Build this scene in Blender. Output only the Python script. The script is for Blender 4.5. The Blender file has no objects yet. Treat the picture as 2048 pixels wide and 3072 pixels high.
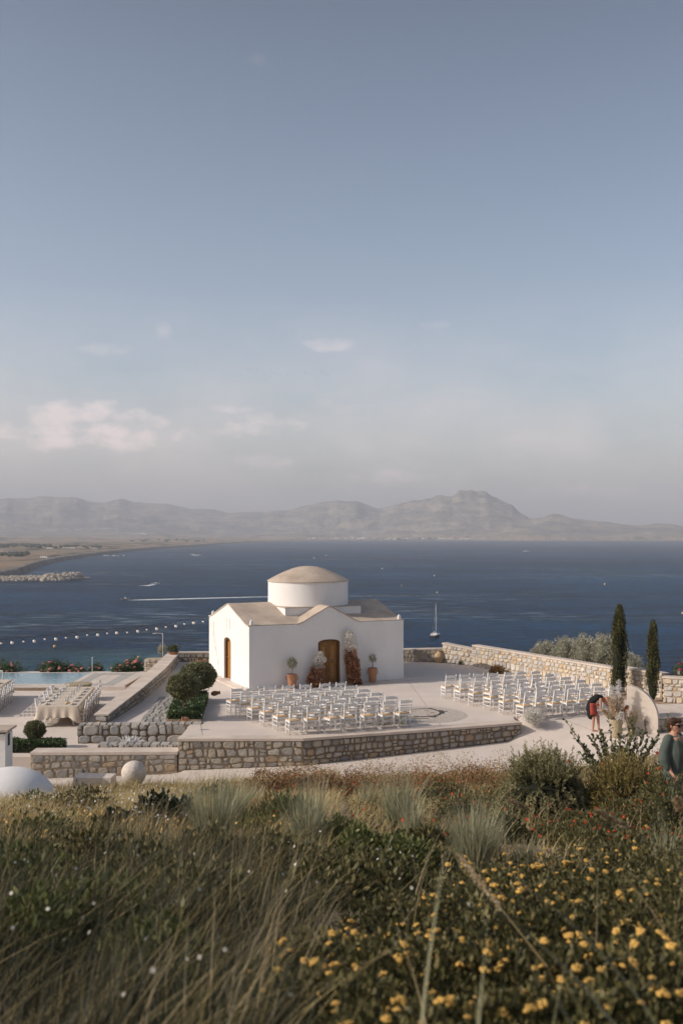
# Seaside chapel terrace with ceremony chairs, built object by object
from mathutils import Vector, noise as mnoise
import bpy, math, random
import numpy as np
# tunables of the light (used just below)
SKY_SAT = 0.90
SKY_TINT = (1.06, 1.015, .975, 1.0)
SKY_STR = 0.15
CLOUD_COL = (7.6, 6.1, 5.8, 1.0)
SUN_E = 3.1
SUN_COL = (1.0, 0.90, 0.79)
EXPO = 0.23
HAZE = 1.3e-4
CLOUDS = [
    (130, 1256, 75, 42, 0.55, 1.0), (205, 1246, 80, 50, 0.6, 1.0), (290, 1242, 90, 48, 0.6, 1.0), (375, 1256, 85, 42, 0.55, 1.0), (460, 1276, 80, 34, 0.5, 1.2), (300, 1305, 330, 62, 0.75, 1.2), (30, 1312, 190, 60, 0.62, 1.2),
    (690, 1228, 80, 22, 0.45, 1.4), (740, 1278, 240, 48, 0.62, 1.7), (990, 1032, 90, 28, 0.55, 1.9), (560, 1290, 150, 40, 0.4, 1.8), (900, 1250, 160, 40, 0.32, 2.0),
    (490, 995, 30, 34, 0.30, 2.4), (290, 1045, 110, 26, 0.35, 1.8), (1300, 975, 60, 16, 0.25, 1.8),
    (770, 1385, 130, 32, 0.55, 1.6), (1190, 1430, 180, 34, 0.55, 1.6), (1200, 1230, 400, 60, 0.42, 2.2),
    (1800, 1475, 260, 34, 0.5, 1.8), (1580, 1150, 160, 30, 0.15, 2.2), (770, 178, 30, 22, 0.07, 2.4),
]
SEA_A = (.001, .020, .056, 1)
SEA_B = (.002, .042, .102, 1)
HAZE_COL = (.82, .875, 1.0, 1)
HAZE_G = 0.0

S = bpy.context.scene
COL = S.collection
PI = math.pi
F = 2987.0          # focal length in photograph pixels (35 mm lens, 36 mm tall frame)
EYE = 6.4           # camera height over the plaza
SEA = -45.0

# ------------------------------------------------------------------ camera
cd = bpy.data.cameras.new('camera')
cam = bpy.data.objects.new('camera', cd)
COL.objects.link(cam)
cam.location = (0, 0, EYE)
cam.rotation_euler = (math.radians(90), 0, 0)
cd.sensor_fit = 'VERTICAL'
cd.sensor_height = 36.0
cd.sensor_width = 24.0
cd.lens = 35.0
cd.shift_y = 64.0 / 3072.0
cd.clip_start = 0.2
cd.clip_end = 60000
cd.dof.use_dof = True
cd.dof.focus_distance = 36.0
cd.dof.aperture_fstop = 1.8
S.camera = cam

# ------------------------------------------------------------------ light
TO_SUN = Vector((-1.65, -0.36, 1.0)).normalized()
EL = math.asin(TO_SUN.z)
AZ = math.atan2(TO_SUN.x, TO_SUN.y)          # clockwise from +Y
W = bpy.data.worlds.new('World')
S.world = W
W.use_nodes = True
nt = W.node_tree
nt.nodes.clear()
WN = nt.nodes


def wn(kind, **kw):
    n = WN.new(kind)
    for k, v in kw.items():
        setattr(n, k, v)
    return n


def wmath(op, a, b=None, c=None, clamp=False):
    n = wn('ShaderNodeMath', operation=op)
    n.use_clamp = clamp
    for i, v in enumerate((a, b, c)):
        if v is None:
            continue
        if isinstance(v, (int, float)):
            n.inputs[i].default_value = v
        else:
            nt.links.new(v, n.inputs[i])
    return n.outputs[0]


out = wn('ShaderNodeOutputWorld')
bg = wn('ShaderNodeBackground')
sky = wn('ShaderNodeTexSky', sky_type='NISHITA')
sky.sun_disc = False
sky.sun_elevation = EL
sky.sun_rotation = AZ
sky.altitude = 50
sky.air_density = 1.0
sky.dust_density = 3.2
sky.ozone_density = 1.4
hsv = wn('ShaderNodeHueSaturation')
hsv.inputs['Saturation'].default_value = SKY_SAT
hsv.inputs['Value'].default_value = 1.0
nt.links.new(sky.outputs[0], hsv.inputs['Color'])
tint = wn('ShaderNodeMix', data_type='RGBA', blend_type='MULTIPLY')
tint.inputs[0].default_value = 1.0
nt.links.new(hsv.outputs[0], tint.inputs[6])
tint.inputs[7].default_value = SKY_TINT
geo = wn('ShaderNodeNewGeometry')
sep = wn('ShaderNodeSeparateXYZ')
nt.links.new(geo.outputs['Incoming'], sep.inputs[0])
# direction of view = -incoming
dx = wmath('MULTIPLY', sep.outputs[0], -1.0)
dy = wmath('MULTIPLY', sep.outputs[1], -1.0)
dz = wmath('MULTIPLY', sep.outputs[2], -1.0)
hl = wmath('MAXIMUM', wmath('SQRT', wmath('ADD', wmath('MULTIPLY', dx, dx), wmath('MULTIPLY', dy, dy))), 0.02)
azn = wmath('ARCTAN2', dx, dy)
eln = wmath('DIVIDE', dz, hl)
comb = wn('ShaderNodeCombineXYZ')
nt.links.new(azn, comb.inputs[0])
nt.links.new(wmath('MULTIPLY', eln, 1.7), comb.inputs[1])


def wnoise(scale, detail, rough):
    n = wn('ShaderNodeTexNoise')
    n.inputs['Scale'].default_value = scale
    n.inputs['Detail'].default_value = detail
    n.inputs['Roughness'].default_value = rough
    nt.links.new(comb.outputs[0], n.inputs['Vector'])
    return n.outputs[0]


n_fine = wnoise(30, 9, 0.62)
n_big = wnoise(5, 5, 0.6)


def px_dir(px, py):
    return math.atan2((px - 1024) / F, 1.0), (1600 - py) / F / math.sqrt(1 + ((px - 1024) / F) ** 2)


grad = wn('ShaderNodeMapRange')
grad.inputs[1].default_value = 0.0; grad.inputs[2].default_value = 0.62; grad.inputs[3].default_value = 1.16; grad.inputs[4].default_value = 0.50
nt.links.new(eln, grad.inputs[0])
gm_ = wn('ShaderNodeVectorMath', operation='SCALE')
nt.links.new(tint.outputs[2], gm_.inputs[0]); nt.links.new(grad.outputs[0], gm_.inputs['Scale'])
mask = None
# soft clouds by direction: centre, half sizes (photo pixels), strength, raggedness
for (cx, cy, rx, ry, st, soft) in CLOUDS:
    a0, e0 = px_dir(cx, cy)
    u = wmath('DIVIDE', wmath('SUBTRACT', azn, a0), rx / F)
    v = wmath('DIVIDE', wmath('SUBTRACT', eln, e0), ry / F)
    # flatter underside
    r2 = wmath('ADD', wmath('MULTIPLY', u, u), wmath('MULTIPLY', v, v))
    q = wmath('SUBTRACT', 1.0, r2)
    q = wmath('ADD', q, wmath('MULTIPLY', wmath('SUBTRACT', n_fine, 0.5), 3.6))
    q = wmath('MULTIPLY', wmath('DIVIDE', q, soft, clamp=True), st)
    q = wmath('MULTIPLY', q, wmath('SUBTRACT', 1.9, r2, clamp=True))
    mask = q if mask is None else wmath('MAXIMUM', mask, q)
veil = wmath('MULTIPLY', wmath('MULTIPLY', wmath('SUBTRACT', n_big, 0.30, clamp=True), 1.05), wmath('SUBTRACT', 1.0, wmath('MULTIPLY', wmath('ABSOLUTE', wmath('SUBTRACT', eln, 0.09)), 6.5), clamp=True), clamp=True)
mask = wmath('MAXIMUM', mask, veil)
cm = wn('ShaderNodeMix', data_type='RGBA')
nt.links.new(mask, cm.inputs[0])
nt.links.new(gm_.outputs[0], cm.inputs[6])
cm.inputs[7].default_value = CLOUD_COL
nt.links.new(cm.outputs[2], bg.inputs[0])
bg.inputs[1].default_value = SKY_STR
nt.links.new(bg.outputs[0], out.inputs[0])

sd = bpy.data.lights.new('sun', 'SUN')
sun = bpy.data.objects.new('sun', sd)
COL.objects.link(sun)
sun.rotation_euler = (-TO_SUN).to_track_quat('-Z', 'Y').to_euler()
sun.location = (-60, -20, 60)
sd.energy = SUN_E
sd.angle = math.radians(0.55)
sd.color = SUN_COL

S.view_settings.view_transform = 'Standard'
S.view_settings.look = 'None'
S.view_settings.exposure = EXPO
S.view_settings.gamma = 1.0
S.render.engine = 'CYCLES'
S.cycles.max_bounces = 6
S.cycles.diffuse_bounces = 3
S.cycles.glossy_bounces = 2
S.cycles.transmission_bounces = 3
S.cycles.transparent_max_bounces = 10
S.cycles.volume_bounces = 0
S.cycles.use_adaptive_sampling = True
S.cycles.adaptive_threshold = 0.02
S.cycles.use_denoising = True
S.cycles.caustics_reflective = False
S.cycles.caustics_refractive = False
S.cycles.sample_clamp_indirect = 4.0

# ------------------------------------------------------------------ helpers


def at(px, py, z=0.0):
    """world point seen at a photograph pixel, on the level z"""
    d = F * (EYE - z) / (py - 1600.0)
    return Vector(((px - 1024) / F * d, d, z))


def rnd(a, b):
    return random.uniform(a, b)


def tag(o, label=None, cat=None, group=None, kind=None):
    if label: o['label'] = label
    if cat: o['category'] = cat
    if group: o['group'] = group
    if kind: o['kind'] = kind
    return o


def empty(name, loc, label=None, cat=None, group=None, rz=0.0):
    o = bpy.data.objects.new(name, None)
    o.location = loc
    o.rotation_euler = (0, 0, rz)
    o.empty_display_size = 0.2
    COL.objects.link(o)
    return tag(o, label, cat, group)


def link_mesh(name, me, parent=None, loc=(0, 0, 0), rot=None):
    o = bpy.data.objects.new(name, me)
    o.location = loc
    if rot is not None:
        o.rotation_euler = rot
    COL.objects.link(o)
    if parent is not None:
        o.parent = parent
    return o


class MB:
    """a mesh under construction"""

    def __init__(s):
        s.v = []; s.f = []

    def add(s, vs, fs):
        b = len(s.v)
        s.v += [tuple(v) for v in vs]
        s.f += [tuple(b + i for i in f) for f in fs]
        return s

    def box(s, c, size, rz=0.0, taper=1.0):
        hx, hy, hz = size[0] / 2, size[1] / 2, size[2] / 2
        co, si = math.cos(rz), math.sin(rz)
        vs = []
        for z, k in ((-hz, 1), (hz, taper)):
            for x, y in ((-hx, -hy), (hx, -hy), (hx, hy), (-hx, hy)):
                x *= k; y *= k
                vs.append((c[0] + x * co - y * si, c[1] + x * si + y * co, c[2] + z))
        return s.add(vs, [(3, 2, 1, 0), (4, 5, 6, 7), (0, 1, 5, 4), (1, 2, 6, 5), (2, 3, 7, 6), (3, 0, 4, 7)])

    def prism(s, poly, z0, z1):
        """poly: list of (x, y) counter-clockwise; z0/z1 numbers or lists"""
        n = len(poly)
        a = z0 if isinstance(z0, (list, tuple)) else [z0] * n
        b = z1 if isinstance(z1, (list, tuple)) else [z1] * n
        vs = [(p[0], p[1], a[i]) for i, p in enumerate(poly)] + [(p[0], p[1], b[i]) for i, p in enumerate(poly)]
        fs = [tuple(range(n - 1, -1, -1)), tuple(range(n, 2 * n))]
        fs += [(i, (i + 1) % n, n + (i + 1) % n, n + i) for i in range(n)]
        return s.add(vs, fs)

    def tube(s, pts, rad, n=8, cap=True, flat=None):
        pts = [Vector(p) for p in pts]
        if not isinstance(rad, (list, tuple)):
            rad = [rad] * len(pts)
        b = len(s.v)
        up = None
        for i, p in enumerate(pts):
            t = (pts[min(i + 1, len(pts) - 1)] - pts[max(i - 1, 0)])
            if t.length < 1e-9: t = Vector((0, 0, 1))
            t.normalize()
            if up is None:
                up = Vector((1, 0, 0)) if abs(t.x) < 0.9 else Vector((0, 1, 0))
            a = (up - t * up.dot(t)).normalized()
            up = a
            c = t.cross(a)
            r = rad[i]
            ra, rc = (r, r) if not isinstance(r, (tuple, list)) else r
            for k in range(n):
                w = 2 * PI * k / n
                s.v.append(tuple(p + a * math.cos(w) * ra + c * math.sin(w) * rc))
        m = len(pts)
        for i in range(m - 1):
            for k in range(n):
                k2 = (k + 1) % n
                s.f.append((b + i * n + k, b + i * n + k2, b + (i + 1) * n + k2, b + (i + 1) * n + k))
        if cap:
            s.f.append(tuple(b + k for k in range(n - 1, -1, -1)))
            s.f.append(tuple(b + (m - 1) * n + k for k in range(n)))
        return s

    def lathe(s, prof, n=20, c=(0, 0, 0)):
        """prof: list of (radius, z) from bottom to top"""
        b = len(s.v)
        for r, z in prof:
            for k in range(n):
                w = 2 * PI * k / n
                s.v.append((c[0] + r * math.cos(w), c[1] + r * math.sin(w), c[2] + z))
        for i in range(len(prof) - 1):
            for k in range(n):
                k2 = (k + 1) % n
                s.f.append((b + i * n + k, b + i * n + k2, b + (i + 1) * n + k2, b + (i + 1) * n + k))
        s.f.append(tuple(b + k for k in range(n - 1, -1, -1)))
        s.f.append(tuple(b + (len(prof) - 1) * n + k for k in range(n)))
        return s

    def ball(s, c, r, n=10, m=6, jit=0.0, rot=None):
        """ellipsoid, r a number or (rx, ry, rz)"""
        if not isinstance(r, (tuple, list)): r = (r, r, r)
        b = len(s.v)
        c = Vector(c)
        rows = []
        for i in range(1, m):
            th = PI * i / m
            for k in range(n):
                ph = 2 * PI * k / n
                j = 1 + rnd(-jit, jit)
                p = Vector((r[0] * math.sin(th) * math.cos(ph) * j, r[1] * math.sin(th) * math.sin(ph) * j, -r[2] * math.cos(th) * j))
                if rot is not None: p = rot @ p
                s.v.append(tuple(c + p))
        pb, pt = Vector((0, 0, -r[2])), Vector((0, 0, r[2]))
        if rot is not None: pb = rot @ pb; pt = rot @ pt
        s.v.append(tuple(c + pb)); s.v.append(tuple(c + pt))
        B, T = len(s.v) - 2, len(s.v) - 1
        for i in range(m - 2):
            for k in range(n):
                k2 = (k + 1) % n
                s.f.append((b + i * n + k, b + i * n + k2, b + (i + 1) * n + k2, b + (i + 1) * n + k))
        for k in range(n):
            k2 = (k + 1) % n
            s.f.append((B, b + k2, b + k))
            s.f.append((T, b + (m - 2) * n + k, b + (m - 2) * n + k2))
        return s

    def mesh(s, mat, smooth=False, name='mesh', origin=None):
        me = bpy.data.meshes.new(name)
        v = s.v
        if origin is not None:
            v = [(x - origin[0], y - origin[1], z - origin[2]) for x, y, z in v]
        me.from_pydata(v, [], s.f)
        if mat is not None: me.materials.append(mat)
        if smooth:
            me.polygons.foreach_set('use_smooth', [True] * len(me.polygons))
        me.update()
        return me

    def build(s, name, mat, parent=None, smooth=False, world=False, auto=None):
        """world=True: the vertices are world coordinates, the parent is unrotated"""
        org = parent.location if (world and parent is not None) else None
        me = s.mesh(mat, smooth or auto is not None, name, org)
        if auto is not None:
            import bmesh as _b
            bm = _b.new(); bm.from_mesh(me)
            for e in bm.edges:
                if len(e.link_faces) == 2 and e.calc_face_angle(0) > math.radians(auto):
                    e.smooth = False
            bm.to_mesh(me); bm.free()
        return link_mesh(name, me, parent)


def copy_tree(o, parent=None):
    c = o.copy()
    COL.objects.link(c)
    c.parent = parent
    for ch in KIDS.get(o.name, ()):
        copy_tree(ch, c)
    return c


KIDS = {}


def freeze_kids(o):
    """remember the children of a prototype, for copy_tree"""
    allo = list(COL.objects)
    for p in allo:
        if p.parent is not None:
            KIDS.setdefault(p.parent.name, [])
            if p not in KIDS[p.parent.name]:
                KIDS[p.parent.name].append(p)


def fast_mesh(name, V, Fc, mat, smooth=False, attrs=None):
    """numpy verts (n,3) and faces (m,k), all faces of the same size"""
    V = np.asarray(V, dtype=np.float32); Fc = np.asarray(Fc, dtype=np.int32)
    me = bpy.data.meshes.new(name)
    me.vertices.add(len(V)); me.vertices.foreach_set('co', V.ravel())
    k = Fc.shape[1]
    me.loops.add(Fc.size); me.loops.foreach_set('vertex_index', Fc.ravel())
    me.polygons.add(len(Fc))
    me.polygons.foreach_set('loop_start', np.arange(0, Fc.size, k, dtype=np.int32))
    me.polygons.foreach_set('loop_total', np.full(len(Fc), k, dtype=np.int32))
    if smooth: me.polygons.foreach_set('use_smooth', np.ones(len(Fc), dtype=bool))
    for nm, arr in (attrs or {}).items():
        at_ = me.attributes.new(nm, 'FLOAT', 'POINT')
        at_.data.foreach_set('value', np.asarray(arr, dtype=np.float32))
    if mat is not None: me.materials.append(mat)
    me.update(calc_edges=True)
    return me


# ------------------------------------------------------------------ materials


def lin(r, g, b):
    """sRGB 0-255 to linear"""
    def f(c):
        c /= 255.0
        return c / 12.92 if c <= 0.04045 else ((c + 0.055) / 1.055) ** 2.4
    return (f(r), f(g), f(b), 1.0)


def mat(name, col, rough=0.8, var=0.0, scale=5.0, bump=0.0, bscale=40.0, col2=None, spec=0.3, detail=6.0,
        perobj=0.0, coords='Object', metal=0.0, tint=None, transl=0.0, stretch=None, attr=None, attr_cols=None, ramp=None, objramp=None):
    m = bpy.data.materials.new(name)
    m.use_nodes = True
    t = m.node_tree; N = t.nodes; L = t.links
    p = N['Principled BSDF']
    p.inputs['Roughness'].default_value = rough
    p.inputs['Metallic'].default_value = metal
    p.inputs['Specular IOR Level'].default_value = spec
    tc = N.new('ShaderNodeTexCoord')
    vec = tc.outputs[coords]
    if stretch is not None:
        mp = N.new('ShaderNodeMapping'); mp.inputs['Scale'].default_value = stretch
        L.new(vec, mp.inputs[0]); vec = mp.outputs[0]
    colsock = None
    if attr is not None:
        an = N.new('ShaderNodeAttribute'); an.attribute_name = attr
        cr = N.new('ShaderNodeValToRGB')
        els = cr.color_ramp.elements
        pts = attr_cols
        els[0].position = pts[0][0]; els[0].color = pts[0][1]
        els[1].position = pts[-1][0]; els[1].color = pts[-1][1]
        for q, c in pts[1:-1]:
            e = els.new(q); e.color = c
        L.new(an.outputs['Fac'], cr.inputs[0])
        colsock = cr.outputs[0]
    if objramp is not None:
        oi = N.new('ShaderNodeObjectInfo')
        cr = N.new('ShaderNodeValToRGB')
        cr.color_ramp.interpolation = 'CONSTANT' if len(objramp) > 3 else 'LINEAR'
        els = cr.color_ramp.elements
        els[0].position = objramp[0][0]; els[0].color = objramp[0][1]
        els[1].position = objramp[-1][0]; els[1].color = objramp[-1][1]
        for q, c in objramp[1:-1]:
            e = els.new(q); e.color = c
        L.new(oi.outputs['Random'], cr.inputs[0])
        colsock = cr.outputs[0]
    if colsock is None:
        rgb = N.new('ShaderNodeRGB'); rgb.outputs[0].default_value = col
        colsock = rgb.outputs[0]
    if var > 0 or col2 is not None:
        nz = N.new('ShaderNodeTexNoise'); nz.inputs['Scale'].default_value = scale; nz.inputs['Detail'].default_value = detail
        nz.inputs['Roughness'].default_value = 0.6
        L.new(vec, nz.inputs['Vector'])
        mr = N.new('ShaderNodeMapRange'); mr.inputs[1].default_value = 0.3; mr.inputs[2].default_value = 0.7
        L.new(nz.outputs[0], mr.inputs[0])
        if col2 is not None:
            mx = N.new('ShaderNodeMix'); mx.data_type = 'RGBA'
            L.new(mr.outputs[0], mx.inputs[0]); L.new(colsock, mx.inputs[6]); mx.inputs[7].default_value = col2
            colsock = mx.outputs[2]
        if var > 0:
            mr.inputs[3].default_value = 0; mr.inputs[4].default_value = 1
            mr2 = N.new('ShaderNodeMapRange'); mr2.inputs[1].default_value = 0.3; mr2.inputs[2].default_value = 0.7
            mr2.inputs[3].default_value = 1 - var; mr2.inputs[4].default_value = 1 + var
            L.new(nz.outputs[0], mr2.inputs[0])
            hv = N.new('ShaderNodeHueSaturation'); L.new(colsock, hv.inputs['Color']); L.new(mr2.outputs[0], hv.inputs['Value'])
            colsock = hv.outputs[0]
    if perobj > 0:
        oi = N.new('ShaderNodeObjectInfo')
        mr3 = N.new('ShaderNodeMapRange'); mr3.inputs[3].default_value = 1 - perobj; mr3.inputs[4].default_value = 1 + perobj
        L.new(oi.outputs['Random'], mr3.inputs[0])
        hv = N.new('ShaderNodeHueSaturation'); L.new(colsock, hv.inputs['Color']); L.new(mr3.outputs[0], hv.inputs['Value'])
        colsock = hv.outputs[0]
    L.new(colsock, p.inputs['Base Color'])
    if bump > 0:
        nb = N.new('ShaderNodeTexNoise'); nb.inputs['Scale'].default_value = bscale; nb.inputs['Detail'].default_value = 5
        L.new(vec, nb.inputs['Vector'])
        bp = N.new('ShaderNodeBump'); bp.inputs['Strength'].default_value = bump; bp.inputs['Distance'].default_value = 0.02
        L.new(nb.outputs[0], bp.inputs['Height']); L.new(bp.outputs[0], p.inputs['Normal'])
    if transl > 0:
        tr = N.new('ShaderNodeBsdfTranslucent'); L.new(colsock, tr.inputs[0])
        ms = N.new('ShaderNodeMixShader'); ms.inputs[0].default_value = transl
        L.new(p.outputs[0], ms.inputs[1]); L.new(tr.outputs[0], ms.inputs[2])
        L.new(ms.outputs[0], N['Material Output'].inputs[0])
    return m


def rgb(r, g, b):
    return (r, g, b, 1.0)


M = {}
M['plaster'] = mat('white_plaster', rgb(.78, .765, .755), .85, var=.05, scale=1.1, detail=9, stretch=(1, 1, .45), bump=.35, bscale=25)
M['roofcem'] = mat('beige_cement', rgb(.43, .35, .285), .9, var=.12, scale=1.2, bump=.4, bscale=14, col2=rgb(.50, .42, .345))
M['concrete'] = mat('plaza_concrete', rgb(.70, .615, .55), .85, var=.16, scale=.8, detail=10, bump=.25, bscale=18, col2=rgb(.58, .51, .46), perobj=.0)
M['coping'] = mat('coping_concrete', rgb(.57, .48, .41), .9, var=.10, scale=1.4, bump=.4, bscale=20, col2=rgb(.62, .54, .47))
M['mortar'] = mat('brown_mortar', rgb(.20, .15, .10), .95, var=.25, scale=6, bump=.8, bscale=30)
M['mortar3'] = mat('tan_mortar', rgb(.30, .235, .165), .95, var=.2, scale=6, bump=.8, bscale=30)
M['mortar2'] = mat('pale_mortar', rgb(.42, .34, .25), .95, var=.2, scale=6, bump=.8, bscale=30)
G1, G2, G3, T1, T2, O1 = rgb(.29, .27, .245), rgb(.36, .33, .29), rgb(.235, .22, .205), rgb(.38, .335, .275), rgb(.33, .285, .23), rgb(.36, .27, .185)
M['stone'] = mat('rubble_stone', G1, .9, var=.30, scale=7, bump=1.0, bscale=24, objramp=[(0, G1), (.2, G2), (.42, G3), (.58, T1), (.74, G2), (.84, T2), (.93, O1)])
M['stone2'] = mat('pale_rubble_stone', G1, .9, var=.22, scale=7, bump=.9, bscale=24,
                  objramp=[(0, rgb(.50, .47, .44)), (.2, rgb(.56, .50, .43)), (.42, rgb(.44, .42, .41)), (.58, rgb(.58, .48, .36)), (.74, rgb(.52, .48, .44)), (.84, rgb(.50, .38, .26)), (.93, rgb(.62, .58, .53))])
M['cobble'] = mat('grey_block_stone', G1, .9, var=.22, scale=9, bump=1.0, bscale=30, objramp=[(0, rgb(.36, .35, .335)), (.3, rgb(.42, .40, .38)), (.6, rgb(.31, .30, .285)), (.85, rgb(.45, .42, .38))])
M['soil'] = mat('dry_soil', rgb(.30, .215, .15), .95, var=.25, scale=2.5, bump=1.0, bscale=12, col2=rgb(.42, .31, .23))
M['white'] = mat('white_paint', rgb(.78, .77, .76), .5, var=.04, scale=12)
M['rush'] = mat('rush_seat', rgb(.50, .33, .17), .85, var=.2, scale=60, bump=.3, bscale=120, perobj=.15)
M['wood'] = mat('oak_wood', rgb(.27, .135, .045), .55, var=.35, scale=9, stretch=(8, 8, .5), bump=.2, bscale=20)
M['woodlight'] = mat('varnished_oak', rgb(.36, .18, .06), .5, var=.3, scale=9, stretch=(8, 8, .5), bump=.2, bscale=20)
M['wooddark'] = mat('dark_oak_frame', rgb(.13, .062, .022), .55, var=.3, scale=9, stretch=(8, 8, .5))
M['brass'] = mat('brass', rgb(.5, .38, .18), .35, metal=1.0)
M['terra'] = mat('terracotta', rgb(.38, .19, .11), .8, var=.15, scale=8, bump=.2, bscale=40)
M['terra2'] = mat('pale_terracotta', rgb(.46, .33, .20), .8, var=.15, scale=8, bump=.2, bscale=40)
M['linen'] = mat('linen_cloth', rgb(.60, .52, .43), .95, var=.05, scale=4, bump=.15, bscale=300)
M['china'] = mat('china', rgb(.75, .74, .72), .25)
M['metal'] = mat('brushed_steel', rgb(.55, .55, .55), .35, metal=.9)
M['greypaint'] = mat('pale_grey_paint', rgb(.55, .53, .50), .5)
M['black'] = mat('black_rubber', rgb(.02, .02, .02), .6)
M['cable'] = mat('grey_cable', rgb(.10, .095, .09), .6)
M['bulb'] = mat('opal_bulb', rgb(.80, .76, .72), .25, spec=.5)
M['tilelight'] = mat('deck_tile', rgb(.62, .55, .49), .7, var=.06, scale=3, perobj=.05)
M['tilegrey'] = mat('grey_inlay_tile', rgb(.42, .40, .38), .7, var=.08, scale=3, perobj=.05)
M['bark'] = mat('bark', rgb(.16, .11, .075), .95, var=.3, scale=20, bump=.8, bscale=50)


def leafmat(name, c0, c1, c2=None, rough=.55, transl=.18, spec=.3):
    pts = [(0.0, c0), (.5, c1), (1.0, c2 or c1)]
    return mat(name, c0, rough, attr='tint', attr_cols=pts, transl=transl, spec=spec)


M['topiary'] = leafmat('topiary_leaf', rgb(.06, .07, .03), rgb(.20, .20, .10), rgb(.42, .39, .26), rough=.5, spec=.4, transl=.2)
M['hedge'] = leafmat('ground_cover_leaf', rgb(.03, .06, .018), rgb(.06, .10, .03), rgb(.11, .15, .05), rough=.4, spec=.5)
M['cypress'] = leafmat('cypress_needle', rgb(.03, .036, .014), rgb(.10, .10, .038), rgb(.24, .215, .09))
M['olive'] = leafmat('silver_leaf', rgb(.20, .20, .145), rgb(.40, .385, .30), rgb(.58, .55, .46), transl=.12)
M['oleander'] = leafmat('oleander_leaf', rgb(.04, .07, .03), rgb(.08, .12, .055), rgb(.15, .18, .10))
M['rosemary'] = leafmat('rosemary_needle', rgb(.05, .052, .022), rgb(.18, .17, .08), rgb(.42, .38, .21))
M['juniper'] = leafmat('golden_bush_leaf', rgb(.06, .055, .018), rgb(.19, .155, .05), rgb(.36, .28, .11))
M['hibiscus'] = leafmat('glossy_leaf', rgb(.04, .05, .02), rgb(.10, .12, .05), rgb(.22, .22, .12), rough=.35, spec=.5)
M['darkleaf'] = leafmat('dark_glossy_leaf', rgb(.008, .018, .008), rgb(.018, .03, .014), rgb(.05, .065, .035), rough=.3, spec=.5)
M['lantana'] = leafmat('lantana_leaf', rgb(.03, .032, .012), rgb(.11, .105, .038), rgb(.32, .26, .115))
M['greenleaf'] = leafmat('fresh_leaf', rgb(.05, .065, .018), rgb(.125, .14, .045), rgb(.25, .25, .10))
M['rust'] = leafmat('rusty_leaf', rgb(.10, .055, .022), rgb(.26, .145, .06), rgb(.42, .29, .15))
M['drygrass'] = leafmat('dry_grass', rgb(.16, .13, .05), rgb(.44, .35, .15), rgb(.70, .57, .33), transl=.3)
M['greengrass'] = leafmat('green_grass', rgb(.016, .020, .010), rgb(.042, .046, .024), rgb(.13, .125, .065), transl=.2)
M['bluegrass'] = leafmat('glaucous_grass', rgb(.15, .16, .095), rgb(.33, .33, .21), rgb(.55, .53, .37), transl=.25)
M['straw'] = leafmat('straw', rgb(.24, .18, .09), rgb(.38, .29, .17), rgb(.50, .41, .27), transl=.3)
M['pampas'] = leafmat('pampas_plume', rgb(.42, .30, .18), rgb(.58, .44, .30), rgb(.70, .60, .48), transl=.3)
M['silver'] = leafmat('silver_plume', rgb(.45, .43, .42), rgb(.60, .58, .57), rgb(.72, .70, .69), transl=.2)
M['gyps'] = leafmat('white_blossom', rgb(.58, .54, .48), rgb(.72, .69, .64), rgb(.80, .78, .74), transl=.2)
M['rustfern'] = leafmat('dried_rust_fern', rgb(.16, .065, .03), rgb(.42, .19, .095), rgb(.62, .37, .23), transl=.15)
M['yellow'] = mat('yellow_petal', rgb(.76, .48, .13), .7, var=.2, scale=80, perobj=.2, transl=.2)
M['red'] = mat('red_petal', rgb(.55, .07, .02), .7, var=.2, scale=80, perobj=.25, transl=.2)
M['pink'] = mat('pink_petal', rgb(.66, .28, .27), .7, var=.15, scale=30, perobj=.2, transl=.2)
M['whitepetal'] = mat('white_petal', rgb(.68, .66, .66), .7, transl=.2)
# ------------------------------------------------------------------ sea, hills, coast
HORIZ = 51.4


def interp(pts, x):
    if x <= pts[0][0]: return pts[0][1]
    for (x0, y0), (x1, y1) in zip(pts, pts[1:]):
        if x <= x1: return y0 + (y1 - y0) * (x - x0) / (x1 - x0)
    return pts[-1][1]


def smooth(a, b, x):
    t = min(1, max(0, (x - a) / (b - a)))
    return t * t * (3 - 2 * t)


# waterline of the bay: bearing (photograph column) and distance in metres
SHORE = [(-2400, 500), (-1200, 620), (-500, 820), (-150, 960), (0, 1100), (60, 1228), (120, 1535), (196, 1872), (312, 2362), (402, 2843), (580, 3838),
         (700, 4953), (868, 6141), (1046, 7000), (1300, 7150), (1700, 6950), (2048, 6978), (2500, 7200), (4200, 8200)]
# skyline: bearing, row
SKYL = [(-2400, 1470), (-600, 1480), (0, 1494.6), (170, 1491), (232, 1493), (259, 1503), (312, 1508), (357, 1500), (402, 1510), (513, 1514.7), (580, 1529.5),
        (600, 1526.8), (645, 1528), (689, 1539), (787, 1532.6), (868, 1530), (921, 1516), (1011, 1503.6), (1069, 1505.8), (1105, 1519), (1136, 1532), (1203, 1517),
        (1292, 1506), (1357, 1498.7), (1378, 1480), (1411, 1484), (1438, 1494), (1454, 1493), (1503, 1514), (1535, 1525.7), (1557, 1547), (1589, 1564),
        (1622, 1563), (1654, 1549), (1676, 1552.8), (1719, 1566), (1795, 1577), (1871, 1589), (1914, 1589), (1968, 1578.7), (2011, 1582.5), (2048, 1592), (2300, 1603), (2700, 1596), (4200, 1560)]
RIDGE_D = [(-2400, 9500), (0, 11500), (600, 11500), (900, 10500), (1050, 9800), (1130, 9900), (1300, 9200), (1400, 9000), (1560, 8600), (1800, 8200), (2048, 8100), (4200, 9500)]


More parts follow.
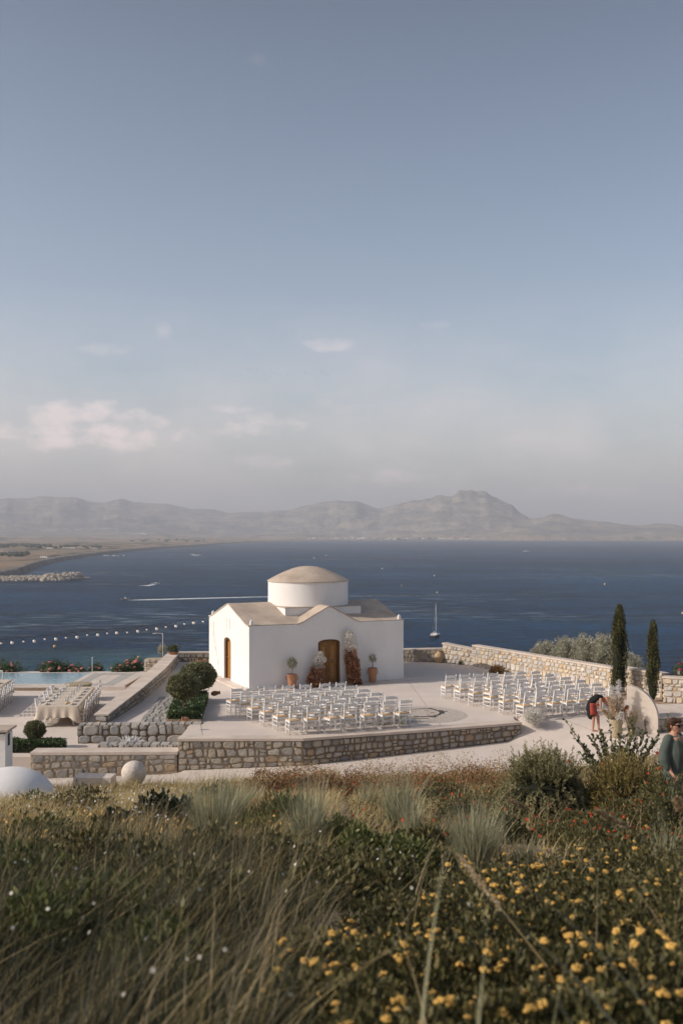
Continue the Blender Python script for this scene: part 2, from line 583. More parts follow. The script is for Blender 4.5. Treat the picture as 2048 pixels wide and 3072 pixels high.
def land_height(px, s, sr, hr, X, Y):
    """height above the sea at s metres inland; the ridge of height hr stands sr metres inland"""
    p = s / sr
    n1 = mnoise.fractal(Vector((X / 900.0, Y / 900.0, 1.7)), 1.0, 2.1, 6)
    n2 = mnoise.ridged_multi_fractal(Vector((X / 520.0, Y / 1300.0, 4.2)), 1.0, 2.0, 6, 1.0, 2.0) - 1.0
    plain = 2.2 + 5.0 * smooth(0, 40, s) + 6 * smooth(200, 1500, s)
    east = smooth(950, 1250, px)
    rise_a = 0.55 - 0.42 * east
    if p <= 1:
        q = smooth(rise_a, 1.0, p)
        q = q * .55 + .45 * max(0, (p - rise_a) / (1 - rise_a)) ** 1.3
        h = plain + (hr - plain) * q
        amp = hr * .16 * min(1, q * 4) * (1 - smooth(.85, 1.0, p) * .85)
        h += amp * (n2 * .9 + n1 * 1.1)
        # foothills
        h += hr * .13 * max(0, n1 + .15) * smooth(.25 - .2 * east, .5 - .3 * east, p) * (1 - smooth(.55, .8, p))
        # sea cliffs of the cape
        h += east * 26 * smooth(0, 60, s) * (1 + n1) * (1 - smooth(2000, 2300, px) * .4)
    else:
        h = hr * (1 - .5 * smooth(1, 1.6, p)) + hr * .05 * n1
    # ragged rock on the crest line
    h += hr * .018 * mnoise.fractal(Vector((X / 130.0, Y / 400.0, 9.1)), 1.0, 2.0, 4) * smooth(.6, 1, p)
    return max(h, 1.2)


def build_land():
    cols = list(range(-2400, -200, 60)) + [i * 5 for i in range(-40, 450)] + list(range(2250, 4201, 60))
    NR = 92
    V = []
    for px in cols:
        a = math.atan((px - 1024) / F)
        s0 = interp(SHORE, px)
        D = interp(RIDGE_D, px)
        hr = HORIZ + (1600 - interp(SKYL, px)) / F * D
        for j in range(NR):
            t = j / (NR - 1)
            fr = t ** 1.7 * 1.35
            y = s0 + fr * (D - s0)
            if j == 0: y = s0 - 5
            X = (px - 1024) / F * y
            s = y - s0
            if j == 0:
                z = SEA - 1.2 if True else 0
            else:
                z = SEA + land_height(px, s, D - s0, hr, X, y)
                if j == 1: z = SEA + 1.5
            V.append((X, y, z))
    n = len(cols)
    Fc = []
    for i in range(n - 1):
        for j in range(NR - 1):
            Fc.append((i * NR + j, (i + 1) * NR + j, (i + 1) * NR + j + 1, i * NR + j + 1))
    me = fast_mesh('terrain', V, Fc, None, smooth=True)
    m = bpy.data.materials.new('coast_land'); m.use_nodes = True
    t = m.node_tree; N = t.nodes; L = t.links
    p = N['Principled BSDF']; p.inputs['Roughness'].default_value = .95; p.inputs['Specular IOR Level'].default_value = .1
    g = N.new('ShaderNodeNewGeometry'); sp = N.new('ShaderNodeSeparateXYZ'); L.new(g.outputs['Position'], sp.inputs[0])

    def noi(sc, det, st=(1, 1, 1)):
        mp = N.new('ShaderNodeMapping'); mp.inputs['Scale'].default_value = st
        L.new(g.outputs['Position'], mp.inputs[0])
        z = N.new('ShaderNodeTexNoise'); z.inputs['Scale'].default_value = sc; z.inputs['Detail'].default_value = det; z.inputs['Roughness'].default_value = .68
        L.new(mp.outputs[0], z.inputs['Vector']); return z.outputs[0]

    def rng(x, a, b):
        r = N.new('ShaderNodeMapRange'); r.inputs[1].default_value = a; r.inputs[2].default_value = b; L.new(x, r.inputs[0]); return r.outputs[0]

    def mix(f, a, b):
        r = N.new('ShaderNodeMix'); r.data_type = 'RGBA'; L.new(f, r.inputs[0])
        for k, c in ((6, a), (7, b)):
            if isinstance(c, tuple): r.inputs[k].default_value = c
            else: L.new(c, r.inputs[k])
        return r.outputs[2]
    scrub = mix(rng(noi(.018, 9), .42, .56), rgb(.055, .062, .05), rgb(.25, .22, .18))      # scrub and bare limestone
    scrub = mix(rng(noi(.0016, 5), .38, .62), scrub, rgb(.17, .155, .13))
    scrub = mix(rng(noi(.006, 8, (.5, .5, 3.5)), .47, .56), scrub, rgb(.33, .275, .215))
    plain = mix(rng(noi(.010, 8, (1, .35, 1)), .44, .53), rgb(.045, .055, .035), rgb(.38, .275, .18))     # groves and dry fields
    plain = mix(rng(noi(.0035, 3, (1, .3, 1)), .45, .58), plain, rgb(.33, .25, .175))
    col = mix(rng(sp.outputs[2], SEA + 14, SEA + 60), plain, scrub)
    sand = mix(rng(noi(.02, 4), .4, .6), rgb(.22, .195, .175), rgb(.31, .275, .24))
    at_ = N.new('ShaderNodeAttribute'); at_.attribute_name = 'shore'
    col = mix(rng(at_.outputs['Fac'], .0, 1.0), col, sand)
    L.new(col, p.inputs['Base Color'])
    bm_ = N.new('ShaderNodeBump'); bm_.inputs['Distance'].default_value = 45; bm_.inputs['Strength'].default_value = .9
    L.new(noi(.012, 9), bm_.inputs['Height']); L.new(bm_.outputs[0], p.inputs['Normal'])
    me.materials.append(m)
    sh = []
    for px in cols:
        s0 = interp(SHORE, px); D = interp(RIDGE_D, px)
        wb = 190 if px < 500 else 120
        wb *= (1 - smooth(850, 1050, px) * .97)
        for j in range(NR):
            s = (j / (NR - 1)) ** 1.7 * 1.35 * (D - s0)
            sh.append(1 - smooth(wb * .5, wb, s + 30 * mnoise.noise(Vector((px / 60.0, j * .3, 0)))))
    a_ = me.attributes.new('shore', 'FLOAT', 'POINT'); a_.data.foreach_set('value', np.array(sh, dtype=np.float32))
    o = link_mesh('coastal_hills', me)
    tag(o, kind='structure')


build_land()

# the sea: one sheet out past the horizon of the bay
me = fast_mesh('sea', [(-16500, 40, SEA), (16500, 40, SEA), (16500, 14000, SEA), (-16500, 14000, SEA), (-16500, -3000, SEA), (16500, -3000, SEA)],
               [(0, 1, 2, 3), (4, 5, 1, 0)], None)
m = bpy.data.materials.new('sea_water'); m.use_nodes = True
t = m.node_tree; N = t.nodes; L = t.links
p = N['Principled BSDF']; p.inputs['Roughness'].default_value = .35; p.inputs['IOR'].default_value = 1.33
p.inputs['Specular IOR Level'].default_value = .022
g = N.new('ShaderNodeNewGeometry')


def snoi(sc, det, st=(1, 1, 1), rough=.6, rot=0.0, dist=0.0):
    mp = N.new('ShaderNodeMapping'); mp.inputs['Scale'].default_value = st; mp.inputs['Rotation'].default_value = (0, 0, rot)
    L.new(g.outputs['Position'], mp.inputs[0])
    z = N.new('ShaderNodeTexNoise'); z.inputs['Scale'].default_value = sc; z.inputs['Detail'].default_value = det; z.inputs['Roughness'].default_value = rough
    z.inputs['Distortion'].default_value = dist
    L.new(mp.outputs[0], z.inputs['Vector']); return z.outputs[0]


def smath(op, a, b):
    n = N.new('ShaderNodeMath'); n.operation = op
    for i, v in enumerate((a, b)):
        if isinstance(v, (int, float)): n.inputs[i].default_value = v
        else: L.new(v, n.inputs[i])
    return n.outputs[0]


def srng(x, a, b, c=0.0, d=1.0):
    r = N.new('ShaderNodeMapRange'); r.inputs[1].default_value = a; r.inputs[2].default_value = b; r.inputs[3].default_value = c; r.inputs[4].default_value = d
    L.new(x, r.inputs[0]); return r.outputs[0]


waves = smath('ADD', smath('MULTIPLY', snoi(.55, 5, (1, 1.6, 1), rot=.5), .55), smath('MULTIPLY', snoi(.11, 5, (1, 2.2, 1), rot=.35), 1.8))
streak = snoi(.006, 7, (.35, 1, 1), .6, rot=.45, dist=.6)
patch = snoi(.0016, 5, (.6, 1, 1), .55, rot=.2)
bmp = N.new('ShaderNodeBump'); bmp.inputs['Distance'].default_value = 2.6
L.new(srng(streak, .35, .65, .75, 1.0), bmp.inputs['Strength'])
L.new(waves, bmp.inputs['Height'])
L.new(bmp.outputs[0], p.inputs['Normal'])
mx = N.new('ShaderNodeMix'); mx.data_type = 'RGBA'
L.new(srng(patch, .38, .62), mx.inputs[0]); mx.inputs[6].default_value = SEA_A; mx.inputs[7].default_value = SEA_B
mx2 = N.new('ShaderNodeMix'); mx2.data_type = 'RGBA'
L.new(srng(smath('MULTIPLY', srng(streak, .48, .66), srng(snoi(.09, 6, (.5, 1.4, 1), rot=.4), .5, .62)), 0, 1, 0, .8), mx2.inputs[0])
L.new(mx.outputs[2], mx2.inputs[6]); mx2.inputs[7].default_value = rgb(.20, .26, .31)
rip = smath('ADD', smath('MULTIPLY', snoi(.16, 6, (.45, 1, 1), .75, rot=.25), .6), smath('MULTIPLY', snoi(.03, 6, (.4, 1, 1), .7, rot=.2), .4))  # light and dark of the wave facets, put into the water colour
hvs = N.new('ShaderNodeHueSaturation'); L.new(mx2.outputs[2], hvs.inputs['Color']); L.new(srng(rip, .38, .62, .30, 1.95), hvs.inputs['Value'])
# turquoise shallows below the terrace
spx = N.new('ShaderNodeSeparateXYZ'); L.new(g.outputs['Position'], spx.inputs[0])
shal = smath('MULTIPLY', srng(spx.outputs[1], 380, 450, 1, 0), srng(spx.outputs[0], -70, -30, 1, 0))
mx3 = N.new('ShaderNodeMix'); mx3.data_type = 'RGBA'
L.new(smath('MULTIPLY', shal, srng(snoi(.02, 4), .35, .6, .2, .9)), mx3.inputs[0]); L.new(hvs.outputs[0], mx3.inputs[6]); mx3.inputs[7].default_value = rgb(.07, .17, .18)
L.new(mx3.outputs[2], p.inputs['Base Color'])
me.materials.append(m)
tag(link_mesh('sea', me), kind='structure')

# foam and wakes
mf = bpy.data.materials.new('foam'); mf.use_nodes = True
t = mf.node_tree; N = t.nodes; L = t.links
p = N['Principled BSDF']; p.inputs['Base Color'].default_value = rgb(.62, .66, .68); p.inputs['Roughness'].default_value = .8
g = N.new('ShaderNodeNewGeometry')
fn = snoi(.5, 6, (1, 1, 1), .7)
at_ = N.new('ShaderNodeAttribute'); at_.attribute_name = 'foam'
fac = srng(smath('ADD', smath('MULTIPLY', fn, 1.2), smath('SUBTRACT', at_.outputs['Fac'], 1.0)), .0, .35)
tr = N.new('ShaderNodeBsdfTransparent'); ms = N.new('ShaderNodeMixShader')
L.new(fac, ms.inputs[0]); L.new(tr.outputs[0], ms.inputs[1]); L.new(p.outputs[0], ms.inputs[2]); L.new(ms.outputs[0], N['Material Output'].inputs[0])
M['foam'] = mf


def wake(pts, widths, foams, label):
    """pts: pixels on the sea; widths in metres"""
    P = [at(x, y, SEA + .05) for x, y in pts]
    V, A, Fc = [], [], []
    dense = []
    for i in range(len(P) - 1):
        for k in range(14):
            s = k / 14
            dense.append((P[i].lerp(P[i + 1], s), widths[i] + (widths[i + 1] - widths[i]) * s, foams[i] + (foams[i + 1] - foams[i]) * s))
    for i, (q, w, fo) in enumerate(dense):
        d = (dense[min(i + 1, len(dense) - 1)][0] - dense[max(i - 1, 0)][0]).normalized()
        nrm = Vector((-d.y, d.x, 0))
        for k, e in ((-1, 0), (-.5, 1), (0, .75), (.5, 1), (1, 0)):
            q2 = q + nrm * w / 2 * k * rnd(.85, 1.15)
            V.append(tuple(q2)); A.append(fo * e)
    for i in range(len(dense) - 1):
        for k in range(4):
            Fc.append((i * 5 + k, i * 5 + k + 1, (i + 1) * 5 + k + 1, (i + 1) * 5 + k))
    o = link_mesh('boat_wake', fast_mesh('boat_wake', V, Fc, M['foam'], attrs={'foam': A}))
    tag(o, label, None, kind='stuff')


random.seed(3)
wake([(382, 1800.5), (450, 1799), (600, 1795), (760, 1791), (960, 1789), (1300, 1787), (1700, 1784.5)], [5, 14, 15, 14, 12, 9, 7], [1.25, 1.15, 1.0, .8, .62, .5, .4], 'long white wake trailing behind the motorboat')
wake([(464, 1753), (440, 1757), (415, 1757.5)], [5, 12, 9], [1.2, 1.0, .6], 'short curled wake behind the grey speedboat')
wake([(592, 1668), (580, 1664), (572, 1661.5)], [10, 16, 8], [1.1, .8, .4], 'faint wake of the far speedboat')
wake([(1575, 1655.5), (1555, 1655), ], [8, 12], [1.0, .5], 'faint wake far out on the bay')


def boat_hull(mb, L_, B, H, z=0.0, bow=.35):
    """a hull along x, bow at +x"""
    secs = [(-.5, .8), (-.2, 1.0), (.15, .95), (.35, .62), (.5, .04)]
    vs = []
    for s, w in secs:
        x = s * L_
        sheer = H * (1 + .25 * max(0, s * 2))
        vs += [(x, -B / 2 * w, z + sheer), (x, -B / 2 * w * .75, z), (x, 0, z - H * .25), (x, B / 2 * w * .75, z), (x, B / 2 * w, z + sheer)]
    fs = []
    for i in range(len(secs) - 1):
        a = i * 5; b = a + 5
        for k in range(4): fs.append((a + k, b + k, b + k + 1, a + k + 1))
        fs.append((a + 4, b + 4, b, a))
    fs.append((0, 1, 2, 3, 4)); e = (len(secs) - 1) * 5; fs.append((e + 4, e + 3, e + 2, e + 1, e))
    mb.add(vs, fs)


M['hull'] = mat('white_hull', rgb(.75, .75, .75), .4)
M['navy'] = mat('navy_hull', rgb(.03, .035, .05), .4)
M['dinghy'] = mat('grey_dinghy', rgb(.12, .12, .13), .6)
M['sail'] = mat('furled_sail', rgb(.70, .66, .60), .8)
M['buoy'] = mat('yellow_buoy', rgb(.62, .42, .20), .6)
M['skin'] = mat('skin', rgb(.50, .29, .20), .55)

# moored yacht
P = at(1305, 1911.5, SEA)
yr = empty('sailing_yacht', P, 'moored sailing yacht with bare white mast beyond the seaward wall', 'sailing yacht', rz=math.radians(70))
b = MB(); boat_hull(b, 11, 3.6, 1.1); b.build('hull', M['navy'], yr)
b = MB(); b.box((-.2, 0, 1.28), (8.5, 2.9, .14)); b.box((.8, 0, 1.6), (3.6, 1.9, .5), taper=.85); b.build('cabin', M['hull'], yr)
b = MB(); b.tube([(1.2, 0, 1.2), (1.2, 0, 16.6)], .11, 8); b.tube([(1.2, -.9, 9), (1.2, .9, 9)], .04, 5); b.build('mast', M['hull'], yr)
b = MB(); b.tube([(1.1, 0, 2.6), (-3.8, 0, 2.5)], .09, 6); b.build('boom', M['hull'], yr)
b = MB(); b.tube([(1.0, 0, 2.78), (-1.5, 0, 2.82), (-3.6, 0, 2.7)], [.25, .22, .12], 8); b.build('furled_sail', M['sail'], yr, smooth=True)
b = MB(); b.tube([(5.4, 0, 1.4), (1.2, 0, 16.4)], .03, 4); b.tube([(-5.3, 0, 1.3), (1.2, 0, 16.4)], .02, 4); b.tube([(1.2, 1.5, 1.2), (1.2, .9, 9), (1.2, 0, 15)], .02, 4); b.tube([(1.2, -1.5, 1.2), (1.2, -.9, 9), (1.2, 0, 15)], .02, 4); b.build('rigging', M['metal'], yr)
b = MB()
for x in (-5, -3.2, -1.4, 2.4, 4.2):
    for sgn in (-1, 1): b.tube([(x, sgn * 1.5, 1.2), (x, sgn * 1.5, 1.9)], .03, 4)
for sgn in (-1, 1): b.tube([(-5, sgn * 1.5, 1.9), (2.4, sgn * 1.5, 1.9), (5.2, 0, 2.1)], .025, 4)
b.build('guard_rail', M['metal'], yr)
b = MB(); b.box((-4.2, 0, 2.3), (1.6, 2.2, .08)); b.box((-4.9, 0, 1.7), (.15, 2.0, .9)); b.build('bimini_cover', M['sail'], yr)


def motorboat(px, py, L_, label, hm, rz, people=True, cat='motorboat', name='motorboat'):
    r = empty(name, at(px, py, SEA), label, cat, rz=rz)
    b = MB(); boat_hull(b, L_, L_ * .34, L_ * .12); b.build('hull', hm, r)
    b = MB(); b.box((.05 * L_, 0, L_ * .16), (L_ * .2, L_ * .16, L_ * .12), taper=.8); b.build('console', M['hull'], r)
    b = MB(); b.box((-.52 * L_, 0, L_ * .12), (L_ * .07, L_ * .07, L_ * .2)); b.build('outboard_motor', M['black'], r)
    b = MB(); b.box((.12 * L_, 0, L_ * .25), (.02 * L_, L_ * .15, L_ * .08)); b.build('windscreen', M['metal'], r)


motorboat(378, 1800, 9, 'grey motorboat running left at the head of the long wake', M['dinghy'], PI)
motorboat(466, 1752.5, 9, 'speedboat turning right off the breakwater with a short wake', M['hull'], 0.15)
motorboat(594, 1668, 16, 'small white motorboat far out in the middle of the bay', M['hull'], 0.1)
motorboat(1576, 1655, 18, 'tiny white boat far out under the right end of the cape', M['hull'], 0.1)
for i, (x, y) in enumerate([(315, 1667), (324, 1667), (338, 1668), (344, 1668), (355, 1668.5), (372, 1667.5)]):
    r = empty('moored_boat', at(x, y, SEA), ['leftmost of the tiny white boats moored off the beach', 'second from the left of the tiny boats moored off the beach', 'third from the left of the tiny boats moored off the beach',
              'fourth from the left of the tiny boats moored off the beach', 'fifth from the left of the tiny boats moored off the beach', 'rightmost of the tiny white boats moored off the beach'][i], 'boat', 'boats moored off the beach', rz=rnd(0, 3))
    b = MB(); boat_hull(b, 7, 2.5, .9); b.build('hull', M['hull'], r)
    b = MB(); b.box((0, 0, 1.2), (2.4, 1.6, .9), taper=.8); b.build('cabin', M['hull'], r)

random.seed(5)
for (x, y, rr, lab) in [(165, 1942, .75, 'pale yellow buoy below the string of bulbs at left'), (1302, 1728, .8, 'white buoy farthest out above the bare yacht mast'),
                        (1311, 1779.5, .9, 'pale orange buoy just above the yacht mast'), (1813, 1754.5, 1.0, 'yellow buoy on open water above the tall cypress'),
                        (1204, 1758, .7, 'orange buoy to the right of the dome'), (2046, 1842, .8, 'orange buoy at the right edge of the photo'),
                        (942, 1675, 1.4, 'white buoy directly above the dome'), (978, 1667, 1.4, 'white buoy far out just right of the dome top'),
                        (1146, 1707, 1.0, 'white buoy between the dome and the cape'), (416, 1974, .55, 'cream coloured buoy seen over the pink oleander')]:
    r = empty('buoy', at(x, y, SEA), lab, 'buoy', 'buoys on the bay')
    b = MB(); b.ball((0, 0, rr * .5), (rr, rr, rr * .95), 10, 7); b.build('float', M['buoy'] if 'white' not in lab else M['hull'], r, smooth=True)
    b = MB(); b.tube([(0, 0, rr * 1.3), (0, 0, rr * 1.75)], rr * .16, 6); b.build('top_ring', M['buoy'] if 'white' not in lab else M['hull'], r)

# breakwater of armour rocks
random.seed(11)


def rock(mb, c, r, sq=1.0):
    k = len(mb.v)
    mb.ball(c, (r * rnd(.8, 1.2), r * rnd(.8, 1.2), r * rnd(.6, .9) * sq), 6, 4, jit=.22)


b = MB()
tip = at(240, 1737, SEA); root = at(-900, 1765, SEA)
for i in range(1500):
    s = rnd(0, 1) ** 1.3
    c = tip.lerp(root, s * .42)
    wide = 17 if s > .22 else 34 * (1 - max(0, .10 - s) * 6)
    q = rnd(-1, 1)
    hgt = (4.0 if s > .25 else 7.0) * (1 - abs(q) ** 2.0)
    if s < .25 and abs(q) < .45 and rnd(0, 1) < .9: continue
    rock(b, (c.x, c.y + q * wide, SEA + hgt * rnd(.7, 1)), rnd(1.5, 2.8))
M['armour'] = mat('armour_rock', rgb(.42, .36, .30), .95, var=.35, scale=.6)
tag(b.build('breakwater_rocks', M['armour']), 'long mound of pale armour rocks ending in a round head', None, None, 'stuff')
b = MB()
pts = []
for k in range(24):
    w = 2 * PI * k / 24
    pts.append((tip.x - 32 + 42 * math.cos(w), tip.y + 8 + 20 * math.sin(w)))
b.prism(pts, SEA - 1, SEA + 1.6)
b.prism([(tip.x - 60, tip.y - 8), (tip.x - 20, tip.y - 8), (tip.x - 20, tip.y + 14), (root.x, root.y + 8), (root.x, root.y - 8)], SEA - 1, SEA + .9)
tag(b.build('breakwater', M['armour']), 'pale rock breakwater core at the left edge of the bay', 'breakwater', kind='thing')

# villages, groves and beach things on the far coast
M['house'] = mat('white_house', rgb(.74, .70, .66), .8, perobj=.15)
M['houseroof'] = mat('house_roof', rgb(.45, .34, .28), .9, perobj=.2)
M['pane'] = mat('dark_window', rgb(.05, .06, .07), .3)
hb = MB(); hb.box((0, 0, 3), (12, 9, 6)); house_wall = hb.mesh(M['house'], name='wall')
hb = MB(); hb.box((0, 0, 6.25), (12.6, 9.6, .5)); house_roof = hb.mesh(M['houseroof'], name='roof')
hb = MB(); hb.box((0, 0, 0), (1.4, .1, 1.8)); house_win = hb.mesh(M['pane'], name='window')
hb = MB(); [hb.ball((rnd(-4, 4), rnd(-3, 3), 4 + rnd(-1, 1.5)), (4, 4, 3), 7, 5, jit=.2) for _ in range(5)]; tree_crown = hb.mesh(M['cypress'], name='crown')
M['grove'] = mat('grove_foliage', rgb(.045, .06, .03), .9, var=.3, scale=.5)
tree_crown.materials.clear(); tree_crown.materials.append(M['grove'])
hb = MB(); hb.tube([(0, 0, -1), (0, 0, 4)], [.5, .3], 6); tree_trunk = hb.mesh(M['bark'], name='trunk')
import mathutils
_dg = bpy.context.evaluated_depsgraph_get(); _dg.update()


def land_z(x, y):
    ok, loc, nrm, idx = bpy.data.objects['coastal_hills'].ray_cast(Vector((x, y, 2000)), Vector((0, 0, -1)))
    return loc.z if ok else SEA + 3


def coast_point(px, py):
    """where the line of sight through a pixel meets the land"""
    o = Vector((0, 0, EYE)); d = Vector(((px - 1024) / F, 1, (1600 - py) / F)).normalized()
    ok, loc, nrm, idx = bpy.data.objects['coastal_hills'].ray_cast(o, d)
    return loc if ok else None


HN = 0
ORD0 = ['first', 'second', 'third', 'fourth', 'fifth', 'sixth', 'seventh', 'eighth', 'ninth', 'tenth', 'eleventh', 'twelfth', 'thirteenth', 'fourteenth', 'fifteenth', 'sixteenth', 'seventeenth', 'eighteenth', 'nineteenth', 'twentieth']
ORD = ORD0 + ['twenty-' + q for q in ORD0[:9]] + ['thirtieth'] + ['thirty-' + q for q in ORD0[:9]]


def house(px, py, sx, sz, label, group, roof=True):
    P = coast_point(px, py)
    if P is None: return
    r = empty('house', P, label, 'house', group, rz=rnd(-.5, .5))
    for me, nm in ((house_wall, 'wall'), (house_roof, 'roof')):
        o = link_mesh(nm, me, r)
        o.scale = (sx, 1, sz)
    for x in (-3.5, 0, 3.5):
        o = link_mesh('window', house_win, r, (x * sx, -4.52, 3.6 * sz))
    r.location.z -= .6


random.seed(21)
for i in range(16):
    house(232 + i * 7.8 + rnd(-2, 2), 1588 + rnd(-3, 3), rnd(1, 1.8), rnd(.8, 1.3), 'tiny pale house, %s from left in the hillside village behind the beach' % ORD[i], 'houses of the village on the slope at left')
for i in range(18):
    house(370 + i * 5.6 + rnd(-2, 2), 1599 + i * .3 + rnd(-1.5, 1.5), rnd(1, 1.8), rnd(.8, 1.3), 'pale speck of a house, %s from left in the row above the bay' % ORD[i], 'houses in the row above the bay')
for i in range(34):
    house(930 + i * 16 + rnd(-6, 6), 1618.5 - (1.5 if i > 10 else 2) + rnd(-1.5, 1), rnd(1.4, 2.6), rnd(1.0, 1.6), 'tiny white house, %s from left along the far shore' % ORD[i], 'white houses on the far shore')
for i in range(10):
    house(850 + i * 6 + rnd(-2, 2), 1588 + rnd(-2, 3), rnd(1, 1.8), rnd(.8, 1.3), 'white house, %s from left on the slope above the far beach' % ORD[i], 'houses on the slope over the far beach')
for (x, y, s, lab) in [(28, 1655, 2.6, 'long low pale building among trees at the left edge behind the beach'), (208, 1645, 3.0, 'long white building with dark trees behind the beach'),
                       (152, 1645.5, 1.6, 'pale building left of the long white one behind the beach'), (284, 1647, 1.4, 'small pale house nearest the open beach'), (136, 1673, 1.2, 'low grey hut on the sand beside the dark trees')]:
    house(x, y, s, .55, lab, None)


def far_tree(px, py, s, label, group):
    P = coast_point(px, py)
    if P is None: return
    r = empty('tree', P, label, 'tree', group, rz=rnd(0, 6))
    for me, nm in ((tree_crown, 'crown'), (tree_trunk, 'trunk')):
        o = link_mesh(nm, me, r); o.scale = (s, s, s * rnd(.7, .9))
    r.location.z -= .5


XS = sorted(rnd(0, 180) for _ in range(34))
for i in range(34):
    far_tree(XS[i], 1640 + rnd(-4, 6), rnd(.8, 1.5), 'dark tree, %s from left in the grove behind the beach' % ORD[i], 'trees of the grove behind the beach')
XS = sorted(rnd(0, 90) for _ in range(14))
for i in range(14):
    far_tree(XS[i], 1665 + rnd(-5, 5), rnd(.7, 1.2), 'dark tree, %s from left beside the low pale building' % ORD[i], 'trees around the low building at left')
XS = sorted(rnd(180, 310) for _ in range(16))
for i in range(16):
    far_tree(XS[i], 1642 + rnd(-2, 3), rnd(.7, 1.2), 'dark tree, %s from left around the long white building' % ORD[i], 'trees around the long white building')
XS = sorted(rnd(370, 620) for _ in range(22))
for i in range(22):
    far_tree(XS[i], 1622 + rnd(-3, 4), rnd(.9, 1.6), 'dark bush, %s from left along the back of the long beach' % ORD[i], 'bushes along the back of the beach')
far_tree(74, 1670, 1.7, 'largest dark tree standing alone on the beach at left', None)

# birds
random.seed(8)
M['bird'] = mat('dark_bird', rgb(.06, .05, .05), .8)
b = MB()
b.tube([(-.2, 0, 0), (0, 0, .02), (.22, 0, 0)], [.02, .06, .02], 5)
b.add([(-.05, .03, .02), (.1, .03, .02), (.0, .32, .12), (-.08, .6, .04)], [(0, 1, 2, 3)])
b.add([(-.05, -.03, .02), (.1, -.03, .02), (.0, -.32, .12), (-.08, -.6, .04)], [(3, 2, 1, 0)])
bird_me = b.mesh(M['bird'], name='bird')
for bi, (x, y) in enumerate(sorted([(741, 1106), (752, 1111), (755, 1118), (770, 1107), (774, 1112), (795, 1138), (812, 1112), (822, 1121), (840, 1125), (860, 1124), (864, 1121), (916, 1118), (920, 1121), (934, 1125), (952, 1131), (966, 1112), (964, 1117), (970, 1121), (975, 1116), (983, 1124), (793, 1125)])):
    d = rnd(260, 300)
    o = link_mesh('bird', bird_me, None, ((x - 1024) / F * d, d, EYE + (1600 - y) / F * d), (rnd(-.3, .3), rnd(-.2, .2), rnd(0, 6)))
    o.scale = (.5, .5, .5)
    tag(o, 'tiny dark bird, %s from left in the flock over the bay' % ORD[bi], 'bird', 'flock of birds over the bay')
# ------------------------------------------------------------------ terrace, road and slopes


def sheet(name, polys, mat_, kind='structure', label=None):
    b = MB()
    for poly, z0, z1 in polys: b.prism(poly, z0, z1)
    o = b.build(name, mat_)
    return tag(o, label, None, None, kind)


FRONT = [(-5.06, 31.0), (-1.2, 31.05), (2.78, 32.45), (6.05, 33.7)]       # front edge of the upper plaza
ZT = -0.6                                                                  # dining terrace level
PAR_L = [(-8.28, 33.5), (-8.14, 37.8), (-8.16, 42.4), (-8.62, 49.9)]
PAR_R = [(-7.86, 33.5), (-7.62, 38.0), (-7.62, 42.8), (-8.05, 49.0)]
plaza = [(-8.0, 33.4), (-5.06, 33.4), (-5.06, 31.3), (-1.2, 31.35), (2.78, 32.75), (5.9, 33.95), (6.0, 34.8), (42, 34.8), (42, 52), (12.0, 44), (7.0, 48.6), (5.0, 50.3), (-8.4, 50.3), (-8.2, 43)]
sheet('plaza', [(plaza, -.5, 0.0)], M['concrete'])
sheet('dining_terrace', [([(-42, 31.2), (-5.0, 31.2), (-5.0, 33.2), (-8.1, 33.2), (-8.3, 50.5), (-42, 50.5)], -1.6, ZT)], M['concrete'])


def road_z(x):
    base = -.59 + (x - 6.05) * .035 if x < 6.05 else -.59 + .59 * smooth(5.6, 10.6, x)
    return base


def road_h(x, y):
    z = road_z(x)
    if x > 5.95 and y > 33.0:
        z = z * (1 - smooth(33.0, 34.8, y))
    return z


def slope_h(x, y):
    """the planted slope that falls from the camera to the road"""
    P = [(-14, 5.2), (0, 4.75), (3, 4.33), (5, 3.86), (7, 3.43), (9, 3.02), (12, 2.38), (15.5, 1.74), (19, 1.13), (22, .57), (26.5, -.28)]
    e = road_z(x) - .012
    lo = -.28 + min(0, road_z(x) + .55)
    z = interp(P, y) + min(0, road_z(x) + .55) * smooth(14, 26.5, y) if y < 26.5 else lo + (e - lo) * (y - 26.5) / 2.9
    k = min(1, max(0, (29.3 - y) / 2.5))
    z += k * .10 * mnoise.noise(Vector((x * .35, y * .35, 3))) + k * .05 * mnoise.noise(Vector((x * 1.1, y * 1.1, 7)))
    z += .14 * math.exp(-((x - 5.2) ** 2 / 2.5 + (y - 15) ** 2 / 3))
    return z


def grid_sheet(name, x0, x1, nx, y0, y1, ny, fn, mat_):
    V = []
    for i in range(nx + 1):
        for j in range(ny + 1):
            x = x0 + (x1 - x0) * i / nx; y = y0 + (y1 - y0) * j / ny
            V.append((x, y, fn(x, y)))
    Fc = [(i * (ny + 1) + j, (i + 1) * (ny + 1) + j, (i + 1) * (ny + 1) + j + 1, i * (ny + 1) + j + 1) for i in range(nx) for j in range(ny)]
    o = link_mesh(name, fast_mesh(name, V, Fc, mat_, smooth=True))
    return tag(o, kind='structure')


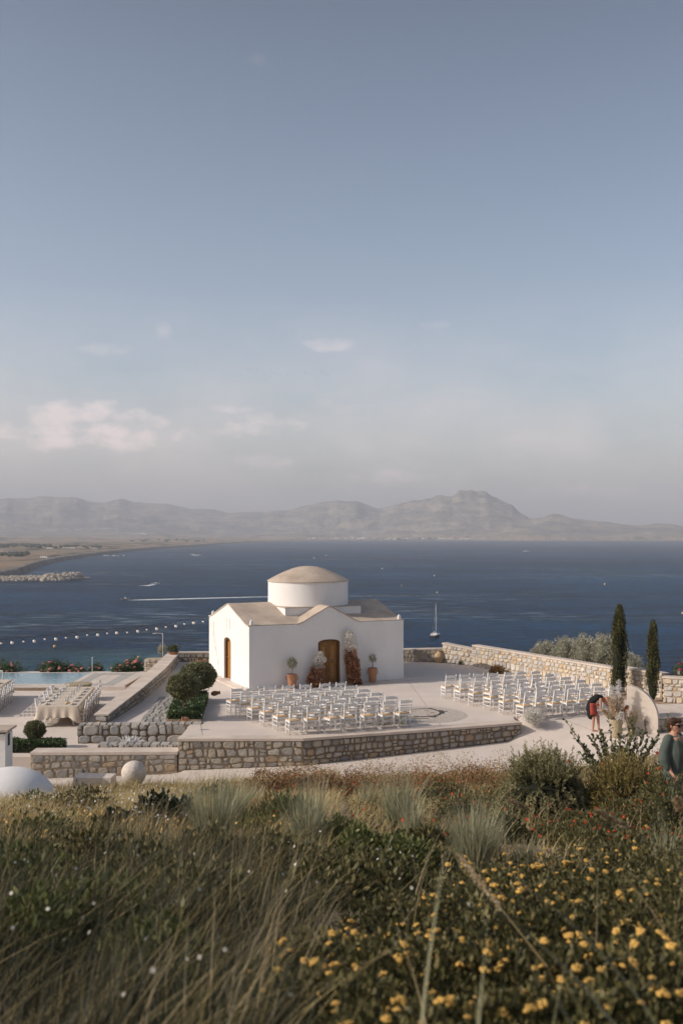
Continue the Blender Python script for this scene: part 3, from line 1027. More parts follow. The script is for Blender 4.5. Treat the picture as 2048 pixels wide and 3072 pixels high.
grid_sheet('road', -42, 42, 240, 29.3, 34.8, 22, lambda x, y: road_h(x, y) - (.8 * smooth(30.6, 31.2, y) if x < -5.2 else (0 if x > 6.2 else .25 * smooth(33.9, 34.4, y))) - .004, M['concrete'])
grid_sheet('planted_slope', -42, 42, 260, -14, 29.5, 150, slope_h, M['soil'])
M['scrubland'] = mat('scrub_hillside', rgb(.22, .19, .13), .95, var=.3, scale=.3, col2=rgb(.10, .11, .06), bump=1, bscale=2)
grid_sheet('seaward_hillside', -70, 70, 60, 50.4, 190, 60, lambda x, y: -.75 - (y - 50.4) * .33 + (0 if y < 51 else 1.2 * mnoise.noise(Vector((x * .07, y * .07, 1))) * min(1, (y - 50.4) / 8)), M['scrubland'])


# saw-cut joints of the paving
M['joint'] = mat('paving_joint', rgb(.33, .28, .24), .95)
for (a_, b_) in [((-4.4, 31.6), (-6.9, 45.5)), ((-.6, 31.6), (-1.6, 40.9)), ((3.3, 33.1), (2.9, 43.0)), ((7.2, 34.9), (6.2, 47.5)), ((3.6, 31.2), (4.3, 29.6)), ((4.6, 38.2), (10.6, 39.3)), ((10.8, 30.0), (7.6, 34.6))]:
    d_ = (Vector(b_) - Vector(a_)).normalized(); nn = Vector((d_.y, -d_.x)) * .009
    zf = (lambda x, y: .004) if a_[1] > 31.5 else (lambda x, y: road_h(x, y) + .003)
    V_ = []
    for k in range(13):
        q = Vector(a_).lerp(Vector(b_), k / 12)
        V_ += [(q.x - nn.x, q.y - nn.y, zf(q.x, q.y)), (q.x + nn.x, q.y + nn.y, zf(q.x, q.y))]
    jb = MB(); jb.add(V_, [(2 * k, 2 * k + 1, 2 * k + 3, 2 * k + 2) for k in range(12)])
    tag(jb.build('paving_joint', M['joint']), None, None, None, 'structure')


# ------------------------------------------------------------------ rubble masonry
def rubble(root, p0, p1, zb, zt, h, m_, seed, gap=.022, prot=.035, wide=1.35, name='stone'):
    """lay stones on the face p0 -> p1 whose outward side is to the right hand of p0 -> p1; zb, zt: (z at p0, z at p1)"""
    R = random.Random(seed)
    p0 = Vector((p0[0], p0[1], 0)); p1 = Vector((p1[0], p1[1], 0))
    Lw = (p1 - p0).length
    u = (p1 - p0).normalized(); n = Vector((u.y, -u.x, 0))
    H0 = ((zt[0] - zb[0]) + (zt[1] - zb[1])) / 2
    rows = max(1, round(H0 / h))
    hs = [R.uniform(.62, 1.45) for _ in range(rows)]
    tot = sum(hs); acc = [0]
    for q in hs: acc.append(acc[-1] + q / tot)
    rh = H0 / rows

    def bound(i, s):
        v = acc[i]
        if 0 < i < rows: v += .24 / rows * mnoise.noise(Vector((s * 1.6, i * 3.1, seed)))  * 1.6
        return v
    org = root.location
    cnt = 0
    for r in range(rows):
        s = 0.0
        while s < Lw - .02:
            w = rh * (R.uniform(.6, wide + .75) if R.random() < .85 else R.uniform(.35, .6))
            if Lw - (s + w) < rh * .6: w = Lw - s
            cells = []
            sl = R.uniform(-.12, .12) * rh if s > 0 else 0
            sr = R.uniform(-.12, .12) * rh if s + w < Lw - .01 else 0
            q = R.random()
            a0, a1 = bound(r, s), bound(r, s + w)
            b0, b1 = bound(r + 1, s), bound(r + 1, s + w)
            if q < .26 and w < rh * 1.3 and rh > .12:
                k = R.uniform(.4, .6)
                c0 = a0 + (b0 - a0) * k; c1 = a1 + (b1 - a1) * (k + R.uniform(-.1, .1))
                cells = [((s, a0), (s + w, a1), (s + w, c1), (s, c0)), ((s, c0), (s + w, c1), (s + w, b1), (s, b0))]
            else:
                cells = [((s + sl, a0), (s + w - sr, a1), (s + w + sr, b1), (s - sl, b0))]
            for cell in cells:
                P = []
                for (ss, vv) in cell:
                    f = min(1, max(0, ss / Lw))
                    P.append(Vector((ss, (zb[0] + (zb[1] - zb[0]) * f) * (1 - vv) + (zt[0] + (zt[1] - zt[0]) * f) * vv)))
                c = sum(P, Vector((0, 0))) / 4
                ring = []
                for i in range(4):
                    A, B, D = P[i], P[(i + 1) % 4], P[(i - 1) % 4]
                    cut = R.uniform(.14, .34)
                    ring.append(A + (D - A) * cut * .8 + (c - A) * .04)
                    ring.append(A + (B - A) * cut * .8 + (c - A) * .04)
                size = max(.03, (P[0] - P[2]).length)
                k1 = 1 - gap / size * 2.2
                pr = prot * R.uniform(.55, 1.35)
                tx, tz = R.uniform(-.15, .15), R.uniform(-.15, .15)
                V = []
                for (kk, dep) in ((k1, -.03), (k1 * .97, pr * .55), (k1 * .80, pr)):
                    for q_ in ring:
                        jj = q_ - c
                        e = c + jj * kk * R.uniform(.95, 1.03)
                        dd = dep + (tx * jj.x + tz * jj.y) * (.35 if dep > 0 else 0)
                        V.append(p0 + u * e.x + n * dd + Vector((0, 0, e.y)))
                V.append(p0 + u * c.x + n * (pr * R.uniform(.95, 1.3)) + Vector((0, 0, c.y)))
                cw = p0 + u * c.x + Vector((0, 0, c.y))
                Fc = []
                for rr in range(2):
                    for i in range(8):
                        Fc.append((rr * 8 + i, rr * 8 + (i + 1) % 8, rr * 8 + 8 + (i + 1) % 8, rr * 8 + 8 + i))
                for i in range(8): Fc.append((16 + i, 16 + (i + 1) % 8, 24))
                me = bpy.data.meshes.new(name)
                me.from_pydata([tuple(v - cw) for v in V], [], Fc)
                me.materials.append(m_)
                link_mesh(name, me, root, cw - org)
                cnt += 1
            s += w
    return cnt


def wall_core(root, quad, z0, zt, m_=None, name='wall_core'):
    b = MB(); b.prism(quad, z0, zt)
    return b.build(name, m_ or M['mortar'], root, world=True)


def offs(p0, p1, t):
    u = (Vector(p1) - Vector(p0)).normalized(); n = Vector((u.y, -u.x))
    return (p0[0] + n.x * t, p0[1] + n.y * t), (p1[0] + n.x * t, p1[1] + n.y * t)


def simple_wall(root, p0, p1, zb, zt, T, h, m_, seed, core=None, cop=.06, over=.03, ends=(True, True), **kw):
    """a straight wall with a front face p0->p1 (outward to the right hand), thickness T behind"""
    a, b_ = offs(p0, p1, -T)
    quad = [p0, p1, b_, a]
    c = cop
    wall_core(root, quad, [zb[0] - .15, zb[1] - .15, zb[1] - .15, zb[0] - .15], [zt[0] - c, zt[1] - c, zt[1] - c, zt[0] - c], core)
    rubble(root, p0, p1, zb, (zt[0] - c, zt[1] - c), h, m_, seed, **kw)
    if ends[1]: rubble(root, p1, b_, (zb[1], zb[1]), (zt[1] - c, zt[1] - c), h, m_, seed + 50, **kw)
    if ends[0]: rubble(root, a, p0, (zb[0], zb[0]), (zt[0] - c, zt[0] - c), h, m_, seed + 70, **kw)
    if cop > 0:
        f0, f1 = offs(p0, p1, over)
        g0, g1 = offs(p0, p1, -T - over)
        u = (Vector(p1) - Vector(p0)).normalized() * over
        q = [(f0[0] - u.x, f0[1] - u.y), (f1[0] + u.x, f1[1] + u.y), (g1[0] + u.x, g1[1] + u.y), (g0[0] - u.x, g0[1] - u.y)]
        b = MB(); b.prism(q, [zt[0] - c, zt[1] - c, zt[1] - c, zt[0] - c], [zt[0], zt[1], zt[1], zt[0]])
        b.build('coping', M['coping'], root, world=True)


def wall_root(x, y, z, label, group='rubble stone walls around the terrace'):
    o = empty('stone_wall', (x, y, z), label, 'stone wall', group)
    o['kind'] = 'thing'
    return o


# front retaining wall of the plaza
r = wall_root(0, 31.6, -.8, 'long dark rubble retaining wall along the front edge of the plaza below the chairs')
for i in range(3):
    p0, p1 = FRONT[i], FRONT[i + 1]
    z0, z1 = road_z(p0[0]), road_z(p1[0])
    a, b_ = offs(p0, p1, -.45)
    wall_core(r, [p0, p1, b_, a], [z0 - .3, z1 - .3, z1 - .3, z0 - .3], -.075, M['mortar3'] if i == 0 else None)
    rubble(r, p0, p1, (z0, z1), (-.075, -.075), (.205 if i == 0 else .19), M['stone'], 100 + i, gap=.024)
    if i == 2: rubble(r, p1, b_, (z1, z1), (-.075, -.075), (.205 if i == 0 else .19), M['stone'], 120)
    if i == 0: rubble(r, a, p0, (z0, z0), (-.075, -.075), .21, M['cobble'], 121)
cop = MB()
FO = []; BI = []
for i, p in enumerate(FRONT):
    d = (Vector(FRONT[min(i + 1, 3)]) - Vector(FRONT[max(i - 1, 0)])).normalized()
    FO.append((p[0] + d.y * .03, p[1] - d.x * .03)); BI.append((p[0] - d.y * .5, p[1] + d.x * .5))
FO[0] = (FO[0][0] - .04, FO[0][1]); BI[0] = (BI[0][0] - .04, BI[0][1]); FO[3] = (FO[3][0] + .03, FO[3][1] + .01); BI[3] = (BI[3][0] + .03, BI[3][1] + .01)
for i in range(3): cop.prism([FO[i], FO[i + 1], BI[i + 1], BI[i]], -.072, .006)
cop.build('coping', M['coping'], r, world=True)

# lower wall at left
r = wall_root(-7.4, 31, -1.2, 'lower rubble wall with pale coping at left, behind the white stone ball')
simple_wall(r, (-9.65, 31.0), (-5.12, 31.0), (-1.35, -1.0), (-.42, -.40), .62, .20, M['stone'], 140, cop=.085, ends=(True, False), core=M['mortar2'])

# block wall of two courses
r = wall_root(-6.7, 33.4, ZT, 'two course wall of rough grey blocks in front of the ramp and topiary bed')
p0, p1 = (-8.76, 33.15), (-4.66, 33.35)
wall_core(r, [p0, p1, (p1[0], p1[1] + .36), (p0[0], p0[1] + .36)], ZT - .3, .0, M['mortar'])
rubble(r, p0, p1, (ZT, ZT), (.015, .015), .29, M['cobble'], 160, gap=.02, prot=.04, wide=1.1)
rubble(r, p1, (p1[0], p1[1] + .36), (ZT, ZT), (.015, .015), .29, M['cobble'], 161, gap=.02)
rubble(r, (p0[0], p0[1] + .36), p0, (ZT, ZT), (.015, .015), .29, M['cobble'], 162, gap=.02)
R_ = random.Random(4)
s = -8.76
while s < -4.75:                       # the top faces of the blocks
    w = R_.uniform(.2, .34)
    b = MB(); y0 = 33.15 + (s + 8.76) * .05
    b.box((s + w / 2, y0 + .19, .01), (w - .025, .36, .06), taper=.88)
    b.build('capping_stone', M['cobble'], r, world=True)
    s += w
# low kerb of blocks below it
r = wall_root(-6.6, 32.3, ZT, 'single low course of grey blocks in front of the two course wall')
wall_core(r, [(-7.9, 32.3), (-5.3, 32.25), (-5.3, 32.7), (-7.9, 32.75)], ZT - .2, ZT + .13, M['mortar'])
rubble(r, (-7.9, 32.3), (-5.3, 32.25), (ZT, ZT), (ZT + .16, ZT + .16), .16, M['cobble'], 170, gap=.018, prot=.03)
s = -7.9
while s < -5.4:
    w = R_.uniform(.2, .34)
    b = MB(); b.box((s + w / 2, 32.5, ZT + .13), (w - .025, .42, .06), taper=.9); b.build('capping_stone', M['cobble'], r, world=True); s += w

# diagonal parapet between dining terrace and ramp
r = wall_root(-8, 41, 0, 'long parapet wall running from the dining table to the sea with a broad pale coping')
PT = [.32, .50, .58, .46]
for i in range(3):
    q = [PAR_L[i], PAR_R[i], PAR_R[i + 1], PAR_L[i + 1]]
    wall_core(r, q, -.8, [PT[i] - .05, PT[i] - .05, PT[i + 1] - .05, PT[i + 1] - .05])
    rubble(r, PAR_R[i], PAR_R[i + 1], (0, 0), (PT[i] - .05, PT[i + 1] - .05), .17, M['stone'], 180 + i, gap=.02)
    b = MB(); e = .03
    b.prism([(q[0][0] - e, q[0][1] - (e if i == 0 else 0)), (q[1][0] + e, q[1][1] - (e if i == 0 else 0)), (q[2][0] + e, q[2][1]), (q[3][0] - e, q[3][1])],
            [PT[i] - .05] * 2 + [PT[i + 1] - .05] * 2, [PT[i]] * 2 + [PT[i + 1]] * 2)
    b.build('coping', M['coping'], r, world=True)
rubble(r, PAR_L[0], PAR_R[0], (ZT, ZT), (PT[0] - .05, PT[0] - .05), .28, M['cobble'], 185)

# seaward walls behind the chapel
r = wall_root(-5.5, 50, 0, 'dark seaward wall between the parapet and the left side of the chapel')
simple_wall(r, (-8.1, 49.6), (-2.6, 50.1), (0, 0), (.47, .46), .35, .2, M['stone'], 200, ends=(False, False))
r = wall_root(1, 49.8, 0, 'seaward wall behind the right side of the chapel beside the big jar')
simple_wall(r, (-2.5, 50.1), (5.0, 49.35), (0, 0), (.46, .70), .35, .2, M['stone'], 205, ends=(False, False), core=M['mortar2'])
# right hand long wall
r = wall_root(5.7, 48.7, 0, 'first short stretch of pale stone wall behind the big jar')
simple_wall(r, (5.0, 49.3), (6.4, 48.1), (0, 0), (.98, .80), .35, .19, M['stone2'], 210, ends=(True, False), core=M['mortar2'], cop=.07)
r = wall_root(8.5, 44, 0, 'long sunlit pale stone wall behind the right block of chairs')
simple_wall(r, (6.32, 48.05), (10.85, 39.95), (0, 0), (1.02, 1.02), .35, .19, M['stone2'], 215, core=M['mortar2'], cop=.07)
r = wall_root(11.8, 39, 0, 'pale stone wall between the tall and the short cypress')
simple_wall(r, (11.15, 40.55), (12.35, 38.45), (0, 0), (1.0, 1.0), .35, .19, M['stone2'], 220, core=M['mortar2'], cop=.07)
rubble(r, (10.95, 40.4), (11.15, 40.55), (0, 0), (.93, .93), .19, M['stone2'], 224)
r = wall_root(13, 37, 0, 'pale stone wall to the right of the short cypress')
simple_wall(r, (12.15, 37.6), (17.5, 34.9), (0, 0), (1.0, 1.0), .35, .19, M['stone2'], 228, core=M['mortar2'], cop=.07)
# low wall at right with top slab, behind the woman
r = wall_root(11, 33, 0, 'low dark stone wall with flat top at right behind the woman in green')
simple_wall(r, (9.75, 32.0), (14.5, 32.7), (-.05, -.05), (.48, .50), 2.2, .2, M['stone'], 235, cop=.05, ends=(True, False))

# cobbled edging and bed of the topiaries
bed = [(-5.95, 33.75), (-4.75, 33.75), (-5.15, 38.6), (-6.35, 38.6)]
sheet('planting_bed', [(bed, -.1, .07)], M['soil'])
R_ = random.Random(9)
r = empty('cobbled_strip', (-6.3, 36, 0), 'strip of rough grey cobbles between the ramp and the topiary bed', 'paving strip')
for j in range(19):
    y0 = 33.75 + j * .27
    xl = -6.85 + (y0 - 33.75) * -.05; xr = -6.0 - (y0 - 33.75) * .08
    x = xl
    while x < xr - .05:
        w = R_.uniform(.17, .27)
        b = MB(); b.box((min(x, xr - .1) + w / 2, y0 + .13 + R_.uniform(-.02, .02), .02), (w - .03, .24, .06), rz=R_.uniform(-.12, .12), taper=.8)
        b.build('cobble', M['cobble'], r, world=True)
        x += w

# ------------------------------------------------------------------ chapel
A = Vector((-3.77, 40.67)); U = Vector((.9137, .4063)); Vv = Vector((-.4063, .9137))
LU, LV = 7.09, 5.71
EZ = 2.635
chap = empty('chapel', (A.x, A.y, 0), 'small white domed chapel with beige cement roof standing by the sea', 'chapel')
chap['kind'] = 'thing'


def cp(u, v, z):
    return (A.x + U.x * u + Vv.x * v, A.y + U.y * u + Vv.y * v, z)


def prof(q):
    P = [(0, 0), (.08, .02), (.2, .12), (.32, .26), (.5, .47), (.75, .75), (.9, .92), (.96, .98), (1, 1)]
    return interp(P, q)


QS = [0, .04, .08, .14, .2, .32, .45, .6, .75, .85, .93, 1]
VC, UC, UH = 2.83, 3.57, 1.50
gl = [(q * VC, EZ + .73 * prof(q)) for q in QS] + [(LV - q * (LV - VC), EZ + .73 * prof(q)) for q in QS[-2::-1]]        # transverse profile over v
gf = [(UC - UH + q * UH, EZ + .70 * prof(q)) for q in QS] + [(UC + UH - q * UH, EZ + .70 * prof(q)) for q in QS[-2::-1]]   # front gable over u


def arch(x0, x1, zs, zt, n=10):
    c = (x0 + x1) / 2; w = (x1 - x0) / 2
    return [(c - w * math.cos(PI * k / n), zs + (zt - zs) * math.sin(PI * k / n) ** .8) for k in range(n + 1)]


D1 = (3.05, 4.07, 1.76, 1.92)     # front door: u0, u1, spring, top
D2 = (2.43, 3.43, 1.66, 1.87)     # side door on the left face
walls = MB()
LOW = .035
# front face
notch = [(D1[0], -.3)] + arch(*D1) + [(D1[1], -.3)]
poly = [(0, -.3)] + notch + [(LU, -.3), (LU, EZ - LOW)] + [(x, z - LOW) for x, z in reversed(gf)] + [(0, EZ - LOW)]
walls.add([cp(x, 0, z) for x, z in poly], [tuple(range(len(poly)))])
# left face (u = 0): coordinates v
notch2 = [(D2[0], -.3)] + arch(*D2) + [(D2[1], -.3)]
poly = [(0, -.3)] + notch2 + [(LV, -.3)] + [(v, z - LOW) for v, z in reversed(gl)]
walls.add([cp(0, x, z) for x, z in poly], [tuple(reversed(range(len(poly))))])
poly = [(0, -.3), (LV, -.3)] + [(v, z - LOW) for v, z in reversed(gl)]
walls.add([cp(LU, x, z) for x, z in poly], [tuple(range(len(poly)))])
poly = [(0, -.3), (LU, -.3), (LU, EZ - LOW)] + [(x, z - LOW) for x, z in reversed(gf)] + [(0, EZ - LOW)]
walls.add([cp(x, LV, z) for x, z in poly], [tuple(reversed(range(len(poly))))])
# reveals
for nt_, fn in ((notch, lambda x, d, z: cp(x, d, z)), (notch2, lambda x, d, z: cp(d, x, z))):
    n = len(nt_)
    vs = [fn(x, 0, z) for x, z in nt_] + [fn(x, .30, z) for x, z in nt_]
    walls.add(vs, [(i, i + 1, n + i + 1, n + i) for i in range(n - 1)] + [tuple(range(n, 2 * n))])
walls.build('wall', M['plaster'], chap, world=True)


def roof_prism(profile, fn, length0, length1, thick=.05):
    b = MB(); n = len(profile)
    vs = []
    for t_ in (length0, length1):
        vs += [fn(x, t_, z) for x, z in profile] + [fn(x, t_, z - thick) for x, z in profile]
    fs = []
    m2 = 2 * n
    for i in range(n - 1):
        fs.append((i, i + 1, m2 + i + 1, m2 + i))
        fs.append((n + i + 1, n + i, m2 + n + i, m2 + n + i + 1))
        fs.append((i + 1, i, n + i, n + i + 1))
        fs.append((m2 + i, m2 + i + 1, m2 + n + i + 1, m2 + n + i))
    fs += [(0, m2, m2 + n, n), (n - 1, n + n - 1, m2 + n + n - 1, m2 + n - 1)]
    b.add(vs, fs)
    return b


glo = [(.006, EZ - .002)] + gl[1:-1] + [(LV + .03, EZ - .005)]
roof_prism(glo, lambda x, t_, z: cp(t_, x, z), -.03, LU + .03).build('roof', M['roofcem'], chap, world=True, auto=50)
roof_prism(gf, lambda x, t_, z: cp(x, t_, z + .004), -.035, LV + .035).build('gable_roof', M['roofcem'], chap, world=True, auto=50)
DC = cp(3.73, 2.80, 0)
b = MB(); hw = 1.78
b.prism([cp(3.76 - hw, 2.86 - hw, 0)[:2], cp(3.76 + hw, 2.86 - hw, 0)[:2], cp(3.76 + hw, 2.86 + hw, 0)[:2], cp(3.76 - hw, 2.86 + hw, 0)[:2]], 2.5, 3.20)
b.build('drum_base', M['plaster'], chap, world=True)
b = MB(); b.prism([cp(3.76 - hw - .02, 2.86 - hw - .02, 0)[:2], cp(3.76 + hw + .02, 2.86 - hw - .02, 0)[:2], cp(3.76 + hw + .02, 2.86 + hw + .02, 0)[:2], cp(3.76 - hw - .02, 2.86 + hw + .02, 0)[:2]], 3.20, 3.235)
b.build('drum_base_cap', M['roofcem'], chap, world=True)
b = MB(); b.lathe([(1.80, 3.2), (1.79, 3.6), (1.79, 4.275)], 72, c=(DC[0], DC[1], 0)); b.build('drum', M['plaster'], chap, world=True, auto=40)
b = MB(); b.lathe([(1.79, 4.26), (1.835, 4.265), (1.83, 4.30), (1.70, 4.375), (1.52, 4.47), (1.34, 4.56), (1.08, 4.68), (.82, 4.785), (.6, 4.86), (.40, 4.905), (.2, 4.93), (.02, 4.938)], 72, c=(DC[0], DC[1], 0)); b.build('dome', M['roofcem'], chap, world=True, auto=40)
for (u_, v_) in ((.15, .12), (LU - .15, .12), (.15, LV - .15), (LU - .15, LV - .15)):
    b = MB(); b.box(cp(u_, v_, EZ + .08), (.13, .13, .16), rz=.42, taper=.85); b.box(cp(u_, v_, EZ + .185), (.09, .09, .05), rz=.42, taper=.6); b.build('finial', M['plaster'], chap, world=True)
# niche drawn on the left gable
b = MB()
for (a0, a1, z0, z1) in ((2.54, 3.05, 2.70, 2.73), (2.54, 2.565, 2.24, 2.70), (3.025, 3.05, 2.24, 2.70)):
    q = [cp(-.018, a0, 0)[:2], cp(-.018, a1, 0)[:2], cp(.005, a1, 0)[:2], cp(.005, a0, 0)[:2]]
    b.prism(list(reversed(q)), z0, z1)
b.build('niche_frame', M['plaster'], chap, world=True)
# buttress at the far right
b = MB(); b.prism([cp(LU - .001, 2.2, 0)[:2], cp(LU + .32, 2.2, 0)[:2], cp(LU + .32, 4.4, 0)[:2], cp(LU - .001, 4.4, 0)[:2]], -.1, 2.12); b.build('buttress', M['plaster'], chap, world=True)
# apron step along the base
b = MB()
b.prism([cp(-.45, -.32, 0)[:2], cp(LU + .75, -.32, 0)[:2], cp(LU + .75, .35, 0)[:2], cp(LU + 1.1, 2.4, 0)[:2], cp(LU + .3, 2.6, 0)[:2], cp(LU - .2, .2, 0)[:2], cp(.2, .2, 0)[:2], cp(.2, LV, 0)[:2], cp(-.45, LV, 0)[:2]], -.1, .045)
b.build('step', M['concrete'], chap, world=True)


def wood_door(fn, spec, label, mat_leaf, planks=6, panels=True):
    x0, x1, zs, zt = spec
    dr = empty('door', (A.x, A.y, 0)); dr.parent = chap; dr.location = (0, 0, 0)
    W_ = x1 - x0
    dr['label'] = label

    class P_:  # the parent location for world building
        pass

    def put(mb, nm, m_):
        o = mb.build(nm, m_, None)
        for v in o.data.vertices:
            v.co.x -= A.x; v.co.y -= A.y
        o.parent = dr
        return o
    fr = .085
    outer = [(x0, .04)] + arch(x0, x1, zs, zt) + [(x1, .04)]
    inner = [(x0 + fr, .04)] + arch(x0 + fr, x1 - fr, zs, zt - fr) + [(x1 - fr, .04)]
    n = len(outer)
    b = MB()
    vs = [fn(x, .06, z) for x, z in outer] + [fn(x, .06, z) for x, z in inner] + [fn(x, .20, z) for x, z in outer] + [fn(x, .20, z) for x, z in inner]
    fs = []
    for i in range(n - 1):
        fs += [(i, n + i, n + i + 1, i + 1), (n + i, 3 * n + i, 3 * n + i + 1, n + i + 1), (2 * n + i, i, i + 1, 2 * n + i + 1)]
    b.add(vs, fs); put(b, 'frame', M['wooddark'])
    leafp = [(x0 + fr, .05)] + arch(x0 + fr, x1 - fr, zs, zt - fr) + [(x1 - fr, .05)]
    m_ = len(leafp)
    b = MB(); b.add([fn(x, .17, z) for x, z in leafp] + [fn(x, .21, z) for x, z in leafp], [tuple(range(m_))] + [(i, (i + 1) % m_, m_ + (i + 1) % m_, m_ + i) for i in range(m_)])
    put(b, 'leaf', mat_leaf)

    def slab(a0, a1, z0, z1, d0, nm, m2):
        b = MB()
        c = [(a0, z0), (a1, z0), (a1, z1), (a0, z1)]
        b.add([fn(x, d0, z) for x, z in c] + [fn(x, .175, z) for x, z in c], [(0, 1, 2, 3), (0, 4, 5, 1), (1, 5, 6, 2), (2, 6, 7, 3), (3, 7, 4, 0)])
        put(b, nm, m2)
    a0, a1 = x0 + fr, x1 - fr
    if panels:
        for k in range(2):
            xa = a0 + .02 + k * (a1 - a0) / 2; xb = xa + (a1 - a0) / 2 - .04
            slab(xa, xa + .06, .07, zs - .02, .145, 'stile', M['wood'])
            slab(xb - .06, xb, .07, zs - .02, .145, 'stile', M['wood'])
            for (za, zb_) in ((.07, .16), (.92, 1.01), (zs - .11, zs - .02)): slab(xa + .06, xb - .06, za, zb_, .145, 'rail', M['wood'])
            slab(xa + .1, xb - .1, .21, .87, .155, 'panel', M['woodlight'])
            slab(xa + .1, xb - .1, 1.06, zs - .16, .155, 'panel', M['woodlight'])
    else:
        w = (a1 - a0) / planks
        for k in range(planks): slab(a0 + k * w + .006, a0 + (k + 1) * w - .006, .06, zs - .01, .15, 'plank', M['woodlight'])
    b = MB(); c = fn((a0 + a1) / 2 + (.06 if panels else .34), .12, .98); b.ball(c, .03, 8, 6); put(b, 'handle', M['brass'])
    return dr


wood_door(lambda x, d, z: cp(x, d, z), D1, 'dark brown arched double door with panels', M['wood'])
wood_door(lambda x, d, z: cp(d, x, z), D2, 'lighter arched plank door on the sunlit side', M['woodlight'], planks=6, panels=False)
# ------------------------------------------------------------------ plants
RG = np.random.default_rng(12)


def unit(v):
    return v / np.maximum(1e-9, np.linalg.norm(v, axis=1, keepdims=True))


def leaves(P, D, length, width, tint, fold=.25, name='leaf_mass', mat_=None):
    """diamond leaves at points P pointing along D; returns verts, faces, tint"""
    n = len(P)
    length = np.broadcast_to(np.asarray(length, float), (n,))[:, None]
    width = np.broadcast_to(np.asarray(width, float), (n,))[:, None]
    D = unit(D)
    rnd_ = RG.normal(size=(n, 3))
    S_ = unit(np.cross(D, rnd_))
    N_ = np.cross(D, S_)
    a = P
    m = P + D * length * .5 - N_ * width * fold
    v = np.stack([a, m + S_ * width * .5 + N_ * width * fold, P + D * length, m - S_ * width * .5 + N_ * width * fold], 1).reshape(-1, 3)
    f = (np.arange(n) * 4)[:, None] + np.array([[0, 1, 2, 3]])
    t_ = np.repeat(tint, 4)
    return v, f, t_


def mk(name, v, f, t_, mat_, parent=None, loc=(0, 0, 0)):
    return link_mesh(name, fast_mesh(name, v, f, mat_, attrs={'tint': t_}), parent, loc)


def ball_points(n, r, shell=.35):
    d = unit(RG.normal(size=(n, 3)))
    k = 1 - shell * RG.random(n)[:, None] ** 1.5
    return d * k * np.asarray(r), d


def lumpy(d, amp, seed, freq=2.2):
    out = np.empty(len(d))
    for i, q in enumerate(d): out[i] = 1 + amp * mnoise.noise(Vector(q * freq) + Vector((seed, 0, 0)))
    return out


def ball_crown(name, parent, c, r, n, ls, lw, m_, seed=1, lump=.12, shell=.22, core=True, up=.2, outd=1.0, half=False, tintb=0.0):
    d = unit(RG.normal(size=(n, 3)))
    if half: d[:, 2] = np.abs(d[:, 2]) * 1.0 - .05; d = unit(d)
    k = (1 - shell * RG.random(n) ** 1.5) * lumpy(d, lump, seed)
    P = d * k[:, None] * np.asarray(r) + np.asarray(c)
    D = d * outd + RG.normal(size=(n, 3)) * .7 + np.array([0, 0, up])
    cl = np.array([mnoise.noise(Vector(q * 5) + Vector((seed, 3, 0))) for q in d])
    t_ = np.clip(.42 + .3 * cl + .2 * RG.normal(size=n) + tintb, 0, 1)
    v, f, t2 = leaves(P, D, ls * (0.7 + .6 * RG.random(n)), lw * (.7 + .6 * RG.random(n)), t_)
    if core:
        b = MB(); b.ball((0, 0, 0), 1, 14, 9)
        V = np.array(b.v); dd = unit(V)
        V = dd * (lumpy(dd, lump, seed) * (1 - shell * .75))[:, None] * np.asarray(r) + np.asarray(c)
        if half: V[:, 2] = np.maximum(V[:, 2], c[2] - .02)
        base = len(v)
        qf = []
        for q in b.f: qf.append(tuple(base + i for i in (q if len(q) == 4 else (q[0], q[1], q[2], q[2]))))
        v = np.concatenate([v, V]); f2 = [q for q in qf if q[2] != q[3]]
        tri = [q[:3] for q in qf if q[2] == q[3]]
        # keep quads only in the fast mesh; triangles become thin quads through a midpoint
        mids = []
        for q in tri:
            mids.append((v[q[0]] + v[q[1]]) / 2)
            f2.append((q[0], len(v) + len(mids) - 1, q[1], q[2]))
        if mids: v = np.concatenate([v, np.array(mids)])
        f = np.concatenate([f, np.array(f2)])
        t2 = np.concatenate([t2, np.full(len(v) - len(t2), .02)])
    return mk(name, v, f, t2, m_, parent)


def blades(P, h, w, lean, az, tint, m_, name, parent=None, seg=3, droop=.5, loc=(0, 0, 0)):
    """curved grass blades rooted at P"""
    n = len(P)
    w = np.broadcast_to(np.asarray(w, float), (n,))
    ax = np.stack([np.cos(az), np.sin(az), np.zeros(n)], 1)
    side = np.stack([-np.sin(az + RG.normal(size=n) * .8), np.cos(az + RG.normal(size=n) * .8), np.zeros(n)], 1)
    rows = []
    for k in range(seg + 1):
        s = k / seg
        up = h * (s - droop * lean * s * s * .5)
        out = h * lean * s ** 1.7
        c = P + ax * out[:, None] + np.array([0, 0, 1.0]) * up[:, None]
        ww = (w * (1 - .15 - .83 * s ** 1.5))[:, None]
        rows.append(c - side * ww * .5); rows.append(c + side * ww * .5)
    v = np.stack(rows, 1).reshape(-1, 3)
    m2 = 2 * (seg + 1)
    f = np.concatenate([(np.arange(n) * m2)[:, None] + np.array([[2 * k, 2 * k + 1, 2 * k + 3, 2 * k + 2]]) for k in range(seg)])
    t_ = np.repeat(tint, m2)
    return mk(name, v, f, t_, m_, parent, loc)


def slope_pts(X, Y):
    return np.array([slope_h(x, y) for x, y in zip(X, Y)])


def in_view(n, y0, y1, x0f=-.36, x1f=.36, margin=.3):
    """n points on the slope between distances y0, y1, even per area, inside the width the photo can see (and a step beyond)"""
    y = np.sqrt(y0 * y0 + RG.random(n) * (y1 * y1 - y0 * y0))
    x = (x0f + (x1f - x0f) * RG.random(n)) * y
    x += np.sign(x) * margin * RG.random(n)
    return x, y


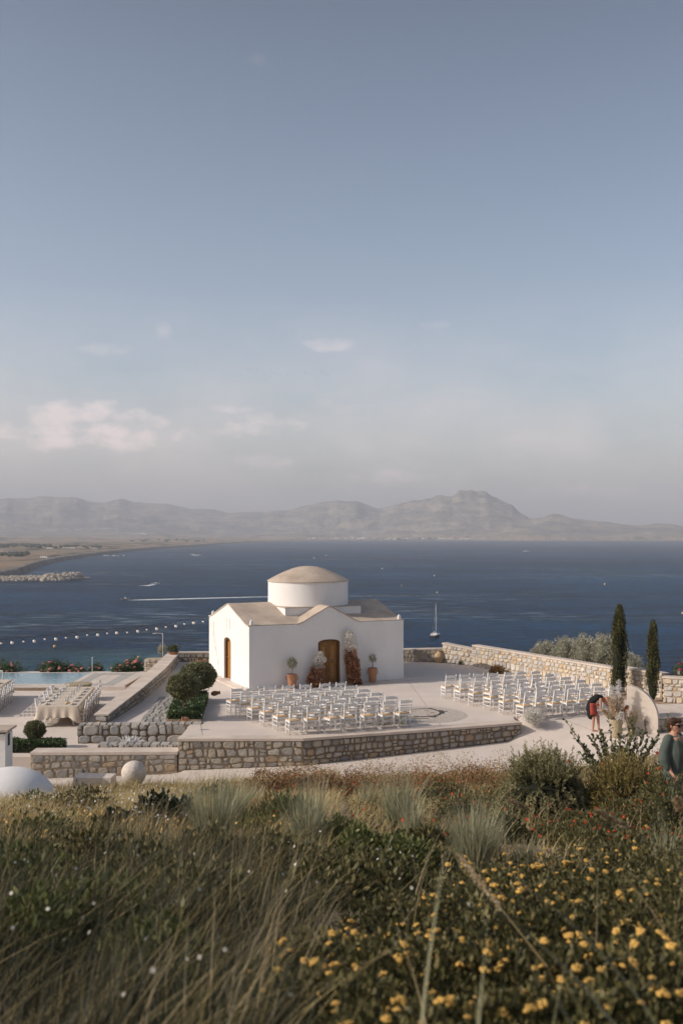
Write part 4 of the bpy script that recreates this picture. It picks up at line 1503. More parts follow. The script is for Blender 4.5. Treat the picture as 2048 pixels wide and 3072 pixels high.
# ---- topiary trees
def topiary(x, y, z, r, h, label, stems=1, n=5200, tb=0.0, group=None):
    t_ = empty('topiary_tree', (x, y, z), label, 'topiary tree', group)
    b = MB()
    if stems == 1: b.tube([(0, 0, -.05), (.01, 0, h * .5), (0, 0, h)], [.035, .028, .025], 8)
    else:
        b.tube([(-.05, 0, -.05), (-.03, 0, h * .5), (-.01, 0, h)], [.02, .016, .014], 7)
        b.tube([(.06, .02, -.05), (.02, 0, h * .5), (.01, 0, h)], [.018, .015, .014], 7)
    b.build('trunk', M['bark'], t_, smooth=True)
    ball_crown('crown', t_, (0, 0, h), r, n, .07, .042, M['topiary'], seed=x, lump=.14, tintb=tb)
    return t_


topiary(-5.40, 34.1, .07, (.56, .54, .44), 1.10, 'front clipped ball topiary with bare trunk in the ground cover bed', n=6500, tb=.02)
topiary(-5.45, 37.7, .07, (.70, .66, .52), .92, 'rear clipped ball topiary, the larger one nearer the chapel side door', n=7500)
topiary(-9.95, 32.35, ZT, (.31, .30, .27), .62, 'small clipped ball on two thin stems at left above the low hedge', stems=2, n=2600, tb=.02)


def carpet(name, poly, z0, z1, n, m_, label, cat, ls=.06, lw=.035):
    """a clipped bed of ground cover: a domed mass filling the polygon"""
    c = np.mean(np.array(poly), 0)
    r = empty(name, (c[0], c[1], z0), label, cat)
    poly = np.array(poly)
    k = RG.random((n, 1)); q = RG.random((n, 1))
    a, b_, c_, d_ = poly
    P2 = (a * (1 - k) + b_ * k) * (1 - q) + (d_ * (1 - k) + c_ * k) * q
    e = np.minimum(np.minimum(k, 1 - k), np.minimum(q, 1 - q)).ravel()
    top = z1 * np.clip(e / .10, 0, 1) ** .4
    nz = np.array([mnoise.noise(Vector((x * 2.2, y * 2.2, 5))) for x, y in P2])
    top = top * (1 + .22 * nz)
    zz = z0 + top * (1 - .5 * RG.random(n) ** 2.2)
    side = e < .06
    zz[side] = z0 + RG.random(side.sum()) * z1
    P = np.column_stack([P2, zz]) - np.array([c[0], c[1], z0])
    D = RG.normal(size=(n, 3)) * .8 + np.array([0, 0, .8])
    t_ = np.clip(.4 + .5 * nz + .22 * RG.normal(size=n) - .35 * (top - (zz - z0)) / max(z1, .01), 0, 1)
    v, f, t2 = leaves(P, D, ls * (0.7 + .6 * RG.random(n)), lw * (.7 + .6 * RG.random(n)), t_)
    mk('foliage', v, f, t2, m_, r)
    sh = [tuple((p - c) * .93) for p in poly]
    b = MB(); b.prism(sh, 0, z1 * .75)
    b.build('core_fill', M['darkcore'], r)
    return r


M['darkcore'] = mat('dark_foliage_core', rgb(.014, .016, .009), .95)  # near-black solid core that fills the inside of the foliage
carpet('ground_cover', [(-5.93, 33.8), (-4.72, 33.8), (-5.12, 38.4), (-6.3, 38.4)], .06, .30, 16000, M['hedge'], 'dense green ground cover filling the bed under the two topiaries', 'hedge')
carpet('low_hedge', [(-10.9, 31.7), (-8.9, 31.7), (-8.9, 32.4), (-10.9, 32.4)], ZT, .34, 6500, M['hedge'], 'low green hedge at left behind the white chimney', 'hedge')


# ---- cypresses
def cypress(x, y, z, r, h, label, n=9000):
    t_ = empty('cypress_tree', (x, y, z), label, 'cypress tree', 'cypresses by the long wall')
    b = MB(); b.tube([(0, 0, -.05), (0, 0, h * .25), (0, 0, h * .9)], [.06, .05, .015], 7); b.build('trunk', M['bark'], t_)
    # upright plumes
    V, Fc, T = [], [], []
    base = 0
    NPL = 70
    per = n // NPL
    for i in range(NPL):
        s = RG.random() ** .8
        z0 = h * (.05 + .80 * s)
        prof_r = r * interp([(0, .45), (.08, .85), (.3, 1), (.55, .9), (.75, .65), (.9, .35), (1, .1)], z0 / h)
        a = RG.random() * 2 * PI
        rr = prof_r * (.45 + .5 * RG.random())
        c0 = np.array([math.cos(a) * rr, math.sin(a) * rr, z0 - h * .03])
        ln = min(h * (.16 + .12 * RG.random()), h * 1.0 - c0[2])
        k = RG.random(per)
        wd = r * .28 * (1 - k) ** .6
        aa = RG.random(per) * 2 * PI
        P = c0 + np.column_stack([np.cos(aa) * wd - math.cos(a) * rr * k * .35, np.sin(aa) * wd - math.sin(a) * rr * k * .35, k * ln])
        D = np.column_stack([np.cos(aa) * .35, np.sin(aa) * .35, np.ones(per)]) + RG.normal(size=(per, 3)) * .25
        tt = np.clip(.42 + .2 * RG.normal() + .18 * RG.normal(size=per), 0, 1)
        v, f, t2 = leaves(P, D, .085, .03, tt)
        V.append(v); Fc.append(f + base); T.append(t2); base += len(v)
    mk('crown', np.concatenate(V), np.concatenate(Fc), np.concatenate(T), M['cypress'], t_)
    b = MB(); b.lathe([(r * .3, h * .03), (r * .62, h * .12), (r * .66, h * .4), (r * .5, h * .65), (r * .25, h * .85), (.01, h * .96)], 9); b.build('core_fill', M['darkcore'], t_)
    return t_


cypress(10.95, 39.35, 0, .36, 3.55, 'taller cypress at right, standing in front of the end of the long wall', 11000)
cypress(11.85, 37.95, 0, .26, 3.05, 'shorter narrow cypress at far right between two wall ends', 8000)
b = MB(); b.prism([(10.3, 38.7), (12.9, 36.4), (13.6, 37.0), (11.4, 40.2), (10.9, 39.9)], -.05, .008)
tag(b.build('planting_strip', M['soil']), None, None, None, 'structure')


# ---- silvery shrubs beyond the wall
def blob_shrub(name, x, y, z, r, h, n, m_, label, cat, group=None, ls=.09, lw=.03, seed=1, up=.5, lump=.3):
    t_ = empty(name, (x, y, z), label, cat, group)
    b = MB()
    for k in range(5):
        a = k * 1.3 + seed
        b.tube([(0, 0, -.1), (math.cos(a) * r * .3, math.sin(a) * r * .3, h * .4), (math.cos(a) * r * .6, math.sin(a) * r * .6, h * .75)], [.04, .03, .015], 6)
    b.build('stems', M['bark'], t_)
    ball_crown('foliage', t_, (0, 0, h * .5), (r, r, h * .5), n, ls, lw, m_, seed=seed, lump=lump, shell=.35, up=up)
    return t_


for i, (px, top, r, y) in enumerate([(1622, 1931, .50, 46.5), (1690, 1915, .70, 46.0), (1752, 1908, .62, 45.2), (1812, 1907, .62, 44.5), (1892, 1960, .55, 43.0), (1640, 1925, .35, 48)]):
    x = (px - 1024) / F * y
    zt = EYE - (top - 1600) / F * y
    hh = 1.5
    blob_shrub('silver_shrub', x, y, zt - hh, r, hh, 4200, M['olive'],
               ['leftmost silvery grey shrub behind the long pale wall', 'second silvery grey shrub from the left behind the long wall', 'tallest pale silvery shrub in the middle behind the long wall',
                'silvery grey shrub just left of the tall cypress', 'small silvery shrub between the two cypresses', 'faint silvery shrub furthest back at the left end of the row'][i], 'shrub', 'silvery shrubs behind the long wall', seed=i * 3.1, up=.9, lump=.45)


# ---- oleanders along the pool
def blossoms(parent, pts, r, m_, name='flower_head'):
    """each flower head one small mesh, shared between alike heads"""
    key = (m_.name, round(r, 3))
    if key not in BLOSS:
        b = MB()
        for k in range(7):
            a = k * 2.4; q = .55 if k else 0
            b.ball((math.cos(a) * r * q, math.sin(a) * r * q, r * (.35 if k else .6)), (r * .45, r * .45, r * .35), 5, 3, jit=.2)
        BLOSS[key] = b.mesh(m_, name=name)
    for p in pts:
        o = link_mesh(name, BLOSS[key], parent, p, (rnd(-.5, .5), rnd(-.5, .5), rnd(0, 6)))
        s = rnd(.6, 1.35); o.scale = (s, s, s)


BLOSS = {}
random.seed(77)
for i, (px, top, w, nf) in enumerate([(18, 1985, .85, 4), (135, 1998, .55, 4), (160, 1984, .62, 7), (200, 1992, .6, 5), (238, 2000, .5, 4), (288, 1994, .45, 3), (362, 1992, .50, 5), (402, 1976, .62, 8)]):
    y = 50.4 + (i % 2) * .5
    x = (px - 1024) / F * y
    zt = EYE - (top - 1600) / F * y
    hh = 1.4
    t_ = blob_shrub('oleander_bush', x, y, zt - hh, w, hh, 2600, M['oleander'],
                    ['oleander at the far left edge beyond the pool', 'low left end oleander of the middle clump beyond the pool', 'tallest oleander of the middle clump with many pink flowers', 'oleander of the middle clump with flowers at its foot',
                     'right end oleander of the middle clump beyond the pool', 'small oleander behind the thin white post', 'dark leafy oleander left of the stone wall end', 'tall oleander with pale pink flowers beside the stone wall end'][i],
                    'oleander', 'pink flowering oleanders beyond the pool', ls=.13, lw=.03, seed=i * 2.2, up=1.0, lump=.4)
    blossoms(t_, [(rnd(-w, w) * .8, -w * rnd(.3, .8), hh * rnd(.62, 1.0)) for _ in range(nf * 2)], .085, M['pink'])


# ---- rosemary and golden bushes
def spike_bush(name, x, y, z, r, h, nsp, m_, label, cat, seed, splen=.45, tb=0.0, droop=1.0, needle=.03, per=34, upright=.2):
    t_ = empty(name, (x, y, z), label, cat)
    V, Fc, T = [], [], []; base = 0
    for i in range(nsp):
        d = RG.normal(size=3); d[2] = abs(d[2]) * 1.0 - .12; d /= np.linalg.norm(d)
        st = d * np.array([r * .78, r * .78, h * .74]) * (.72 + .30 * RG.random())
        ln = splen * (.6 + .7 * RG.random())
        k = np.linspace(0, 1, per)[:, None]
        dirn = d * .8 + np.array([0, 0, upright]) + RG.normal(size=3) * .35
        dirn /= np.linalg.norm(dirn)
        sag = np.array([0, 0, -1]) * droop * ln * .55 * k ** 2 if d[2] < .75 else np.array([0, 0, .25]) * ln * k ** 2
        P = st + dirn * ln * k + sag
        tang = unit(np.gradient(P, axis=0))
        D = tang * 1.0 + unit(RG.normal(size=(per, 3))) * .85
        tt = np.clip(.45 + .2 * RG.normal() + .12 * RG.normal(size=per) + .25 * (k.ravel() - .5) + tb, 0, 1)
        v, f, t2 = leaves(P, D, needle * 1.2, needle * .38, tt)
        V.append(v); Fc.append(f + base); T.append(t2); base += len(v)
    mk('foliage', np.concatenate(V), np.concatenate(Fc), np.concatenate(T), m_, t_)
    b = MB(); b.ball((0, 0, h * .33), (r * .70, r * .70, h * .38), 12, 8, jit=.08); b.build('core_fill', M['darkcore'], t_, smooth=True)
    b = MB()
    for k in range(6):
        a = k * 1.05; b.tube([(0, 0, -.1), (math.cos(a) * r * .35, math.sin(a) * r * .35, h * .35)], [.04, .02], 6)
    b.build('stems', M['bark'], t_)
    return t_


def spot(px, y):
    x = (px - 1024) / F * y
    return x, y, slope_h(x, y)


x, y, z = spot(1632, 17.3)
spike_bush('rosemary_bush', x, y, z - .05, .95, 1.22, 1700, M['rosemary'], 'large drooping rosemary bush at right, nearest the road', 'rosemary bush', 1, splen=.36, per=62, needle=.040, tb=.14, droop=1.9)
x, y, z = spot(1868, 17.0)
spike_bush('golden_bush', x, y, z - .05, .72, 1.18, 1500, M['juniper'], 'olive gold rounded bush in front of the leafy hibiscus at right', 'bush', 2, splen=.30, per=26, needle=.04, droop=.1, upright=.9, tb=.15)
x, y, z = spot(1978, 17.4)
spike_bush('golden_bush', x, y, z - .05, .42, .85, 500, M['juniper'], 'small dark bush between the golden bush and the woman in green', 'bush', 3, splen=.26, per=22, needle=.032, droop=.1, upright=.9, tb=-.1)

# ---- hibiscus with long branches
x, y, z = spot(1855, 19.5)
hib = empty('hibiscus_shrub', (x, y, z), 'open leafy hibiscus shrub with a few red flowers behind the golden bush', 'hibiscus')
b = MB(); LP, LD = [], []
random.seed(31)
for i in range(46):
    a = rnd(0, 2 * PI); o_ = rnd(.25, .95)
    tipp = Vector((math.cos(a) * o_ * 1.05, math.sin(a) * o_ * .6, rnd(1.1, 1.95) * (1.08 - .35 * o_)))
    if i < 4: tipp = Vector(((-1.05, -.8, 1.0, .72)[i], 0, (1.75, 1.35, 1.85, 1.35)[i]))
    mid = tipp * .5 + Vector((0, 0, .18))
    pts = [Vector((0, 0, 0)), mid, tipp]
    C = [pts[0] * (1 - s) ** 2 + pts[1] * 2 * s * (1 - s) + pts[2] * s * s for s in [k / 8 for k in range(9)]]
    b.tube(C, [.018 * (1 - .8 * k / 8) for k in range(9)], 5)
    for k in range(26):
        s = .35 + .65 * k / 25; j = min(7, int(s * 8)); f_ = s * 8 - j
        q = C[j].lerp(C[j + 1], f_); LP.append(q)
        tg = (C[j + 1] - C[j]).normalized(); LD.append(tg * .6 + Vector((rnd(-1, 1), rnd(-1, 1), rnd(-.3, .8))))
b.build('branches', M['bark'], hib)
LP = np.array(LP); LD = np.array(LD)
v, f, t2 = leaves(LP, LD, .095, .055, np.clip(.5 + .25 * RG.normal(size=len(LP)), 0, 1))
mk('foliage', v, f, t2, M['hibiscus'], hib)
blossoms(hib, [(-.42, -.45, .98), (.62, -.4, 1.18), (-1.0, -.1, .95)], .05, M['red'], 'flower')


# ---- gypsophila puffs
def puff(x, y, z, r, h, n, label, group='gypsophila puffs by the aisle'):
    t_ = empty('gypsophila_bunch', (x, y, z), label, 'flower bunch', group)
    ball_crown('blossom', t_, (0, 0, h * .35), (r, r, h * .6), n, .035, .028, M['gyps'], seed=x, lump=.3, shell=.5, core=False, outd=.6)
    ball_crown('stems', t_, (0, 0, h * .25), (r * .7, r * .7, h * .4), n // 4, .06, .012, M['rosemary'], seed=x, lump=.3, shell=.6, core=True)
    return t_


P = at(1192, 2168); puff(P.x, P.y, 0, .40, .42, 2600, 'pale gypsophila bunch at the end of the left chair block on the wall edge')
P = at(1150, 2176); puff(P.x - .1, P.y + .1, 0, .22, .20, 900, 'small low gypsophila bunch under the last chair of the left block')
P = at(1597, 2163); puff(P.x, P.y, 0, .34, .44, 2600, 'white gypsophila bunch at the end of the right chair block')
P = at(1490, 2020); blob = empty('dried_plant', (P.x, P.y, 0), 'small brown dried plant at the foot of the long pale wall', 'plant')
ball_crown('foliage', blob, (0, 0, .12), (.34, .26, .24), 1800, .07, .03, M['rust'], seed=3, lump=.35, shell=.5)


# ---- flower columns beside the chapel door
def flower_column(P, h, w, lean, split, label):
    t_ = empty('flower_column', P, label, 'flower arrangement', 'dried flower columns at the chapel door')
    b = MB(); b.tube([(0, 0, 0), (lean * .5, 0, h * .5), (lean, 0, h * .95)], [.1, .08, .04], 8); b.build('support', M['bark'], t_)
    n = int(2600 * h)
    k = RG.random(n) * split * (.80 + .35 * RG.random(n))
    a = RG.random(n) * 2 * PI
    lum = np.array([mnoise.noise(Vector((math.cos(q) * 1.3, math.sin(q) * 1.3, z_ * h * 3.2 + w * 50))) for q, z_ in zip(a, k)])
    rr = w * (1.15 - .35 * k / split) * (1 + .75 * lum)
    ra = rr * (.45 + .75 * RG.random(n) ** 1.5)
    Pn = np.column_stack([np.cos(a) * ra + lean * k * 1.0, np.sin(a) * ra, k * h])
    D = np.column_stack([np.cos(a), np.sin(a), RG.normal(size=n) * .7 - .2]) + RG.normal(size=(n, 3)) * .4
    cl = np.array([mnoise.noise(Vector(q * 7)) for q in Pn])
    v, f, t2 = leaves(Pn, D, .15, .035, np.clip(.45 + .6 * cl + .2 * RG.normal(size=n), 0, 1))
    mk('rust_foliage', v, f, t2, M['rustfern'], t_)
    kk = RG.random(500) * split; aa = RG.random(500) * 2 * PI
    v, f, t2 = leaves(np.column_stack([np.cos(aa) * w * 1.05 + lean * kk, np.sin(aa) * w * 1.05, kk * h]), RG.normal(size=(500, 3)), .05, .03, np.clip(.4 + .3 * RG.normal(size=500), 0, 1))
    mk('pale_sprigs', v, f, t2, M['gyps'], t_)
    n = int(1500 * h)
    k = split * .80 + RG.random(n) ** .9 * (1 - split * .80)
    rr = w * .95 * np.sqrt(np.clip(1 - ((k - split) / (1.02 - split)) ** 2.5, .05, 1)) * np.array([1.1 + .8 * mnoise.noise(Vector((0, 4 + w * 30, q * h * 4))) for q in k])
    a = RG.random(n) * 2 * PI; ra = rr * (.35 + 1.0 * RG.random(n) ** 1.2)
    Pn = np.column_stack([np.cos(a) * ra + lean * k, np.sin(a) * ra, k * h])
    v, f, t2 = leaves(Pn, RG.normal(size=(n, 3)), .04, .035, np.clip(.55 + .3 * RG.normal(size=n), 0, 1))
    mk('white_blossom', v, f, t2, M['gyps'], t_)
    return t_


P = at(947, 2060); flower_column((P.x, P.y, .045), 1.42, .23, .16, .52, 'shorter dried flower column left of the chapel door, rust below and white above')
P = at(1062, 2053); flower_column((P.x, P.y, .045), 2.25, .185, -.22, .60, 'taller dried flower column right of the chapel door, rust below and white above')

# ---- potted trees
def pot_tree(P, h, r, tr, cr, label, n=900):
    t_ = empty('potted_tree', P, label, 'potted tree', 'potted olive trees by the chapel door')
    b = MB(); b.lathe([(r * .72, 0), (r * .80, .03), (r * .92, h * .5), (r, h * .85), (r * 1.08, h * .88), (r * 1.10, h), (r * .95, h), (r * .93, h * .93), (.01, h * .93)], 24); b.build('pot', M['terra'], t_, auto=40)
    for s in (-1, 1):
        b = MB(); b.tube([(s * r * .95, 0, h * .82), (s * r * 1.25, 0, h * .8), (s * r * 1.2, 0, h * .62), (s * r * .9, 0, h * .60)], .018, 6); b.build('handle', M['terra'], t_)
    b = MB(); b.tube([(0, 0, h * .9), (.01, 0, h + tr * .5), (0, 0, h + tr + cr * .5)], [.02, .016, .012], 7); b.build('trunk', M['bark'], t_)
    ball_crown('crown', t_, (0, 0, h + tr + cr * .8), (cr, cr, cr * 1.1), n, .05, .022, M['topiary'], seed=P[0], lump=.4, shell=.6, core=False, tintb=.1)
    return t_


P = at(876, 2066); pot_tree((P.x, P.y, 0), .60, .20, .30, .20, 'terracotta pot with small round olive tree left of the chapel door')
P = at(1117, 2049); pot_tree((P.x, P.y, .045), .60, .18, .28, .17, 'terracotta pot with small loose olive tree right of the chapel door', 420)


def jar(P, prof_, m_, label, rot=None, n=22, handles=True, hr=.2, hz0=.4, hz1=.55, cat='jar'):
    t_ = empty('clay_jar', P, label, cat)
    if rot: t_.rotation_euler = rot
    b = MB(); b.lathe(prof_, n); b.build('body', m_, t_, auto=45)
    if handles:
        for s in (-1, 1):
            b = MB(); b.tube([(s * hr * .6, 0, hz1), (s * hr * 1.1, 0, hz1), (s * hr * 1.15, 0, (hz0 + hz1) / 2), (s * hr * .95, 0, hz0)], .018, 6); b.build('handle', m_, t_)
    return t_


P = at(1317, 1988)
jar((P.x, P.y, 0), [(.10, 0), (.13, .02), (.21, .18), (.235, .30), (.21, .42), (.13, .52), (.10, .56), (.125, .60), (.09, .60), (.07, .52)], M['terra2'], 'large round clay jar standing in the corner of the seaward wall', hr=.19, hz0=.40, hz1=.55)
P = at(632, 2106, .25)
jar((-5.0, 38.35, .22), [(.05, 0), (.07, .02), (.10, .12), (.08, .24), (.05, .30), (.075, .34), (.055, .34), (.04, .28)], M['terra'], 'small clay jar lying on its side at the far corner of the topiary bed', rot=(math.radians(80), 0, math.radians(75)), handles=False)
P = at(568, 2160, .33)
jar((P.x, P.y, .33), [(.03, 0), (.05, .02), (.08, .09), (.07, .17), (.04, .21), (.065, .25), (.045, .25), (.03, .2)], M['terra'], 'small clay jar lying in the ground cover at its near end', rot=(math.radians(75), 0, math.radians(-70)), hr=.06, hz0=.12, hz1=.2)
# bowl planter on the parapet end and its neighbour behind
def bowl(P, r, h, label, n, m_leaf, lr, lh):
    t_ = empty('bowl_planter', P, label, 'planter')
    b = MB(); b.lathe([(r * .35, 0), (r * .45, .01), (r * .85, h * .6), (r, h * .92), (r * 1.06, h), (r * .92, h), (r * .85, h * .85), (.01, h * .85)], 22); b.build('bowl', M['terra'], t_, auto=40)
    ball_crown('foliage', t_, (0, 0, h + lh * .35), (lr, lr, lh * .6), n, .09, .045, m_leaf, seed=r, lump=.5, shell=.6, core=False, up=1.2)


P = at(520, 1966, .42); bowl((P.x, P.y, .42), .26, .17, 'shallow terracotta bowl with succulents on the far end of the parapet', 500, M['hibiscus'], .24, .36)
P = at(606, 1976, .3); bowl((P.x, P.y - .2, .10), .28, .16, 'terracotta bowl half hidden behind the rear topiary', 60, M['hibiscus'], .14, .12)
t_ = empty('olive_ball', (-8.95, 49.7, .0), 'small pale olive ball beside the steel pole beyond the parapet', 'shrub')
b = MB(); b.tube([(0, 0, 0), (0, 0, .5)], .02, 6); b.build('trunk', M['bark'], t_)
ball_crown('crown', t_, (0, 0, .62), .24, 900, .05, .02, M['olive'], seed=4, lump=.3, shell=.5)
# little crested cactus on the seaward wall and on the long wall
for (px, py, z_, lab) in [(1380, 1994, 0, 'small dark lump of a plant at the foot of the pale wall near the jar'), (1802, 2056, 0, 'small dark green plant against the long wall above the last chairs')]:
    P = at(px, py, z_); t_ = empty('small_plant', P, lab, 'plant'); ball_crown('foliage', t_, (0, 0, .09), (.1, .08, .11), 260, .05, .02, M['topiary'], seed=px, lump=.3, shell=.5)
# bougainvillea at the far right
x, y = 13.4, 38.9
t_ = empty('bougainvillea', (x, y, .2), 'bougainvillea with bright pink bracts at the right edge beyond the wall', 'shrub')
ball_crown('foliage', t_, (0, 0, .6), (.5, .4, .6), 900, .07, .04, M['hibiscus'], seed=6, lump=.4)
M['magenta'] = mat('magenta_bract', rgb(.55, .05, .16), .7, var=.2, scale=30)
random.seed(4)
blossoms(t_, [(rnd(-.5, .1), -.4, rnd(.4, 1.2)) for _ in range(14)], .07, M['magenta'])
# white painted agave in front of the block wall
t_ = empty('white_coral_plant', at(392, 2226, ZT + .16), 'spiky white coral shaped ornament on the low block course', 'ornament')
b = MB(); random.seed(6)
for k in range(46):
    a = rnd(0, 2 * PI); e = rnd(.2, 1.4)
    d = Vector((math.cos(a) * math.cos(e) * 1.6, math.sin(a) * math.cos(e) * .7, math.sin(e)))
    q = Vector((rnd(-.2, .2), rnd(-.06, .06), 0))
    b.tube([q, q + d * .12, q + d * rnd(.17, .24)], [.02, .016, .005], 5)
b.build('branch', M['white'], t_)
# ------------------------------------------------------------------ ceremony chairs


def make_chair(name, label, cat, group, seat_mat='rush'):
    """ladder-back taverna chair at the origin; it faces +y, the back is at -y"""
    t_ = empty(name, (0, 0, 0), label, cat, group)
    H = .93; sh = .45; w = .20; dp = .19
    for s in (-1, 1):
        b = MB(); b.tube([(s * w, -dp + .02, 0), (s * w, -dp, sh), (s * (w + .005), -dp - .09, H - .02)], [.019, .024, .020], 8); b.ball((s * (w + .005), -dp - .093, H), .021, 8, 5)
        b.build('back_post', M['white'], t_, smooth=True)
        b = MB(); b.tube([(s * (w + .02), dp, 0), (s * (w + .02), dp, sh + .01)], [.018, .023], 8); b.build('leg', M['white'], t_, auto=40)
    def rail(z0, z1, crown, nm):
        b = MB(); n = 6; vs = []
        y = -dp - .09 * ((z0 + z1) / 2 - sh) / (H - sh)
        for i in range(n + 1):
            k = -1 + 2 * i / n
            bow = -.028 * (1 - k * k)
            zt = z1 + crown * (1 - k * k)
            for (yy, zz) in ((y + bow - .009, z0), (y + bow + .009, z0), (y + bow + .009 - .01, zt), (y + bow - .009 - .01, zt)): vs.append((k * w, yy, zz))
        fs = []
        for i in range(n):
            for k in range(4): fs.append((i * 4 + k, i * 4 + (k + 1) % 4, i * 4 + 4 + (k + 1) % 4, i * 4 + 4 + k))
        b.add(vs, fs); b.build(nm, M['white'], t_)
    rail(.805, .885, .028, 'top_rail')
    for z in (.555, .635, .715): rail(z, z + .034, .006, 'slat')
    for s in (-1, 1):
        b = MB(); b.box((s * (w + .01), 0, sh - .035), (.024, dp * 2 - .02, .055)); b.build('seat_frame', M['white'], t_)
        for z in (.16, .30):
            b = MB(); b.tube([(s * (w + .008), -dp + .01, z), (s * (w + .018), dp, z)], .011, 6); b.build('rung', M['white'], t_)
    b = MB(); b.box((0, dp, sh - .035), (w * 2 + .02, .024, .055)); b.build('seat_frame', M['white'], t_)
    b = MB(); b.box((0, -dp + .01, sh - .035), (w * 2 - .03, .024, .055)); b.build('seat_frame', M['white'], t_)
    for z in (.20, .31):
        b = MB(); b.tube([(-w - .02, dp, z), (w + .02, dp, z)], .011, 6); b.build('rung', M['white'], t_)
    b = MB(); b.tube([(-w, -dp + .01, .24), (w, -dp + .01, .24)], .011, 6); b.build('rung', M['white'], t_)
    # woven seat: four triangles rising a little to the rim
    b = MB(); e0, e1 = w + .005, dp + .012
    vs = [(-e0 + .01, -e1 + .02, sh), (e0 - .01, -e1 + .02, sh), (e0 + .015, e1, sh), (-e0 - .015, e1, sh), (0, 0, sh - .004)]
    b.add([(x, y, z - .022) for x, y, z in vs[:4]] + [(x, y, z + .012) for x, y, z in vs[:4]] + [(x * .55, y * .55, sh + .022) for x, y, z in vs[:4]],
          [(3, 2, 1, 0), (0, 1, 5, 4), (1, 2, 6, 5), (2, 3, 7, 6), (3, 0, 4, 7), (4, 5, 9, 8), (5, 6, 10, 9), (6, 7, 11, 10), (7, 4, 8, 11), (8, 9, 10, 11)])
    b.build('seat', M[seat_mat], t_, smooth=True)
    return t_


GR_L, GR_R = 'ceremony chairs left of the aisle', 'ceremony chairs right of the aisle'
proto = make_chair('ceremony_chair', 'x', 'chair', GR_L)
freeze_kids(proto)
ROWW = ['first', 'second', 'third', 'fourth', 'fifth', 'last']
lf = mat('leaflet_paper', rgb(.72, .70, .66), .8)
fb = MB(); fb.add([(-.07, -.05, .0), (.07, -.05, .004), (.08, .05, .006), (-.06, .05, 0), (-.07, -.05, .012), (.07, -.05, .016), (.08, .05, .03), (-.06, .05, .02)],
                  [(3, 2, 1, 0), (4, 5, 6, 7), (0, 1, 5, 4), (1, 2, 6, 5), (2, 3, 7, 6), (3, 0, 4, 7)])
fan_me = fb.mesh(lf, name='folded_paper')
random.seed(19)
first = True


def chair_block(c00, c01, c10, c11, group, side, skip=()):
    global first
    for r_ in range(6):
        for c_ in range(7):
            if (r_, c_) in skip: continue
            a, b_ = r_ / 5, c_ / 6
            x = (c00[0] * (1 - b_) + c01[0] * b_) * (1 - a) + (c10[0] * (1 - b_) + c11[0] * b_) * a
            y = (c00[1] * (1 - b_) + c01[1] * b_) * (1 - a) + (c10[1] * (1 - b_) + c11[1] * b_) * a
            row = Vector((c01[0] - c00[0], c01[1] - c00[1])).normalized()
            rz = math.atan2(row.y, row.x) + rnd(-.17, .17) + .03
            x += rnd(-.04, .04); y += rnd(-.04, .04)
            o = proto if first else copy_tree(proto)
            first = False
            o.location = (x, y, 0); o.rotation_euler = (0, 0, rz)
            rw = 'row nearest the chapel' if r_ == 0 else ('row nearest the camera' if r_ == 5 else ROWW[r_] + ' row from the chapel')
            cw = 'leftmost' if c_ == 0 else ('rightmost' if c_ == 6 else ROWW[c_] + ' from left')
            o['label'] = 'white rush seated chair, %s in the %s, %s block' % (cw, rw, side)
            o['group'] = group; o['category'] = 'chair'
            f = link_mesh('folded_paper', fan_me, None, (x + rnd(-.03, .03), y + rnd(-.02, .06), .474), (0, 0, rz + rnd(-.5, .5)))
            tag(f, 'paper on %s chair, %s, %s block' % (cw, rw, side), 'paper', 'folded papers on the ceremony chairs')


chair_block((-3.83, 35.45), (-.16, 36.85), (-1.50, 31.75), (2.04, 33.05), GR_L, 'left')
chair_block((4.15, 38.75), (7.61, 39.95), (6.31, 34.5), (9.67, 35.9), GR_R, 'right')

# pebble mosaic
mc = at(1262, 2143, .006)
b = MB(); b.prism([(mc.x + 1.62 * math.cos(2 * PI * k / 72), mc.y + 1.62 * math.sin(2 * PI * k / 72)) for k in range(72)], -.02, .006)
pm = bpy.data.materials.new('pebble_mosaic'); pm.use_nodes = True
t = pm.node_tree; N = t.nodes; L = t.links; p = N['Principled BSDF']; p.inputs['Roughness'].default_value = .7
tc = N.new('ShaderNodeTexCoord'); vo = N.new('ShaderNodeTexVoronoi'); vo.inputs['Scale'].default_value = 22
L.new(tc.outputs['Object'], vo.inputs['Vector'])
cr = N.new('ShaderNodeValToRGB'); cr.color_ramp.elements[0].color = rgb(.66, .60, .54); cr.color_ramp.elements[1].color = rgb(.44, .38, .32)
cr.color_ramp.elements[0].position = .25; cr.color_ramp.elements[1].position = .6
L.new(vo.outputs['Distance'], cr.inputs[0]); L.new(cr.outputs[0], p.inputs['Base Color'])
bp = N.new('ShaderNodeBump'); bp.invert = True; bp.inputs['Distance'].default_value = .02; bp.inputs['Strength'].default_value = 1; L.new(vo.outputs['Distance'], bp.inputs['Height']); L.new(bp.outputs[0], p.inputs['Normal'])
mos = b.build('pebble_mosaic', pm); tag(mos, None, None, None, 'structure')
M['darkpebble'] = mat('dark_pebble', rgb(.09, .085, .085), .7, var=.3, scale=30)
M['pinkpebble'] = mat('pink_pebble', rgb(.42, .28, .23), .7, var=.3, scale=30)
peb = MB(); peb.ball((0, 0, 0), (.022, .016, .012), 6, 4); peb_me = peb.mesh(None)
random.seed(2)


